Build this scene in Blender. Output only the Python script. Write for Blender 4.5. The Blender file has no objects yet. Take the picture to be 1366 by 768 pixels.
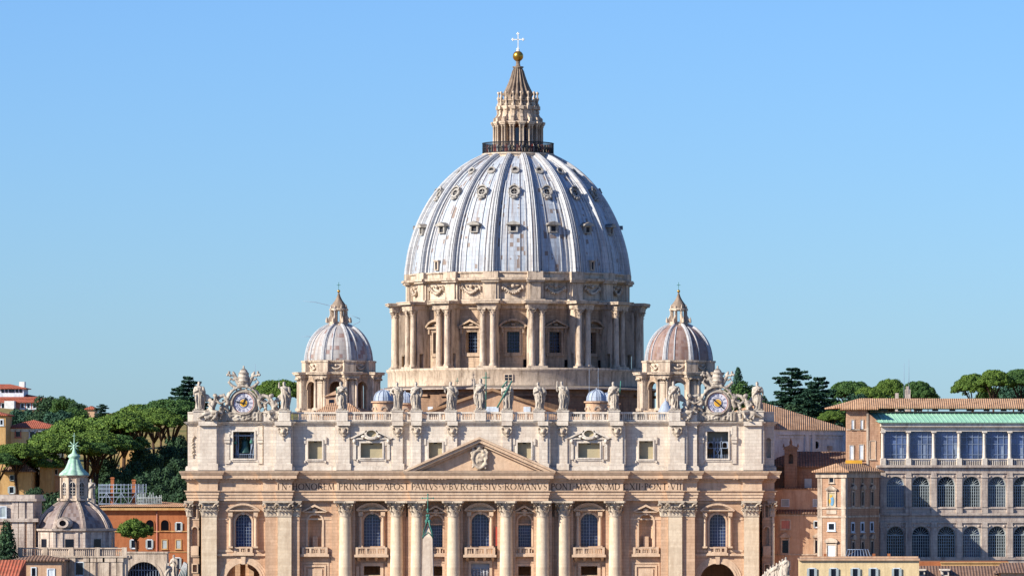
import bpy, math, random
import numpy as np
from mathutils import Matrix, Vector, noise as mnoise

# ------------------------------------------------------------------ camera, sky, sun, exposure
FPX, P0X, P0Y = 6900.0, 1002.0, 640.0       # focal length in photo pixels, principal point
CX, CY, CZ = 52.5, -1000.0, 35.0
SUN_AZ, SUN_EL = math.radians(59), math.radians(30)   # azimuth measured from -Y towards -X
sc = bpy.context.scene
COL = sc.collection
cd = bpy.data.cameras.new('camera'); cam = bpy.data.objects.new('camera', cd); COL.objects.link(cam)
cam.location = (CX, CY, CZ); cam.rotation_euler = (math.pi / 2, 0, 0)
cd.sensor_width = 36.0; cd.lens = 36.0 * FPX / 1366.0
cd.shift_x = (683.0 - P0X) / 1366.0; cd.shift_y = -(384.0 - P0Y) / 1366.0
cd.clip_start = 1.0; cd.clip_end = 20000.0
sc.camera = cam
w = bpy.data.worlds.new('World'); sc.world = w; w.use_nodes = True
nt = w.node_tree; bg = nt.nodes['Background']
sky = nt.nodes.new('ShaderNodeTexSky'); sky.sky_type = 'NISHITA'; sky.sun_disc = False
sky.sun_elevation = SUN_EL
sky.sun_rotation = math.radians(180) + SUN_AZ
sky.altitude = 0; sky.air_density = 1.0; sky.dust_density = 0.3; sky.ozone_density = 3.0
tint = nt.nodes.new('ShaderNodeMix'); tint.data_type = 'RGBA'; tint.blend_type = 'MULTIPLY'; tint.inputs[0].default_value = 1.0
tint.inputs[7].default_value = (0.432, 0.648, 1.015, 1)
nt.links.new(sky.outputs[0], tint.inputs[6]); nt.links.new(tint.outputs[2], bg.inputs[0]); bg.inputs[1].default_value = 0.10
sd = bpy.data.lights.new('sun', 'SUN'); sd.energy = 5.0; sd.angle = math.radians(0.53); sd.color = (1.0, 0.94, 0.82)
so = bpy.data.objects.new('sun', sd); COL.objects.link(so)
to_sun = Vector((-math.sin(SUN_AZ) * math.cos(SUN_EL), -math.cos(SUN_AZ) * math.cos(SUN_EL), math.sin(SUN_EL)))
so.rotation_euler = to_sun.to_track_quat('Z', 'Y').to_euler(); so.location = (-300, -300, 300)
sc.view_settings.view_transform = 'Standard'; sc.view_settings.look = 'None'
sc.view_settings.exposure = 0.66; sc.view_settings.gamma = 1.0; sc.view_settings.use_curve_mapping = False

R = random.Random(7)
PI = math.pi

def PX(px, Y): return CX + (px - P0X) * (Y - CY) / FPX
def PZ(py, Y): return CZ + (P0Y - py) * (Y - CY) / FPX

# ------------------------------------------------------------------ materials
def lin(h):
    if isinstance(h, tuple): return h + (1.0,) if len(h) == 3 else h
    h = h.lstrip('#'); o = []
    for i in (0, 2, 4):
        c = int(h[i:i + 2], 16) / 255.0
        o.append(c / 12.92 if c <= 0.04045 else ((c + 0.055) / 1.055) ** 2.4)
    return tuple(o) + (1.0,)

class NT:
    def __init__(s, name, rough=0.85, spec=0.3):
        s.m = bpy.data.materials.new(name); s.m.use_nodes = True
        s.t = s.m.node_tree; s.b = s.t.nodes['Principled BSDF']
        s.b.inputs['Roughness'].default_value = rough
        s.b.inputs['Specular IOR Level'].default_value = spec
        s.m.diffuse_color = (0.5, 0.5, 0.5, 1)
    def n(s, typ, **kw):
        x = s.t.nodes.new(typ)
        for k, v in kw.items():
            if k.startswith('i_'): x.inputs[k[2:].replace('_', ' ')].default_value = v
            elif k.startswith('n_'): x.inputs[int(k[2:])].default_value = v
            else: setattr(x, k, v)
        return x
    def l(s, a, b): s.t.links.new(a, b)
    def math(s, op, a, b=None):
        x = s.n('ShaderNodeMath', operation=op)
        for i, v in enumerate((a, b)):
            if v is None: continue
            if isinstance(v, (int, float)): x.inputs[i].default_value = v
            else: s.l(v, x.inputs[i])
        return x.outputs[0]
    def mix(s, f, a, b, mode='MIX'):
        x = s.n('ShaderNodeMix', data_type='RGBA', blend_type=mode)
        for sock, v in ((x.inputs[0], f), (x.inputs[6], a), (x.inputs[7], b)):
            if isinstance(v, (int, float)): sock.default_value = v
            elif isinstance(v, (tuple, list)): sock.default_value = v if len(v) == 4 else tuple(v) + (1,)
            else: s.l(v, sock)
        return x.outputs[2]
    def ramp(s, f, stops):
        x = s.n('ShaderNodeValToRGB'); s.l(f, x.inputs[0]); e = x.color_ramp.elements
        while len(e) < len(stops): e.new(0.5)
        for q, (p, c) in zip(e, stops):
            q.position = p; q.color = (c, c, c, 1) if isinstance(c, (int, float)) else lin(c)
        return x.outputs[0]
    def coord(s): return s.n('ShaderNodeTexCoord').outputs['Object']
    def noise(s, vec, scale, detail=4, rough=0.6, stretch=None):
        if stretch:
            mp = s.n('ShaderNodeMapping'); mp.inputs['Scale'].default_value = stretch; s.l(vec, mp.inputs[0]); vec = mp.outputs[0]
        x = s.n('ShaderNodeTexNoise'); x.inputs['Scale'].default_value = scale
        x.inputs['Detail'].default_value = detail; x.inputs['Roughness'].default_value = rough
        s.l(vec, x.inputs['Vector']); return x.outputs['Fac']
    def bump(s, h, strength, dist):
        x = s.n('ShaderNodeBump'); x.inputs['Strength'].default_value = strength; x.inputs['Distance'].default_value = dist
        s.l(h, x.inputs['Height']); s.l(x.outputs[0], s.b.inputs['Normal'])
    def wallvec(s, c):
        sp = s.n('ShaderNodeSeparateXYZ'); s.l(c, sp.inputs[0])
        u = s.math('ADD', sp.outputs[0], s.math('MULTIPLY', sp.outputs[1], 0.83))
        cb = s.n('ShaderNodeCombineXYZ'); s.l(u, cb.inputs[0]); s.l(sp.outputs[2], cb.inputs[1]); return cb.outputs[0]

def stone(name, c1, c2, row=0.62, bw=1.7, stain=0.5, dirt='#6b5a4c', mortar=0.62, streak=0.5, bump=0.35):
    m = NT(name, 0.9, 0.2); c = m.coord()
    big = m.noise(c, 0.11, 5, 0.65); fine = m.noise(c, 1.6, 6, 0.7)
    col = m.mix(m.ramp(big, [(0.3, 0.0), (0.7, 1.0)]), lin(c1), lin(c2))
    if row:
        br = m.n('ShaderNodeTexBrick'); m.l(m.wallvec(c), br.inputs['Vector'])
        br.inputs['Scale'].default_value = 1.0; br.inputs['Brick Width'].default_value = bw; br.inputs['Row Height'].default_value = row
        br.inputs['Mortar Size'].default_value = 0.035; br.inputs['Mortar Smooth'].default_value = 0.3
        br.inputs['Color1'].default_value = (0.82, 0.81, 0.80, 1); br.inputs['Color2'].default_value = (1.0, 1.0, 1.0, 1)
        br.inputs['Mortar'].default_value = (mortar, mortar * 0.95, mortar * 0.92, 1)
        col = m.mix(0.8, col, br.outputs['Color'], 'MULTIPLY')
    col = m.mix(m.ramp(fine, [(0.35, 0.0), (0.75, 0.45)]), col, m.mix(0.55, col, lin(dirt)))
    st = m.noise(c, 0.9, 5, 0.75, (1.0, 1.0, 0.13))
    col = m.mix(m.math('MULTIPLY', m.ramp(st, [(0.46, 0.0), (0.68, 1.0)]), streak * 1.15), col, lin(dirt))
    pt = m.noise(c, 0.35, 7, 0.8)
    col = m.mix(m.math('MULTIPLY', m.ramp(pt, [(0.50, 0.0), (0.68, 1.0)]), stain), col, lin(dirt))
    g = m.n('ShaderNodeNewGeometry'); sn = m.n('ShaderNodeSeparateXYZ'); m.l(g.outputs['Normal'], sn.inputs[0])
    led = m.math('MULTIPLY', m.ramp(sn.outputs[2], [(0.45, 0.0), (0.75, 1.0)]), m.ramp(fine, [(0.2, 0.45), (0.6, 0.85)]))   # lichen and soot lying on ledges
    col = m.mix(led, col, lin('#5f564f'))
    m.l(col, m.b.inputs['Base Color']); m.bump(m.math('ADD', fine, m.math('MULTIPLY', pt, 0.6)), bump, 0.14)
    return m.m

def plain(name, c, rough=0.8, spec=0.3, metal=0.0, var=0.25, scale=0.8, c2=None):
    m = NT(name, rough, spec); co = m.coord(); n = m.noise(co, scale, 5, 0.65)
    a = lin(c); b = lin(c2) if c2 else tuple(x * (1 - var) for x in a[:3]) + (1,)
    m.l(m.mix(m.ramp(n, [(0.35, 0.0), (0.68, 1.0)]), a, b), m.b.inputs['Base Color'])
    m.b.inputs['Metallic'].default_value = metal
    return m.m

def lead(name, base, base2, brown, nu, dz, amount, streak=0.45):
    m = NT(name, 0.6, 0.4); c = m.coord()
    sp = m.n('ShaderNodeSeparateXYZ'); m.l(c, sp.inputs[0])
    u = m.math('MULTIPLY', m.math('ARCTAN2', sp.outputs[0], m.math('MULTIPLY', sp.outputs[1], -1.0)), nu / (2 * PI))
    v = m.math('DIVIDE', sp.outputs[2], dz)
    cb = m.n('ShaderNodeCombineXYZ'); m.l(m.math('FLOOR', u), cb.inputs[0]); m.l(m.math('FLOOR', v), cb.inputs[1])
    wn = m.n('ShaderNodeTexWhiteNoise', noise_dimensions='2D'); m.l(cb.outputs[0], wn.inputs['Vector'])
    col = m.mix(wn.outputs['Value'], lin(base), lin(base2))
    big = m.noise(c, 0.16, 4, 0.6)
    sel = m.math('ADD', m.math('MULTIPLY', wn.outputs['Value'], 0.75), m.math('MULTIPLY', big, 0.6))
    col = m.mix(m.ramp(sel, [(amount, 0.0), (amount + 0.05, 0.75), (1.0, 0.85)]), col, lin(brown))
    # seams
    def seam(x, wdt):
        fr = m.math('FRACT', x); d = m.math('MINIMUM', fr, m.math('SUBTRACT', 1.0, fr)); return m.math('LESS_THAN', d, wdt)
    sm = m.math('MAXIMUM', seam(u, 0.06), seam(v, 0.07))
    col = m.mix(m.math('MULTIPLY', sm, 0.19), col, lin('#5d6470'))
    cy = m.n('ShaderNodeCombineXYZ'); m.l(m.math('MULTIPLY', u, 1.1), cy.inputs[0]); m.l(m.math('MULTIPLY', sp.outputs[2], 0.07), cy.inputs[1])
    st = m.noise(cy.outputs[0], 1.0, 6, 0.72)
    col = m.mix(m.math('MULTIPLY', m.ramp(st, [(0.47, 0.0), (0.70, 1.0)]), streak * .8), col, lin('#7a5c44'))
    fine = m.noise(c, 1.1, 6, 0.75)
    col = m.mix(m.math('MULTIPLY', m.ramp(fine, [(0.5, 0.0), (0.8, 1.0)]), 0.4), col, lin('#7b7f8a'))
    m.l(col, m.b.inputs['Base Color']); m.bump(m.math('ADD', m.math('MULTIPLY', sm, 0.5), fine), 0.35, 0.08)
    return m.m

def tiles(name, c1, c2, ang=0.0, pitch=0.55, rows=0.6):
    m = NT(name, 0.9, 0.15); c = m.coord()
    mp = m.n('ShaderNodeMapping'); mp.inputs['Rotation'].default_value = (0, 0, ang); m.l(c, mp.inputs[0]); c2v = mp.outputs[0]
    sp = m.n('ShaderNodeSeparateXYZ'); m.l(c2v, sp.inputs[0])
    wv = m.math('SINE', m.math('MULTIPLY', sp.outputs[0], 2 * PI / pitch))
    cb = m.n('ShaderNodeCombineXYZ'); m.l(m.math('FLOOR', m.math('DIVIDE', sp.outputs[0], pitch)), cb.inputs[0])
    m.l(m.math('FLOOR', m.math('DIVIDE', sp.outputs[1], rows)), cb.inputs[1])
    wn = m.n('ShaderNodeTexWhiteNoise', noise_dimensions='2D'); m.l(cb.outputs[0], wn.inputs['Vector'])
    col = m.mix(wn.outputs['Value'], lin(c1), lin(c2))
    n = m.noise(c, 0.5, 6, 0.75)
    col = m.mix(m.ramp(n, [(0.45, 0.0), (0.75, 0.7)]), col, lin('#5b4538'))
    col = m.mix(m.ramp(wv, [(0.0, 0.38), (0.3, 0.0)]), col, lin('#4a3328'))
    m.l(col, m.b.inputs['Base Color']); m.bump(wv, 0.5, 0.12)
    return m.m

def leaf(name, c1, c2, c3):
    m = NT(name, 0.75, 0.2); c = m.coord(); g = m.n('ShaderNodeNewGeometry')
    n = m.noise(c, 0.35, 4, 0.6)
    col = m.mix(m.ramp(n, [(0.35, 0.0), (0.65, 1.0)]), lin(c1), lin(c2))
    col = m.mix(m.ramp(g.outputs['Random Per Island'], [(0.3, 0.0), (1.0, 0.8)]), col, lin(c3))
    m.l(col, m.b.inputs['Base Color'])
    return m.m

def glass(name, c, rough=0.12, spec=0.6):
    m = NT(name, rough, spec); co = m.coord(); n = m.ramp(m.noise(co, 0.28, 3, 0.6), [(0.35, 0.0), (0.65, 1.0)])
    a = lin(c); m.l(m.mix(n, a, tuple(x * 0.45 for x in a[:3]) + (1,)), m.b.inputs['Base Color'])
    return m.m

M = {}
M['attic'] = stone('pale_travertine', '#dfd0bd', '#e8dccb', 0.62, 1.8, 0.22, '#94796a', streak=0.25)
M['attic_trim'] = stone('pale_travertine_trim', '#dfd1bf', '#e7dbcb', 0, 0, 0.45, '#7b675b', streak=0.4)
M['wall'] = stone('warm_travertine', '#c9a384', '#d8b799', 0.62, 1.8, 0.2, '#8a664d', streak=0.3)
M['trim'] = stone('warm_travertine_trim', '#d2b092', '#dcc1a4', 0, 0, 0.3, '#80604b', streak=0.3)
M['column'] = stone('cream_travertine', '#dcc6a8', '#e6d4ba', 0.55, 40.0, 0.22, '#8f6f55', streak=0.3, mortar=0.86)
M['capital'] = stone('weathered_travertine', '#bfae9a', '#d0c0aa', 0, 0, 0.7, '#6a5344', streak=0.3)
M['dark_trim'] = stone('brown_weathered_stone', '#8d7a6a', '#9f8c7a', 0, 0, 0.8, '#4d4038', streak=0.8)
M['drum'] = stone('drum_stone', '#bca187', '#ccb39a', 0.6, 1.7, 0.42, '#66564b', streak=0.7)
M['drum_trim'] = stone('drum_trim_stone', '#ceb79f', '#d9c6b0', 0, 0, 0.5, '#665448', streak=0.7)
M['marble'] = stone('statue_marble', '#c2b4a3', '#d0c4b4', 0, 0, 0.75, '#5f534b', streak=0.8, bump=0.7)
M['base'] = stone('brown_base_stone', '#94735c', '#a4846b', 0.6, 1.7, 0.5, '#54423a', streak=0.6)
M['lead'] = lead('dome_lead', '#a6aeb8', '#b5bcc4', '#7d6656', 192, 0.95, 0.99, 1.1)
M['dormer'] = stone('dormer_stone', '#aaa49c', '#bab4ab', 0, 0, .5, '#6b5f55')
M['lead_rib'] = lead('dome_rib_lead', '#b2b3b5', '#c8c8c8', '#7c6250', 500, 1.3, 1.02, 0.8)
M['lead_l'] = lead('side_dome_lead', '#a19c98', '#b4aeaa', '#845f55', 64, 0.9, 0.84, 0.9)
M['lead_r'] = lead('side_dome_worn_lead', '#8b7167', '#9b8176', '#775549', 64, 0.7, 0.8, 0.9)
M['lead_c'] = lead('small_cupola_lead', '#96a2b2', '#aab4c2', '#7d7470', 24, 1.2, 1.2)
M['lead_ch'] = lead('church_dome_lead', '#80706a', '#94847d', '#66524a', 64, 0.6, 0.8)
M['gold'] = plain('gilt_bronze', '#c9973f', 0.32, 0.5, 0.85, 0.35, 0.9)
M['white_metal'] = plain('white_metal', '#ebe8e2', 0.5)
M['bronze'] = plain('green_bronze', '#4a8474', 0.7, 0.3, 0.0, 0.5, 1.5)
M['copper'] = plain('green_copper', '#7ba08c', 0.8, 0.2, 0.0, 0.2, 1.6, '#afc8b4')
M['iron'] = plain('dark_iron', '#23262e', 0.7)
M['glass'] = glass('blue_glass', '#2b3c68')
M['glass_d'] = glass('dark_glass', '#141a2a', 0.2, 0.4)
M['glass_loggia'] = glass('loggia_glass', '#5d719c', 0.18, 0.7)
M['blind'] = plain('olive_blind', '#b3a585', 0.85, 0.2, 0, 0.12)
M['muntin'] = plain('pale_window_bars', '#8d9bb0', 0.7)
M['dark'] = plain('dark_interior', '#131218', 1.0, 0.0)
M['peach'] = stone('peach_plaster', '#c5a181', '#cfae90', 0, 0, 0.25, '#93674e', streak=0.5)
M['orange'] = stone('orange_plaster', '#a2633f', '#ae714c', 0, 0, 0.25, '#7d4226', streak=0.5)
M['yellow'] = stone('ochre_plaster', '#c09a66', '#caa674', 0, 0, 0.25, '#94683a', streak=0.5)
M['cream'] = stone('cream_plaster', '#dcc091', '#e2cba0', 0, 0, 0.2, '#9d8560', streak=0.4)
M['pink'] = stone('pink_plaster', '#c77f72', '#d18f80', 0, 0, 0.25, '#8a564e', streak=0.4)
M['brick'] = stone('pink_brick', '#bd9677', '#c8a387', 0.35, 1.1, 0.35, '#80543f', streak=0.5)
M['greyst'] = stone('grey_pink_stone', '#cdbbab', '#d8c9b9', 0.6, 1.6, 0.4, '#6d5a58', streak=0.6)
M['whitewall'] = stone('pale_plaster', '#d9e2ea', '#e4eaee', 0, 0, 0.3, '#7f838a', streak=0.5)
M['tile'] = tiles('clay_tiles', '#bd9270', '#cba482', 0.0, 0.42)
M['tile_g'] = tiles('gable_tiles', '#b58a66', '#caa37c', PI / 2)
M['tile_red'] = tiles('red_tiles', '#ad5a45', '#bb6b52')
M['tile_dark'] = tiles('brown_tiles', '#7c6253', '#8d7262')
M['copper_roof'] = plain('copper_roof', '#86b59b', 0.8, 0.2, 0, 0.12, 0.3, '#9bc4aa')
M['pine'] = leaf('pine_needles', '#4c6324', '#354f22', '#6d8436')
M['pine_far'] = leaf('pine_needles_cool', '#3a5528', '#2c4a28', '#536f35')
M['cedar'] = leaf('cedar_needles', '#264234', '#2f4c3b', '#3c5c45')
M['bush'] = leaf('shrub_leaves', '#24382a', '#31492e', '#3f5a38')
M['bark'] = plain('bark', '#4d3a30', 0.95, 0.1, 0, 0.4, 3.0)
M['shutter'] = plain('grey_shutters', '#a9b3b4', 0.8)
M['yellowpaint'] = plain('yellow_paint', '#dba638', 0.7)
M['red'] = plain('red_cloth', '#b0483a', 0.9)

# ------------------------------------------------------------------ mesh builder
ORG = {}
class MB:
    def __init__(s): s.v = []; s.f = []; s.sm = []; s.M = None
    def add(s, vs, fs, smooth=False):
        b = len(s.v)
        if s.M is not None: vs = [tuple(s.M @ Vector(p)) for p in vs]
        s.v.extend(vs); s.f.extend([tuple(i + b for i in f) for f in fs]); s.sm.extend([smooth] * len(fs))
        return s
    def hexa(s, p):   # p: 8 points: bottom 4 (ccw), top 4
        return s.add(p, [(3, 2, 1, 0), (4, 5, 6, 7), (0, 1, 5, 4), (1, 2, 6, 5), (2, 3, 7, 6), (3, 0, 4, 7)])
    def box(s, x0, x1, y0, y1, z0, z1):
        if x0 > x1: x0, x1 = x1, x0
        if y0 > y1: y0, y1 = y1, y0
        return s.hexa([(x0, y0, z0), (x1, y0, z0), (x1, y1, z0), (x0, y1, z0), (x0, y0, z1), (x1, y0, z1), (x1, y1, z1), (x0, y1, z1)])
    def prism(s, poly, y0, y1):    # poly in (x,z), extruded along y
        n = len(poly); vs = [(x, y0, z) for x, z in poly] + [(x, y1, z) for x, z in poly]
        fs = [tuple(range(n)), tuple(range(2 * n - 1, n - 1, -1))] + [(i, i + n, (i + 1) % n + n, (i + 1) % n) for i in range(n)]
        return s.add(vs, fs)
    def lathe(s, prof, n=24, c=(0, 0), a0=0.0, a1=2 * PI, smooth=True, cap=True, phase=0.0, rf=None):
        full = abs(a1 - a0 - 2 * PI) < 1e-6; m = n if full else n + 1; vs = []
        for r, z in prof:
            for i in range(m):
                a = a0 + (a1 - a0) * i / n + phase; rr = rf(r, z, a) if rf else r
                vs.append((c[0] + rr * math.sin(a), c[1] - rr * math.cos(a), z))
        fs = []
        for j in range(len(prof) - 1):
            for i in range(n):
                k = (i + 1) % m if full else i + 1
                fs.append((j * m + i, j * m + k, (j + 1) * m + k, (j + 1) * m + i))
        s.add(vs, fs, smooth)
        if cap and full:
            if prof[0][0] > 0.01: s.add(vs[:m], [tuple(range(m - 1, -1, -1))])
            if prof[-1][0] > 0.01: s.add(vs[-m:], [tuple(range(m))])
        return s
    def cyl(s, x, y, z0, z1, r0, r1=None, n=12, smooth=True):
        return s.lathe([(r0, z0), (r1 if r1 is not None else r0, z1)], n, (x, y), smooth=smooth)
    def tube(s, pts, rad, n=8, smooth=True, flat=1.0):
        pts = [Vector(p) for p in pts]
        if isinstance(rad, (int, float)): rad = [rad] * len(pts)
        vs = []; up = Vector((0.03, 0.07, 1))
        for i, p in enumerate(pts):
            d = (pts[min(i + 1, len(pts) - 1)] - pts[max(i - 1, 0)]).normalized()
            a = d.cross(up)
            if a.length < 0.15: a = d.cross(Vector((1, 0.1, 0)))
            a.normalize(); b = d.cross(a)
            for k in range(n):
                t = 2 * PI * k / n; vs.append(tuple(p + a * (math.cos(t) * rad[i]) + b * (math.sin(t) * rad[i] * flat)))
        fs = [(i * n + k, i * n + (k + 1) % n, (i + 1) * n + (k + 1) % n, (i + 1) * n + k) for i in range(len(pts) - 1) for k in range(n)]
        fs += [tuple(range(n - 1, -1, -1)), tuple(range((len(pts) - 1) * n, len(pts) * n))]
        return s.add(vs, fs, smooth)
    def ball(s, c, r, n=10, m=7):
        if isinstance(r, (int, float)): r = (r, r, r)
        vs = [(c[0], c[1], c[2] - r[2])]
        for j in range(1, m):
            t = -PI / 2 + PI * j / m
            for i in range(n):
                a = 2 * PI * i / n; vs.append((c[0] + r[0] * math.cos(t) * math.cos(a), c[1] + r[1] * math.cos(t) * math.sin(a), c[2] + r[2] * math.sin(t)))
        vs.append((c[0], c[1], c[2] + r[2])); L = len(vs) - 1
        fs = [(0, 1 + (i + 1) % n, 1 + i) for i in range(n)]
        for j in range(m - 2):
            for i in range(n):
                a = 1 + j * n; fs.append((a + i, a + (i + 1) % n, a + n + (i + 1) % n, a + n + i))
        a = 1 + (m - 2) * n; fs += [(a + i, a + (i + 1) % n, L) for i in range(n)]
        return s.add(vs, fs, True)
    def build(s, name, mat, parent=None, origin=None):
        po = ORG.get(parent.name, Vector((0, 0, 0))) if parent else Vector((0, 0, 0))
        o3 = Vector(origin) if origin is not None else (po if parent else Vector((0, 0, 0)))
        me = bpy.data.meshes.new(name)
        me.from_pydata([(p[0] - o3.x, p[1] - o3.y, p[2] - o3.z) for p in s.v], [], s.f)
        me.polygons.foreach_set('use_smooth', s.sm); me.materials.append(mat); me.update()
        o = bpy.data.objects.new(name, me); COL.objects.link(o)
        o.location = o3 - po
        if parent: o.parent = parent
        ORG[o.name] = o3
        return o

def tag(o, label, cat, group=None, kind=None):
    if label: o['label'] = label
    if cat: o['category'] = cat
    if group: o['group'] = group
    if kind: o['kind'] = kind
    return o
def thing(name, loc, label, cat, group=None):
    o = bpy.data.objects.new(name, None); COL.objects.link(o); o.location = loc; ORG[o.name] = Vector(loc)
    o.empty_display_size = 1.0
    return tag(o, label, cat, group)
def struct(name, mb, mat): o = mb.build(name, mat); o['kind'] = 'structure'; return o
def copy_tree(o, parent=None):
    c = o.copy(); COL.objects.link(c)
    if parent: c.parent = parent
    for ch in list(o.children): copy_tree(ch, c)
    return c

def panel(mb, u0, u1, z0, z1, y0, y1, ops=()):
    """wall slab along x with openings (uc, w, zb, zt, kind) kind: 'r' rect, 'a' round arch, 'o' oval, 's' segmental"""
    br = {u0, u1}
    for uc, w_, zb, zt, k in ops:
        n = 1 if k == 'r' else 12
        for i in range(n + 1): br.add(uc - w_ / 2 * math.cos(PI * i / n) if n > 1 else uc - w_ / 2 + w_ * i)
    br = sorted(b for b in br if u0 <= b <= u1)
    def span(op, u):
        uc, w_, zb, zt, k = op; t = max(0.0, 1 - ((u - uc) / (w_ / 2)) ** 2) ** 0.5
        if k == 'r': return zb, zt
        if k == 'a': return zb, zt - w_ / 2 + w_ / 2 * t
        if k == 'o': c = (zb + zt) / 2; h = (zt - zb) / 2; return c - h * t, c + h * t
        return zb, zt - w_ * 0.2 + w_ * 0.2 * t
    for a, b in zip(br, br[1:]):
        if b - a < 1e-5: continue
        mid = (a + b) / 2; act = sorted([o for o in ops if abs(mid - o[0]) < o[1] / 2], key=lambda o: o[2])
        la = lb = z0
        for o in act:
            ba, ta = span(o, a); bb, tb = span(o, b)
            mb.hexa([(a, y0, la), (b, y0, lb), (b, y1, lb), (a, y1, la), (a, y0, ba), (b, y0, bb), (b, y1, bb), (a, y1, ba)])
            la, lb = ta, tb
        mb.hexa([(a, y0, la), (b, y0, lb), (b, y1, lb), (a, y1, la), (a, y0, z1), (b, y0, z1), (b, y1, z1), (a, y1, z1)])
    return mb

def arch_band(mb, uc, zc, r0, r1, y0, y1, a0=0.0, a1=PI, n=16, flat=1.0):
    for i in range(n):
        p = a0 + (a1 - a0) * i / n; q = a0 + (a1 - a0) * (i + 1) / n
        P = [(uc + r * math.cos(t), zc + r * math.sin(t) * flat) for t, r in ((p, r0), (p, r1), (q, r1), (q, r0))]
        mb.hexa([(P[0][0], y0, P[0][1]), (P[1][0], y0, P[1][1]), (P[1][0], y1, P[1][1]), (P[0][0], y1, P[0][1]),
                 (P[3][0], y0, P[3][1]), (P[2][0], y0, P[2][1]), (P[2][0], y1, P[2][1]), (P[3][0], y1, P[3][1])])
    return mb

def frame(mb, u0, u1, z0, z1, y0, y1, t):
    mb.box(u0 - t, u0, y0, y1, z0 - t, z1 + t); mb.box(u1, u1 + t, y0, y1, z0 - t, z1 + t)
    mb.box(u0, u1, y0, y1, z1, z1 + t); mb.box(u0, u1, y0, y1, z0 - t, z0); return mb

def grid(mb, u0, u1, z0, z1, y, nx, nz, t=0.06, arched=False):
    w_ = u1 - u0; uc = (u0 + u1) / 2
    for i in range(1, nx):
        u = u0 + w_ * i / nx
        top = z1 if not arched else z1 - w_ / 2 + ((w_ / 2) ** 2 - (u - uc) ** 2) ** 0.5
        mb.box(u - t / 2, u + t / 2, y, y + 0.05, z0, top)
    for j in range(1, nz):
        z = z0 + (z1 - z0) * j / nz; h = w_ / 2
        if arched and z > z1 - w_ / 2: h = max(0.01, (w_ / 2) ** 2 - (z - (z1 - w_ / 2)) ** 2) ** 0.5
        mb.box(uc - h, uc + h, y - 0.01, y + 0.04, z - t / 2, z + t / 2)
    return mb

def sweep(mb, path, prof):
    """mitred sweep of profile (out, z) along an axis-aligned plan path; out is to the right-hand (-Y when going +X)"""
    n = len(path); offs = []
    for i in range(n):
        ns = []
        for a, b in ((i - 1, i), (i, i + 1)):
            if a < 0 or b >= n: continue
            d = Vector((path[b][0] - path[a][0], path[b][1] - path[a][1])).normalized(); ns.append(Vector((d.y, -d.x)))
        if len(ns) == 1: offs.append(ns[0])
        else:
            s_ = ns[0] + ns[1]; offs.append(s_ / max(0.3, s_.dot(ns[0])))
    vs = []
    for (x, y), o in zip(path, offs):
        for out, z in prof: vs.append((x + o.x * out, y + o.y * out, z))
    m = len(prof); fs = [(i * m + j, (i + 1) * m + j, (i + 1) * m + j + 1, i * m + j + 1) for i in range(n - 1) for j in range(m - 1)]
    mb.add(vs, fs); mb.add(vs[:m], [tuple(range(m))]); mb.add(vs[-m:], [tuple(range(m - 1, -1, -1))]); return mb

def rotz(a, c=(0, 0, 0)): return Matrix.Translation(c) @ Matrix.Rotation(a, 4, 'Z')

def remesh(o, vox):
    md = o.modifiers.new('remesh', 'REMESH'); md.mode = 'VOXEL'; md.voxel_size = vox; md.use_smooth_shade = True
    dg = bpy.context.evaluated_depsgraph_get(); dg.update()
    me = bpy.data.meshes.new_from_object(o.evaluated_get(dg)); mats = list(o.data.materials)
    o.modifiers.clear(); old = o.data; me.name = old.name; o.data = me
    if not me.materials:
        for m_ in mats: me.materials.append(m_)
    bpy.data.meshes.remove(old)
    return o

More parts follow.
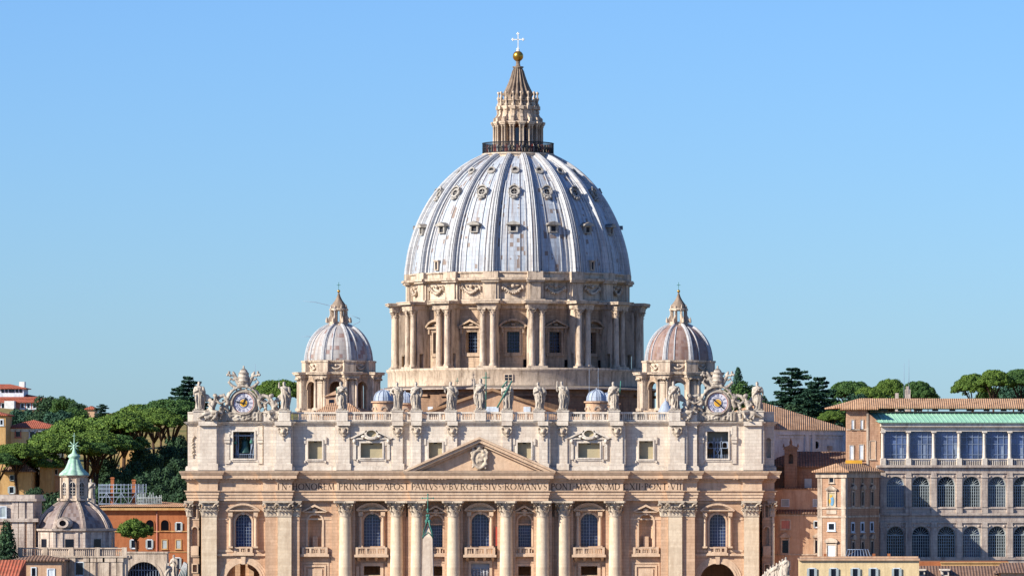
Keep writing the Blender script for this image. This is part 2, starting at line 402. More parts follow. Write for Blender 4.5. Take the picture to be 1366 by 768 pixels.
# ------------------------------------------------------------------ roman lettering (strokes on a unit-high cell)
TK, TN = 0.15, 0.075
def _arc(cx, cz, rx, rz, a0, a1, n=9): return [(cx + rx * math.cos(math.radians(a0 + (a1 - a0) * i / n)), cz + rz * math.sin(math.radians(a0 + (a1 - a0) * i / n))) for i in range(n + 1)]
GL = {  # width, strokes [(points, thick)], serif points
 'I': (0.34, [([(.17, 0), (.17, 1)], TK)], [(.17, 0), (.17, 1)]),
 'N': (0.86, [([(.15, 0), (.15, 1)], TN), ([(.12, 1), (.74, 0)], TK), ([(.72, 0), (.72, 1)], TN)], [(.15, 0), (.12, 1), (.72, 1)]),
 'H': (0.88, [([(.16, 0), (.16, 1)], TK), ([(.72, 0), (.72, 1)], TK), ([(.16, .52), (.72, .52)], TN)], [(.16, 0), (.16, 1), (.72, 0), (.72, 1)]),
 'O': (0.98, [(_arc(.49, .5, .42, .46, 55, 125), TN), (_arc(.49, .5, .41, .46, 125, 235), TK), (_arc(.49, .5, .42, .46, 235, 305), TN), (_arc(.49, .5, .41, .46, -55, 55), TK)], []),
 'R': (0.80, [([(.16, 0), (.16, 1)], TK), ([(.16, .96), (.4, .96)] + _arc(.38, .74, .25, .22, 90, -90) + [(.16, .52)], TN + .02), ([(.38, .52), (.74, 0)], TK)], [(.16, 0), (.16, 1), (.74, 0)]),
 'E': (0.62, [([(.14, 0), (.14, 1)], TK), ([(.14, .96), (.54, .96)], TN), ([(.14, .53), (.46, .53)], TN), ([(.14, .04), (.56, .04)], TN)], [(.14, 0), (.14, 1)]),
 'M': (1.08, [([(.12, 0), (.2, 1)], TN), ([(.2, 1), (.54, .05)], TK), ([(.54, .05), (.86, 1)], TN), ([(.86, 1), (.94, 0)], TK)], [(.12, 0), (.94, 0)]),
 'P': (0.66, [([(.16, 0), (.16, 1)], TK), ([(.16, .96), (.36, .96)] + _arc(.34, .72, .25, .24, 90, -90) + [(.16, .48)], TN + .03)], [(.16, 0), (.16, 1)]),
 'C': (0.88, [(_arc(.5, .5, .42, .46, 50, 130), TN), (_arc(.5, .5, .42, .46, 130, 230), TK), (_arc(.5, .5, .42, .46, 230, 310), TN)], []),
 'S': (0.60, [(_arc(.3, .75, .2, .21, 40, 180), TN), ([(.1, .75), (.16, .6), (.44, .42), (.5, .27)], TK), (_arc(.3, .25, .2, .21, 0, -150), TN)], []),
 'A': (0.88, [([(.08, 0), (.43, 1)], TN), ([(.43, 1), (.8, 0)], TK), ([(.22, .36), (.66, .36)], TN)], [(.08, 0), (.8, 0)]),
 'T': (0.76, [([(.38, 0), (.38, 1)], TK), ([(.04, .96), (.72, .96)], TN)], [(.38, 0)]),
 'V': (0.86, [([(.08, 1), (.43, 0)], TK), ([(.43, 0), (.78, 1)], TN)], [(.08, 1), (.78, 1)]),
 'L': (0.60, [([(.14, 0), (.14, 1)], TK), ([(.14, .04), (.55, .04)], TN)], [(.14, 0), (.14, 1)]),
 'B': (0.68, [([(.16, 0), (.16, 1)], TK), ([(.16, .96), (.34, .96)] + _arc(.32, .76, .2, .2, 90, -90) + [(.16, .55)], TN + .02), ([(.3, .55)] + _arc(.34, .29, .25, .26, 90, -90) + [(.16, .04)], TN + .03)], [(.16, 0), (.16, 1)]),
 'G': (0.92, [(_arc(.5, .5, .42, .46, 50, 130), TN), (_arc(.5, .5, .42, .46, 130, 230), TK), (_arc(.5, .5, .42, .46, 230, 300), TN), ([(.78, .05), (.78, .42)], TK)], [(.78, .42)]),
 'X': (0.84, [([(.1, 1), (.74, 0)], TK), ([(.1, 0), (.74, 1)], TN)], [(.1, 1), (.74, 0), (.1, 0), (.74, 1)]),
 'D': (0.86, [([(.16, 0), (.16, 1)], TK), ([(.16, .96), (.36, .96)], TN), (_arc(.36, .5, .42, .46, 90, 50, 4), TN), (_arc(.36, .5, .42, .46, 50, -50), TK), (_arc(.36, .5, .42, .46, -50, -90, 4), TN), ([(.36, .04), (.16, .04)], TN)], [(.16, 0), (.16, 1)]),
 '.': (0.0, [([(-.08, .5), (.08, .5)], .16)], []),
}
def glyph(mb, ch, h, y0, y1, T):
    wd, strokes, ser = GL[ch]
    segs = []
    for pts, t in strokes:
        for p, q in zip(pts, pts[1:]): segs.append((p, q, t))
    for (sx, sz) in ser: segs.append(((sx - .13, sz - .025 if sz > .5 else sz + .025), (sx + .13, sz - .025 if sz > .5 else sz + .025), .05))
    for p, q, t in segs:
        dx, dz = q[0] - p[0], q[1] - p[1]; L = math.hypot(dx, dz) or 1e-6; nx, nz = -dz / L * t / 2, dx / L * t / 2
        P = [(p[0] + nx, p[1] + nz), (q[0] + nx, q[1] + nz), (q[0] - nx, q[1] - nz), (p[0] - nx, p[1] - nz)]
        P = [T(a * h, b * h) for a, b in P]
        mb.hexa([(P[i][0], y1, P[i][1]) for i in range(4)] + [(P[i][0], y0, P[i][1]) for i in range(4)])
def word(mb, s, x0, x1, z, h, y):
    tot = sum(GL[c][0] for c in s); gap = 0.10
    tot = tot * h; extra = (x1 - x0 - tot) / max(1, len(s) - 1) if len(s) > 1 else 0
    x = x0
    for c in s:
        glyph(mb, c, h, y - 0.03, y + 0.02, lambda a, b, x=x: (x + a, z + b)); x += GL[c][0] * h + extra
# ------------------------------------------------------------------ ground and hill (one sheet)
def sstep(a, b, x):
    t = np.clip((x - a) / (b - a), 0, 1); return t * t * (3 - 2 * t)
def ground_z(x, y):
    x = np.asarray(x, float); y = np.asarray(y, float)
    h = 33 * sstep(215, 330, y + 0.15 * (x + 100)) * (1 - 0.25 * sstep(-40, 60, x)) + 27 * sstep(380, 900, y)
    h = h + (2.0 * np.sin(x * 0.021 + 1.3) + 1.6 * np.sin(x * 0.05 + y * 0.03)) * sstep(200, 300, y)
    return h - 50 * sstep(1500, 4000, y)
def gz(x, y): return float(ground_z(x, y))
xs = np.concatenate([np.linspace(-6000, -500, 12), np.linspace(-460, 460, 93), np.linspace(500, 6000, 12)])
ys = np.concatenate([np.linspace(-3000, 0, 16), np.linspace(40, 1400, 137), np.linspace(1600, 12000, 20)])
gm = MB(); XX, YY = np.meshgrid(xs, ys); ZZ = ground_z(XX, YY)
nx_ = len(xs); gm.v = [tuple(p) for p in np.stack([XX.ravel(), YY.ravel(), ZZ.ravel()], 1).tolist()]
gm.f = [(j * nx_ + i, j * nx_ + i + 1, (j + 1) * nx_ + i + 1, (j + 1) * nx_ + i) for j in range(len(ys) - 1) for i in range(nx_ - 1)]
gm.sm = [True] * len(gm.f)
gmat = NT('earth', 0.95, 0.1); c_ = gmat.coord(); n1_ = gmat.noise(c_, 0.03, 6, 0.7); n2_ = gmat.noise(c_, 0.25, 5, 0.7)
gc_ = gmat.mix(gmat.ramp(n1_, [(0.4, 0.0), (0.6, 1.0)]), lin('#a08658'), lin('#6f6a3c'))
gmat.l(gmat.mix(gmat.ramp(n2_, [(0.45, 0.0), (0.7, 0.8)]), gc_, lin('#4c5330')), gmat.b.inputs['Base Color'])
struct('terrain', gm, gmat.m)
pv = MB(); pv.box(-260, 260, -900, 12, -0.3, 0.02)
struct('piazza_paving', pv, stone('grey_paving', '#77706a', '#8a827a', 0, 0, 0.3, '#5a544f'))

# ------------------------------------------------------------------ basilica
BAS = thing('basilica', (0, 0, 0), 'huge cream and peach stone basilica with a columned front and three ribbed domes', 'church')
HALF = [(0, 13.3, 0.0), (13.3, 27.7, 1.3), (27.7, 36.4, 2.5), (36.4, 39.25, 1.2), (39.25, 42.0, 1.7), (42.0, 50.9, 2.95), (50.9, 54.6, 2.45), (54.6, 57.0, 4.2)]
def yP(x):
    x = abs(x)
    for a, b, y in HALF:
        if x <= b: return y
    return 4.2
def path(off, ext=0.0, back=30.0, merge=False):
    pts = [(0, 0)]; P = []
    for a, b, y in HALF: P += [(a, y + off), (b + (ext if b == 57.0 else 0), y + off)]
    P = [p for i, p in enumerate(P) if i == 0 or p != P[i - 1]]
    P += [(57.0 + ext, back)]
    L = [(-x, y) for x, y in reversed(P[1:])] + P[1:]
    return L
# entablature
en = MB()
prof = [(-3.5, 31.0), (0.0, 31.0), (0.0, 31.55), (0.14, 31.58), (0.14, 32.15), (0.28, 32.18), (0.28, 32.6), (0.55, 32.85), (0.55, 32.98), (0.02, 33.0),
        (0.02, 34.55), (0.2, 34.7), (0.28, 34.95), (0.42, 34.97), (0.42, 35.2), (0.5, 35.3), (1.0, 35.32), (1.02, 35.95), (1.15, 36.05), (1.4, 36.5), (1.45, 36.72), (-1.5, 36.95), (-6, 36.95)]
sweep(en, path(0.0), prof)
ENT = en.build('entablature', M['trim'], BAS)
dn = MB()
for a, b, y in HALF:
    for sgn in (1, -1):
        x = a + 0.2
        while x < b - 0.1:
            dn.box(sgn * x, sgn * (x + 0.3), y - 0.44, y - 0.25, 34.72, 34.96); dn.box(sgn * x, sgn * (x + 0.34), y - 0.95, y - 0.4, 35.15, 35.31) if int(x * 10) % 2 == 0 else None
            x += 0.62
dn.build('dentils', M['trim'], ENT)
# inscription
ins = MB()
for s_, a, b in (('IN', 370, 383), ('.', 386.5, 386.5), ('HONOREM', 389.5, 446.5), ('PRINCIPIS', 451.5, 506), ('.', 509, 509), ('APOST', 512, 545.6), ('PAVLVS', 548.6, 584), ('.', 586.5, 586.5), ('V', 588.8, 595),
                 ('.', 596.7, 596.7), ('BVRGHESIVS', 598.7, 669.3), ('.', 671, 671), ('ROMANVS', 673, 730), ('PONT', 734.8, 764), ('.', 765.7, 765.7), ('MAX', 767.5, 789), ('.', 790.5, 790.5), ('AN', 792.3, 806.6),
                 ('.', 808, 808), ('MD', 810, 827), ('CXII', 831.3, 854.6), ('.', 856.8, 856.8), ('PONT', 859.4, 890), ('.', 891.8, 891.8), ('VII', 894.2, 909)):
    y = yP(PX((a + b) / 2, 2)); word(ins, s_, PX(a, y), PX(b, y), 33.13, 1.26, y)
ins.build('inscription', plain('dark_lettering', '#503d33', 0.8, 0.2), BAS)
# pediment
pd = MB(); zb, za, hw = 36.75, 43.35, 14.9
for sg in (-1, 1):
    for (d0, d1, y0) in ((0.0, 0.42, -1.42), (0.42, 1.05, -1.1), (1.05, 1.55, -0.4)):
        sl = (za - zb) / hw
        P = [(sg * (hw - d0 / sl), zb), (0, za - d0), (0, za - d1), (sg * (hw - d1 / sl), zb)]
        if sg < 0: P.reverse()
        pd.prism(P, y0, 2.4)
pd.prism([(-11.4, zb), (11.4, zb), (0, za - 1.5)], 0.35, 2.35)
PED = pd.build('pediment', M['trim'], BAS)
def crest(name, cx, y, z0, h, wd, parent, seed, mat=None, vox=0.14, tiara=True):
    r = random.Random(seed); mb = MB()
    mb.ball((cx, y, z0 + h * 0.36), (wd * 0.36, 0.5, h * 0.33), 14, 9)
    arch_band(mb, cx, z0 + h * 0.38, wd * 0.33, wd * 0.45, y - 0.6, y + 0.2, 0, 2 * PI, 18, h / wd * 0.85)
    if tiara:
        mb.lathe([(wd * .13, z0 + h * .70), (wd * .17, z0 + h * .78), (wd * .15, z0 + h * .88), (wd * .08, z0 + h * .96), (0.02, z0 + h)], 10, (cx, y - 0.2))
        for k in (.74, .81, .88): mb.lathe([(wd * .16, z0 + h * k), (wd * .2, z0 + h * (k + .012)), (wd * .16, z0 + h * (k + .025))], 10, (cx, y - 0.2), cap=False)
    for sg in (-1, 1):
        mb.tube([(cx + sg * wd * .45, y - .3, z0 + h * .95), (cx - sg * wd * .3, y - .2, z0 + h * .55)], [0.16, 0.12], 6)
        mb.ball((cx + sg * wd * .42, y - .3, z0 + h * .9), (.35, .2, .35)); 
        mb.tube([(cx + sg * wd * .3, y - .3, z0 + h * .75), (cx + sg * wd * .5, y - .4, z0 + h * .6), (cx + sg * wd * .48, y - .5, z0 + h * .4), (cx + sg * wd * .36, y - .4, z0 + h * .3), (cx + sg * wd * .45, y - .45, z0 + h * .15)], [.2, .28, .22, .26, .18], 7)
        for i in range(5):
            mb.ball((cx + sg * wd * r.uniform(.15, .5), y - r.uniform(.1, .5), z0 + h * r.uniform(0.05, .9)), r.uniform(.18, .34), 7, 5)
    for i in range(4): mb.ball((cx + wd * r.uniform(-.2, .2), y - .5, z0 + h * r.uniform(.2, .6)), r.uniform(.15, .3), 7, 5)
    mb.ball((cx, y - .3, z0 + h * .04), (.4, .3, .35), 8, 6)
    return remesh(mb.build(name, mat or M['capital'], parent), vox)
crest('coat_of_arms', 0.0, 0.1, 37.1, 5.3, 3.2, PED, 5)

# columns and pilasters
def leafstrip(mb, base, out, tang, h, o, wd, n=6):
    b = Vector(base); t = Vector((0, 0, 1)); ou = Vector(out)
    pts = [b, b + t * h * .45 + ou * o * .12, b + t * h * .85 + ou * o * .45, b + t * h * 1.0 + ou * o * .85, b + t * h * .86 + ou * o * 1.1]
    ra = [wd * .45, wd * .5, wd * .5, wd * .42, wd * .2]
    tv = Vector(tang); vs = []
    for p, r_ in zip(pts, ra):
        vs += [tuple(p - tv * r_), tuple(p + ou * (0.10 * wd)), tuple(p + tv * r_), tuple(p - ou * 0.14)]
    fs = [(i * 4 + k, i * 4 + (k + 1) % 4, (i + 1) * 4 + (k + 1) % 4, (i + 1) * 4 + k) for i in range(4) for k in range(4)] + [(3, 2, 1, 0), (16, 17, 18, 19)]
    mb.add(vs, fs)
def capital_round(mb, cx, cy, r, z0, z1, n=8, front_only=False, W=None):
    h = z1 - z0; W = W or r * 1.52
    mb.lathe([(r * 1.04, z0), (r * 1.1, z0 + h * .03), (r * .93, z0 + h * .07), (r * .93, z0 + h * .6), (r * 1.2, z0 + h * .86)], 16, (cx, cy))
    for tier, (zz, hh, oo, ph) in enumerate(((z0 + h * .05, h * .36, r * .5, 0), (z0 + h * .2, h * .48, r * .6, .5))):
        for i in range(n):
            a = 2 * PI * (i + ph) / n; o = (math.sin(a), -math.cos(a), 0)
            leafstrip(mb, (cx + o[0] * r * .92, cy + o[1] * r * .92, zz), o, (-o[1], o[0], 0), hh, oo, r * .56)
    for i in range(4):
        a = PI / 4 + i * PI / 2; o = Vector((math.sin(a), -math.cos(a), 0)); c = Vector((cx, cy, 0))
        mb.tube([c + o * r * .95 + Vector((0, 0, z0 + h * .5)), c + o * r * 1.3 + Vector((0, 0, z0 + h * .78)), c + o * r * 1.72 + Vector((0, 0, z0 + h * .86)), c + o * r * 1.85 + Vector((0, 0, z0 + h * .74)), c + o * r * 1.62 + Vector((0, 0, z0 + h * .68))], [r * .12, r * .16, r * .17, r * .16, r * .1], 6)
    for k in range(4):
        o = (math.sin(k * PI / 2), -math.cos(k * PI / 2)); mb.ball((cx + o[0] * r * 1.3, cy + o[1] * r * 1.3, z0 + h * .9), r * .2, 6, 5)
    q = []
    for k in range(4):
        a = PI / 4 + k * PI / 2; c_o = (math.sin(a) * W * 1.41, -math.cos(a) * W * 1.41); m_o = (math.sin(a + PI / 4) * W * .82, -math.cos(a + PI / 4) * W * .82)
        t = (math.cos(a) * .12 * W, math.sin(a) * .12 * W); q += [(c_o[0] - t[0], c_o[1] - t[1]), (c_o[0] + t[0], c_o[1] + t[1]), m_o]
    vs = [(cx + x, cy + y, z0 + h * .87) for x, y in q] + [(cx + x * 1.04, cy + y * 1.04, z1) for x, y in q]; N = 12
    mb.add(vs, [tuple(range(N - 1, -1, -1)), tuple(range(N, 2 * N))] + [(i, (i + 1) % N, (i + 1) % N + N, i + N) for i in range(N)])
def capital_flat(mb, x0, x1, y, z0, z1, n=4, d=0.55, dep=1.5):
    h = z1 - z0; w_ = x1 - x0
    mb.box(x0 + .02, x1 - .02, y + .02, y + dep, z0, z0 + h * .88); mb.box(x0 - .1, x1 + .1, y - .12, y + dep, z0, z0 + h * .05)
    for zz, hh, oo, m_, ph in ((z0 + h * .05, h * .36, d, n, .5), (z0 + h * .2, h * .46, d * 1.15, n - 1, 1.0)):
        for i in range(m_):
            leafstrip(mb, (x0 + w_ * (i + ph) / n, y + .05, zz), (0, -1, 0), (1, 0, 0), hh, oo, w_ / n * .95)
    for sg, xx in ((-1, x0), (1, x1)):
        for fz in (0.05, 0.2):
            leafstrip(mb, (xx, y + .3, z0 + h * fz), (sg * .75, -.66, 0), (-.66 * -sg, .75, 0), h * .38, d, w_ / n * .8)
        mb.tube([(xx - sg * w_ * .28, y - .15, z0 + h * .55), (xx - sg * .2, y - .4, z0 + h * .8), (xx + sg * .35, y - .5, z0 + h * .85), (xx + sg * .5, y - .5, z0 + h * .72), (xx + sg * .2, y - .45, z0 + h * .66)], [.13, .18, .22, .22, .14], 6)
    mb.ball(((x0 + x1) / 2, y - .35, z0 + h * .9), (.3, .25, .3), 6, 5)
    mb.prism([(x0 - .45, z0 + h * .88), (x1 + .45, z0 + h * .88), (x1 + .5, z1), (x0 - .5, z1)], y - .6, y + dep)
colproto = None
def shaft_prof(r, z0, z1):
    return [(r * 1.32, z0), (r * 1.32, z0 + .5), (r * 1.22, z0 + .55), (r * 1.3, z0 + .8), (r * 1.12, z0 + 1.0), (r * 1.15, z0 + 1.2), (r, z0 + 1.35), (r, z0 + 9), (r * .96, z0 + 16), (r * .87, z1)]
for x in (-26.15, -16.2, -12.14, -5.1, 5.1, 12.14, 16.2, 26.15):
    y = yP(x) + 1.2
    if colproto is None:
        mb = MB(); mb.lathe(shaft_prof(1.3, 3.4, 27.95), 32, (x, y)); mb.box(x - 1.9, x + 1.9, y - 1.9, y + 1.9, 0, 3.4)
        colproto = mb.build('column', M['column'], BAS, (x, y, 0))
        mb = MB(); capital_round(mb, x, y, 1.2, 27.95, 30.995, W=1.95); mb.build('capital', M['capital'], colproto)
    else:
        c = copy_tree(colproto, BAS); c.location = (x, y, 0)
def pilaster(x0, x1, y, dep, mat='column', caps=True, z0=0.0, n=4):
    mb = MB(); mb.box(x0, x1, y, y + dep, z0 + 3, 27.95); mb.box(x0 - .2, x1 + .2, y - .25, y + dep, z0, z0 + 3.2)
    p = mb.build('pilaster', M[mat], BAS)
    if caps:
        mb = MB(); capital_flat(mb, x0, x1, y, 27.95, 30.995, n, .55, dep); mb.build('capital', M['capital'], p)
for sg in (-1, 1):
    def S(a, b): return (a, b) if sg > 0 else (-b, -a)
    pilaster(*S(36.5, 39.15), 1.25, 2.4, n=4); pilaster(*S(39.2, 41.6), 1.75, 2.2, 'wall', n=3); pilaster(*S(35.0, 36.45), 1.9, 1.8, 'wall', n=2)
    pilaster(*S(51.1, 54.0), 2.5, 1.6); pilaster(*S(13.9, 14.5), 2.9, 1.2, 'wall', False)
    for cx in (5.1, 12.14):
        mb = MB(); mb.box(sg * (cx - 1.75), sg * (cx + 1.75), 1.5, 2.8, 0, 30.99); mb.build('pilaster', M['wall'], BAS)
    mb = MB(); mb.box(sg * 14.4, sg * 18.0, 2.9, 4.1, 0, 30.99); mb.build('pilaster', M['wall'], BAS)
    mb = MB(); mb.box(sg * 24.3, sg * 27.7, 2.9, 4.1, 0, 30.99); mb.box(sg * 27.72, sg * 28.9, 3.1, 3.6, 0, 30.99); mb.build('pilaster', M['wall'], BAS)
    mb = MB(); mb.box(sg * 56.6, sg * 57.0, 4.25, 6, 0, 27.9); mb.build('pilaster', M['column'], BAS)
    mb = MB(); capital_flat(mb, *S(56.2, 57.1), 4.25, 27.95, 30.99, 2, .4); mb.build('capital', M['capital'], bpy.data.objects[BAS.children[-1].name])

# main walls with openings
W4, W2, N1, N3 = 46.0, 21.07, 8.6, 32.1
wl = MB()
def sym(ops): return [(-o[0],) + o[1:] for o in ops if o[0] > 0] + list(ops)
panel(wl, -13.9, 13.9, 0, 30.99, 2.75, 4.2, sym([(0, 3.4, 22.2, 28.5, 'a'), (0, 4.4, 0, 13.5, 'r'), (0, 3.6, 15.6, 18.9, 'r'), (N1, 2.55, 22.1, 28.15, 'a'), (N1, 2.5, 16.5, 18.35, 'r'), (N1, 3, 0, 13, 'r')]))
panel(wl, -28, -13.9, 0, 30.99, 3.95, 5.2, [(-W2, 3.3, 22.2, 28.5, 'a'), (-W2, 3.2, 16.6, 18.35, 'r'), (-W2, 4, 0, 13, 'r')])
panel(wl, 13.9, 28, 0, 30.99, 3.95, 5.2, [(W2, 3.3, 22.2, 28.5, 'a'), (W2, 3.2, 16.6, 18.35, 'r'), (W2, 4, 0, 13, 'r')])
for sg in (-1, 1):
    a, b = sorted((sg * 28, sg * 42)); panel(wl, a, b, 0, 30.99, 3.5, 4.9, [(sg * N3, 2.7, 22.1, 28.3, 'a')])
    a, b = sorted((sg * 42, sg * 54.6)); panel(wl, a, b, 0, 30.99, 3.6, 4.95, [(sg * W4, 3.1, 22.1, 28.4, 'a'), (sg * W4, 6.8, 0, 18.85, 'a')])
    a, b = sorted((sg * 54.6, sg * 57)); panel(wl, a, b, 0, 30.99, 4.65, 6.2, [(sg * 55.55, 0.95, 22.3, 25.9, 'a'), (sg * 55.55, 0.6, 27.8, 30.1, 'r'), (sg * 55.55, 0.8, 17.2, 18.6, 'r'), (sg * 55.55, 0.95, 10, 15, 'a')])
    wl.box(sg * 54.6, sg * 54.2, 3.6, 4.7, 0, 30.99)
    wl.box(sg * 57, sg * 56.2, 6.2, 16 if sg < 0 else 22, 0, 36.8); 
wl.box(-56.2, -50.5, 8.25, 16, 0, 36.5); wl.box(50.5, 56.2, 8.25, 22, 0, 36.5)
wl.box(-41.5, 41.5, 12, 22, 0, 36.5); wl.box(-50.5, -41.5, 8.0, 22, 20, 36.5); wl.box(41.5, 50.5, 8.0, 22, 20, 36.5); wl.box(41.5, 50.5, 20, 22, 0, 20)
wl.box(-41.5, 41.5, 6.7, 12, 19.6, 20.4); wl.box(-41.5, 41.5, 6.7, 12.0, 31.5, 36.6); wl.box(-41.7, -41.3, 6.5, 12, 0, 36); wl.box(41.3, 41.7, 6.5, 12, 0, 36)
wl.box(-52, -42, 24, 25, 0, 30); wl.box(-49.6, -48.6, 23.4, 24, 0, 30); wl.box(-46.9, -45.9, 23.4, 24, 0, 30)
wl.build('front_wall', M['wall'], BAS)
nb = MB()   # niche backs and thin string courses
for sg in (-1, 1):
    nb = MB()
    nb.lathe([(1.35, 22.0), (1.35, 27.0), (1.25, 27.6), (.9, 28.2), (.01, 28.5)], 14, (sg * N3, 3.75), PI * .5, PI * 1.5, cap=False)
    nb2 = MB(); nb2.box(sg * N1 - 1.4, sg * N1 + 1.4, 3.7, 4.3, 26.6, 28.3); nb2.box(sg * N1 - 1.35, sg * N1 + 1.35, 2.9, 3.6, 26.3, 26.62); nb2.build('niche', M['wall'], BAS)
    nb.box(sg * N3 - .5, sg * N3 + .5, 4.0, 4.6, 22.1, 24.1); nb.build('niche', M['wall'], BAS)
    nb = MB(); nb.box(sg * 55.55 - .6, sg * 55.55 + .6, 5.4, 6.0, 10, 30.5); nb.build('niche', M['wall'], BAS)
st = MB()
for sg in (-1, 1):
    for a, b, y in ((28.9, 35, 3.4), (42, 44, 3.5), (48, 50.9, 3.5), (54.7, 56.9, 4.55)):
        st.box(sg * a, sg * b, y, y + .3, 21.1, 21.5); st.box(sg * a, sg * b, y, y + .3, 27.3, 27.6)
        st.box(sg * a, sg * b, y - .1, y + .3, 20.1, 20.4)
    for a, b, y in ((13.95, 14.35, 3.8), (18.1, 18.7, 3.8), (23.5, 24.2, 3.8)): st.box(sg * a, sg * b, y, y + .3, 20.9, 21.3)
    st.box(sg * 42.1, sg * 50.8, 3.4, 3.7, 30.5, 30.9)
st.build('string_course', M['trim'], BAS)

def window(cx, y, w_, zb, zt, pedi, balcony, frame_cols=True, glassy=True, wide=5.4):
    fr = MB(); t = .38
    arch_band(fr, cx, zt - w_ / 2, w_ / 2 + .02, w_ / 2 + t, y - .18, y + .3)
    for sg in (-1, 1): fr.box(cx + sg * (w_ / 2 + .02), cx + sg * (w_ / 2 + t), y - .18, y + .3, zb, zt - w_ / 2)
    fr.prism([(cx - .28, zt - .1), (cx + .28, zt - .1), (cx + .38, zt + .9), (cx - .38, zt + .9)], y - .45, y + .1)
    hw = wide / 2
    if frame_cols:
        for sg in (-1, 1):
            c = cx + sg * (hw - .55)
            fr.cyl(c, y - .55, zb + .1, zt - 1.0, .34, .28, 12); fr.box(c - .45, c + .45, y - 1.0, y + .1, zb - .25, zb + .1)
            fr.box(c - .42, c + .42, y - .95, y + .1, zt - .35, zt + .35); capital_round(fr, c, y - .55, .27, zt - 1.02, zt - .36, 6)
            fr.box(c - .45, c + .45, y - .12, y + .1, zb, zt + .3)
    z = zt + .42
    fr.box(cx - hw, cx + hw, y - .7, y + .1, z, z + .25); 
    hp = 1.15
    if pedi == 's':
        rr = (hw * hw + hp * hp) / (2 * hp); a = math.asin(min(1, (hw + .15) / rr))
        arch_band(fr, cx, z + .25 + hp - rr, rr - .05, rr + .32, y - 1.15, y + .1, PI / 2 - a, PI / 2 + a, 14)
        arch_band(fr, cx, z + .25 + hp - rr, rr - .32, rr - .05, y - .8, y + .1, PI / 2 - a, PI / 2 + a, 14)
        fr.box(cx - hw - .25, cx + hw + .25, y - 1.1, y + .1, z + .2, z + .42)
        fr.prism([(cx + hw * .93 * math.cos(q * PI / 8), z + .35 + hp * .72 * math.sin(q * PI / 8)) for q in range(9)], y - .3, y + .1)
    else:
        for sg in (-1, 1):
            P = [(cx + sg * (hw + .3), z + .25), (cx, z + .25 + hp + .2), (cx, z + hp), (cx + sg * (hw - .1), z + .18)]
            if sg < 0: P.reverse()
            fr.prism(P, y - 1.05, y + .1)
        fr.ball((cx, y - .35, z + .5), (.6, .35, .45), 8, 6)
    W = fr.build('window_surround', M['trim'], BAS)
    if glassy:
        g = MB(); g.box(cx - w_ / 2 - .1, cx + w_ / 2 + .1, y + .9, y + .96, zb, zt); g.build('pane', M['glass'], W)
        g = MB(); grid(g, cx - w_ / 2, cx + w_ / 2, zb, zt, y + .8, 6, 10, .055, True); g.box(cx - .07, cx + .07, y + .75, y + .88, zb, zt); g.build('window_bars', M['muntin'], W)
    if balcony:
        bw, proj, z1, z0 = balcony; b = MB()
        b.box(cx - bw / 2, cx + bw / 2, y - proj, y - proj + .35, z1 - .22, z1); b.box(cx - bw / 2 + .1, cx + bw / 2 - .1, y - proj + .03, y - proj + .33, z0 + .5, z0 + .72)
        b.box(cx - bw / 2 - .25, cx + bw / 2 + .25, y - proj - .2, y + .1, z0, z0 + .5)
        for sg in (-1, 1):
            b.box(cx + sg * bw / 2, cx + sg * (bw / 2 - .5), y - proj - .02, y + .1, z0 + .5, z1 + .02)
            if proj > .9: b.box(cx + sg * bw / 2, cx + sg * (bw / 2 - .3), y - proj, y + .1, z1 - .2, z1)
        xs_ = cx - bw / 2 + .7
        ins_ = [cx - bw * .17, cx + bw * .17]
        for q in ins_: b.box(q - .2, q + .2, y - proj + .02, y - proj + .34, z0 + .5, z1 - .1)
        while xs_ < cx + bw / 2 - .6:
            if all(abs(xs_ - q) > .3 for q in ins_): b.lathe([(.08, z0 + .7), (.14, z0 + .95), (.06, z1 - .35), (.1, z1 - .2)], 6, (xs_, y - proj + .18), cap=False)
            xs_ += .33
        if proj > .9:
            for k in (-.42, -.14, .14, .42): b.hexa([(cx + k * bw - .25, y - .2, z0 - .8), (cx + k * bw + .25, y - .2, z0 - .8), (cx + k * bw + .25, y + .1, z0 - .8), (cx + k * bw - .25, y + .1, z0 - .8),
                                                    (cx + k * bw - .25, y - proj, z0 - .05), (cx + k * bw + .25, y - proj, z0 - .05), (cx + k * bw + .25, y + .1, z0 - .05), (cx + k * bw - .25, y + .1, z0 - .05)])
        b.build('balcony', M['trim'], W)
    return W
window(0, 2.75, 3.4, 22.2, 28.5, 's', (5.9, 1.9, 22.0, 20.1))
for sg in (-1, 1):
    window(sg * W2, 3.95, 3.3, 22.2, 28.5, 's', (6.1, 1.9, 22.0, 20.1))
    window(sg * W4, 3.6, 3.1, 22.1, 28.4, 's', (3.6, .5, 22.0, 20.4), wide=6.0)
    window(sg * N1, 2.75, 2.55, 22.1, 28.15, 't', (4.6, .8, 22.0, 20.2), False, False, 4.2)
    window(sg * N3, 3.5, 2.7, 22.1, 28.3, 't', (5.0, .9, 22.0, 20.2), False, False, 4.6)
    g = MB(); g.box(sg * N1 - 1.3, sg * N1 + 1.3, 3.6, 3.66, 22.1, 26.3); w_ = g.build('niche_window', M['glass'], BAS)
    g = MB(); grid(g, sg * N1 - 1.25, sg * N1 + 1.25, 22.1, 26.3, 3.52, 6, 7, .05); g.build('window_bars', M['muntin'], w_)
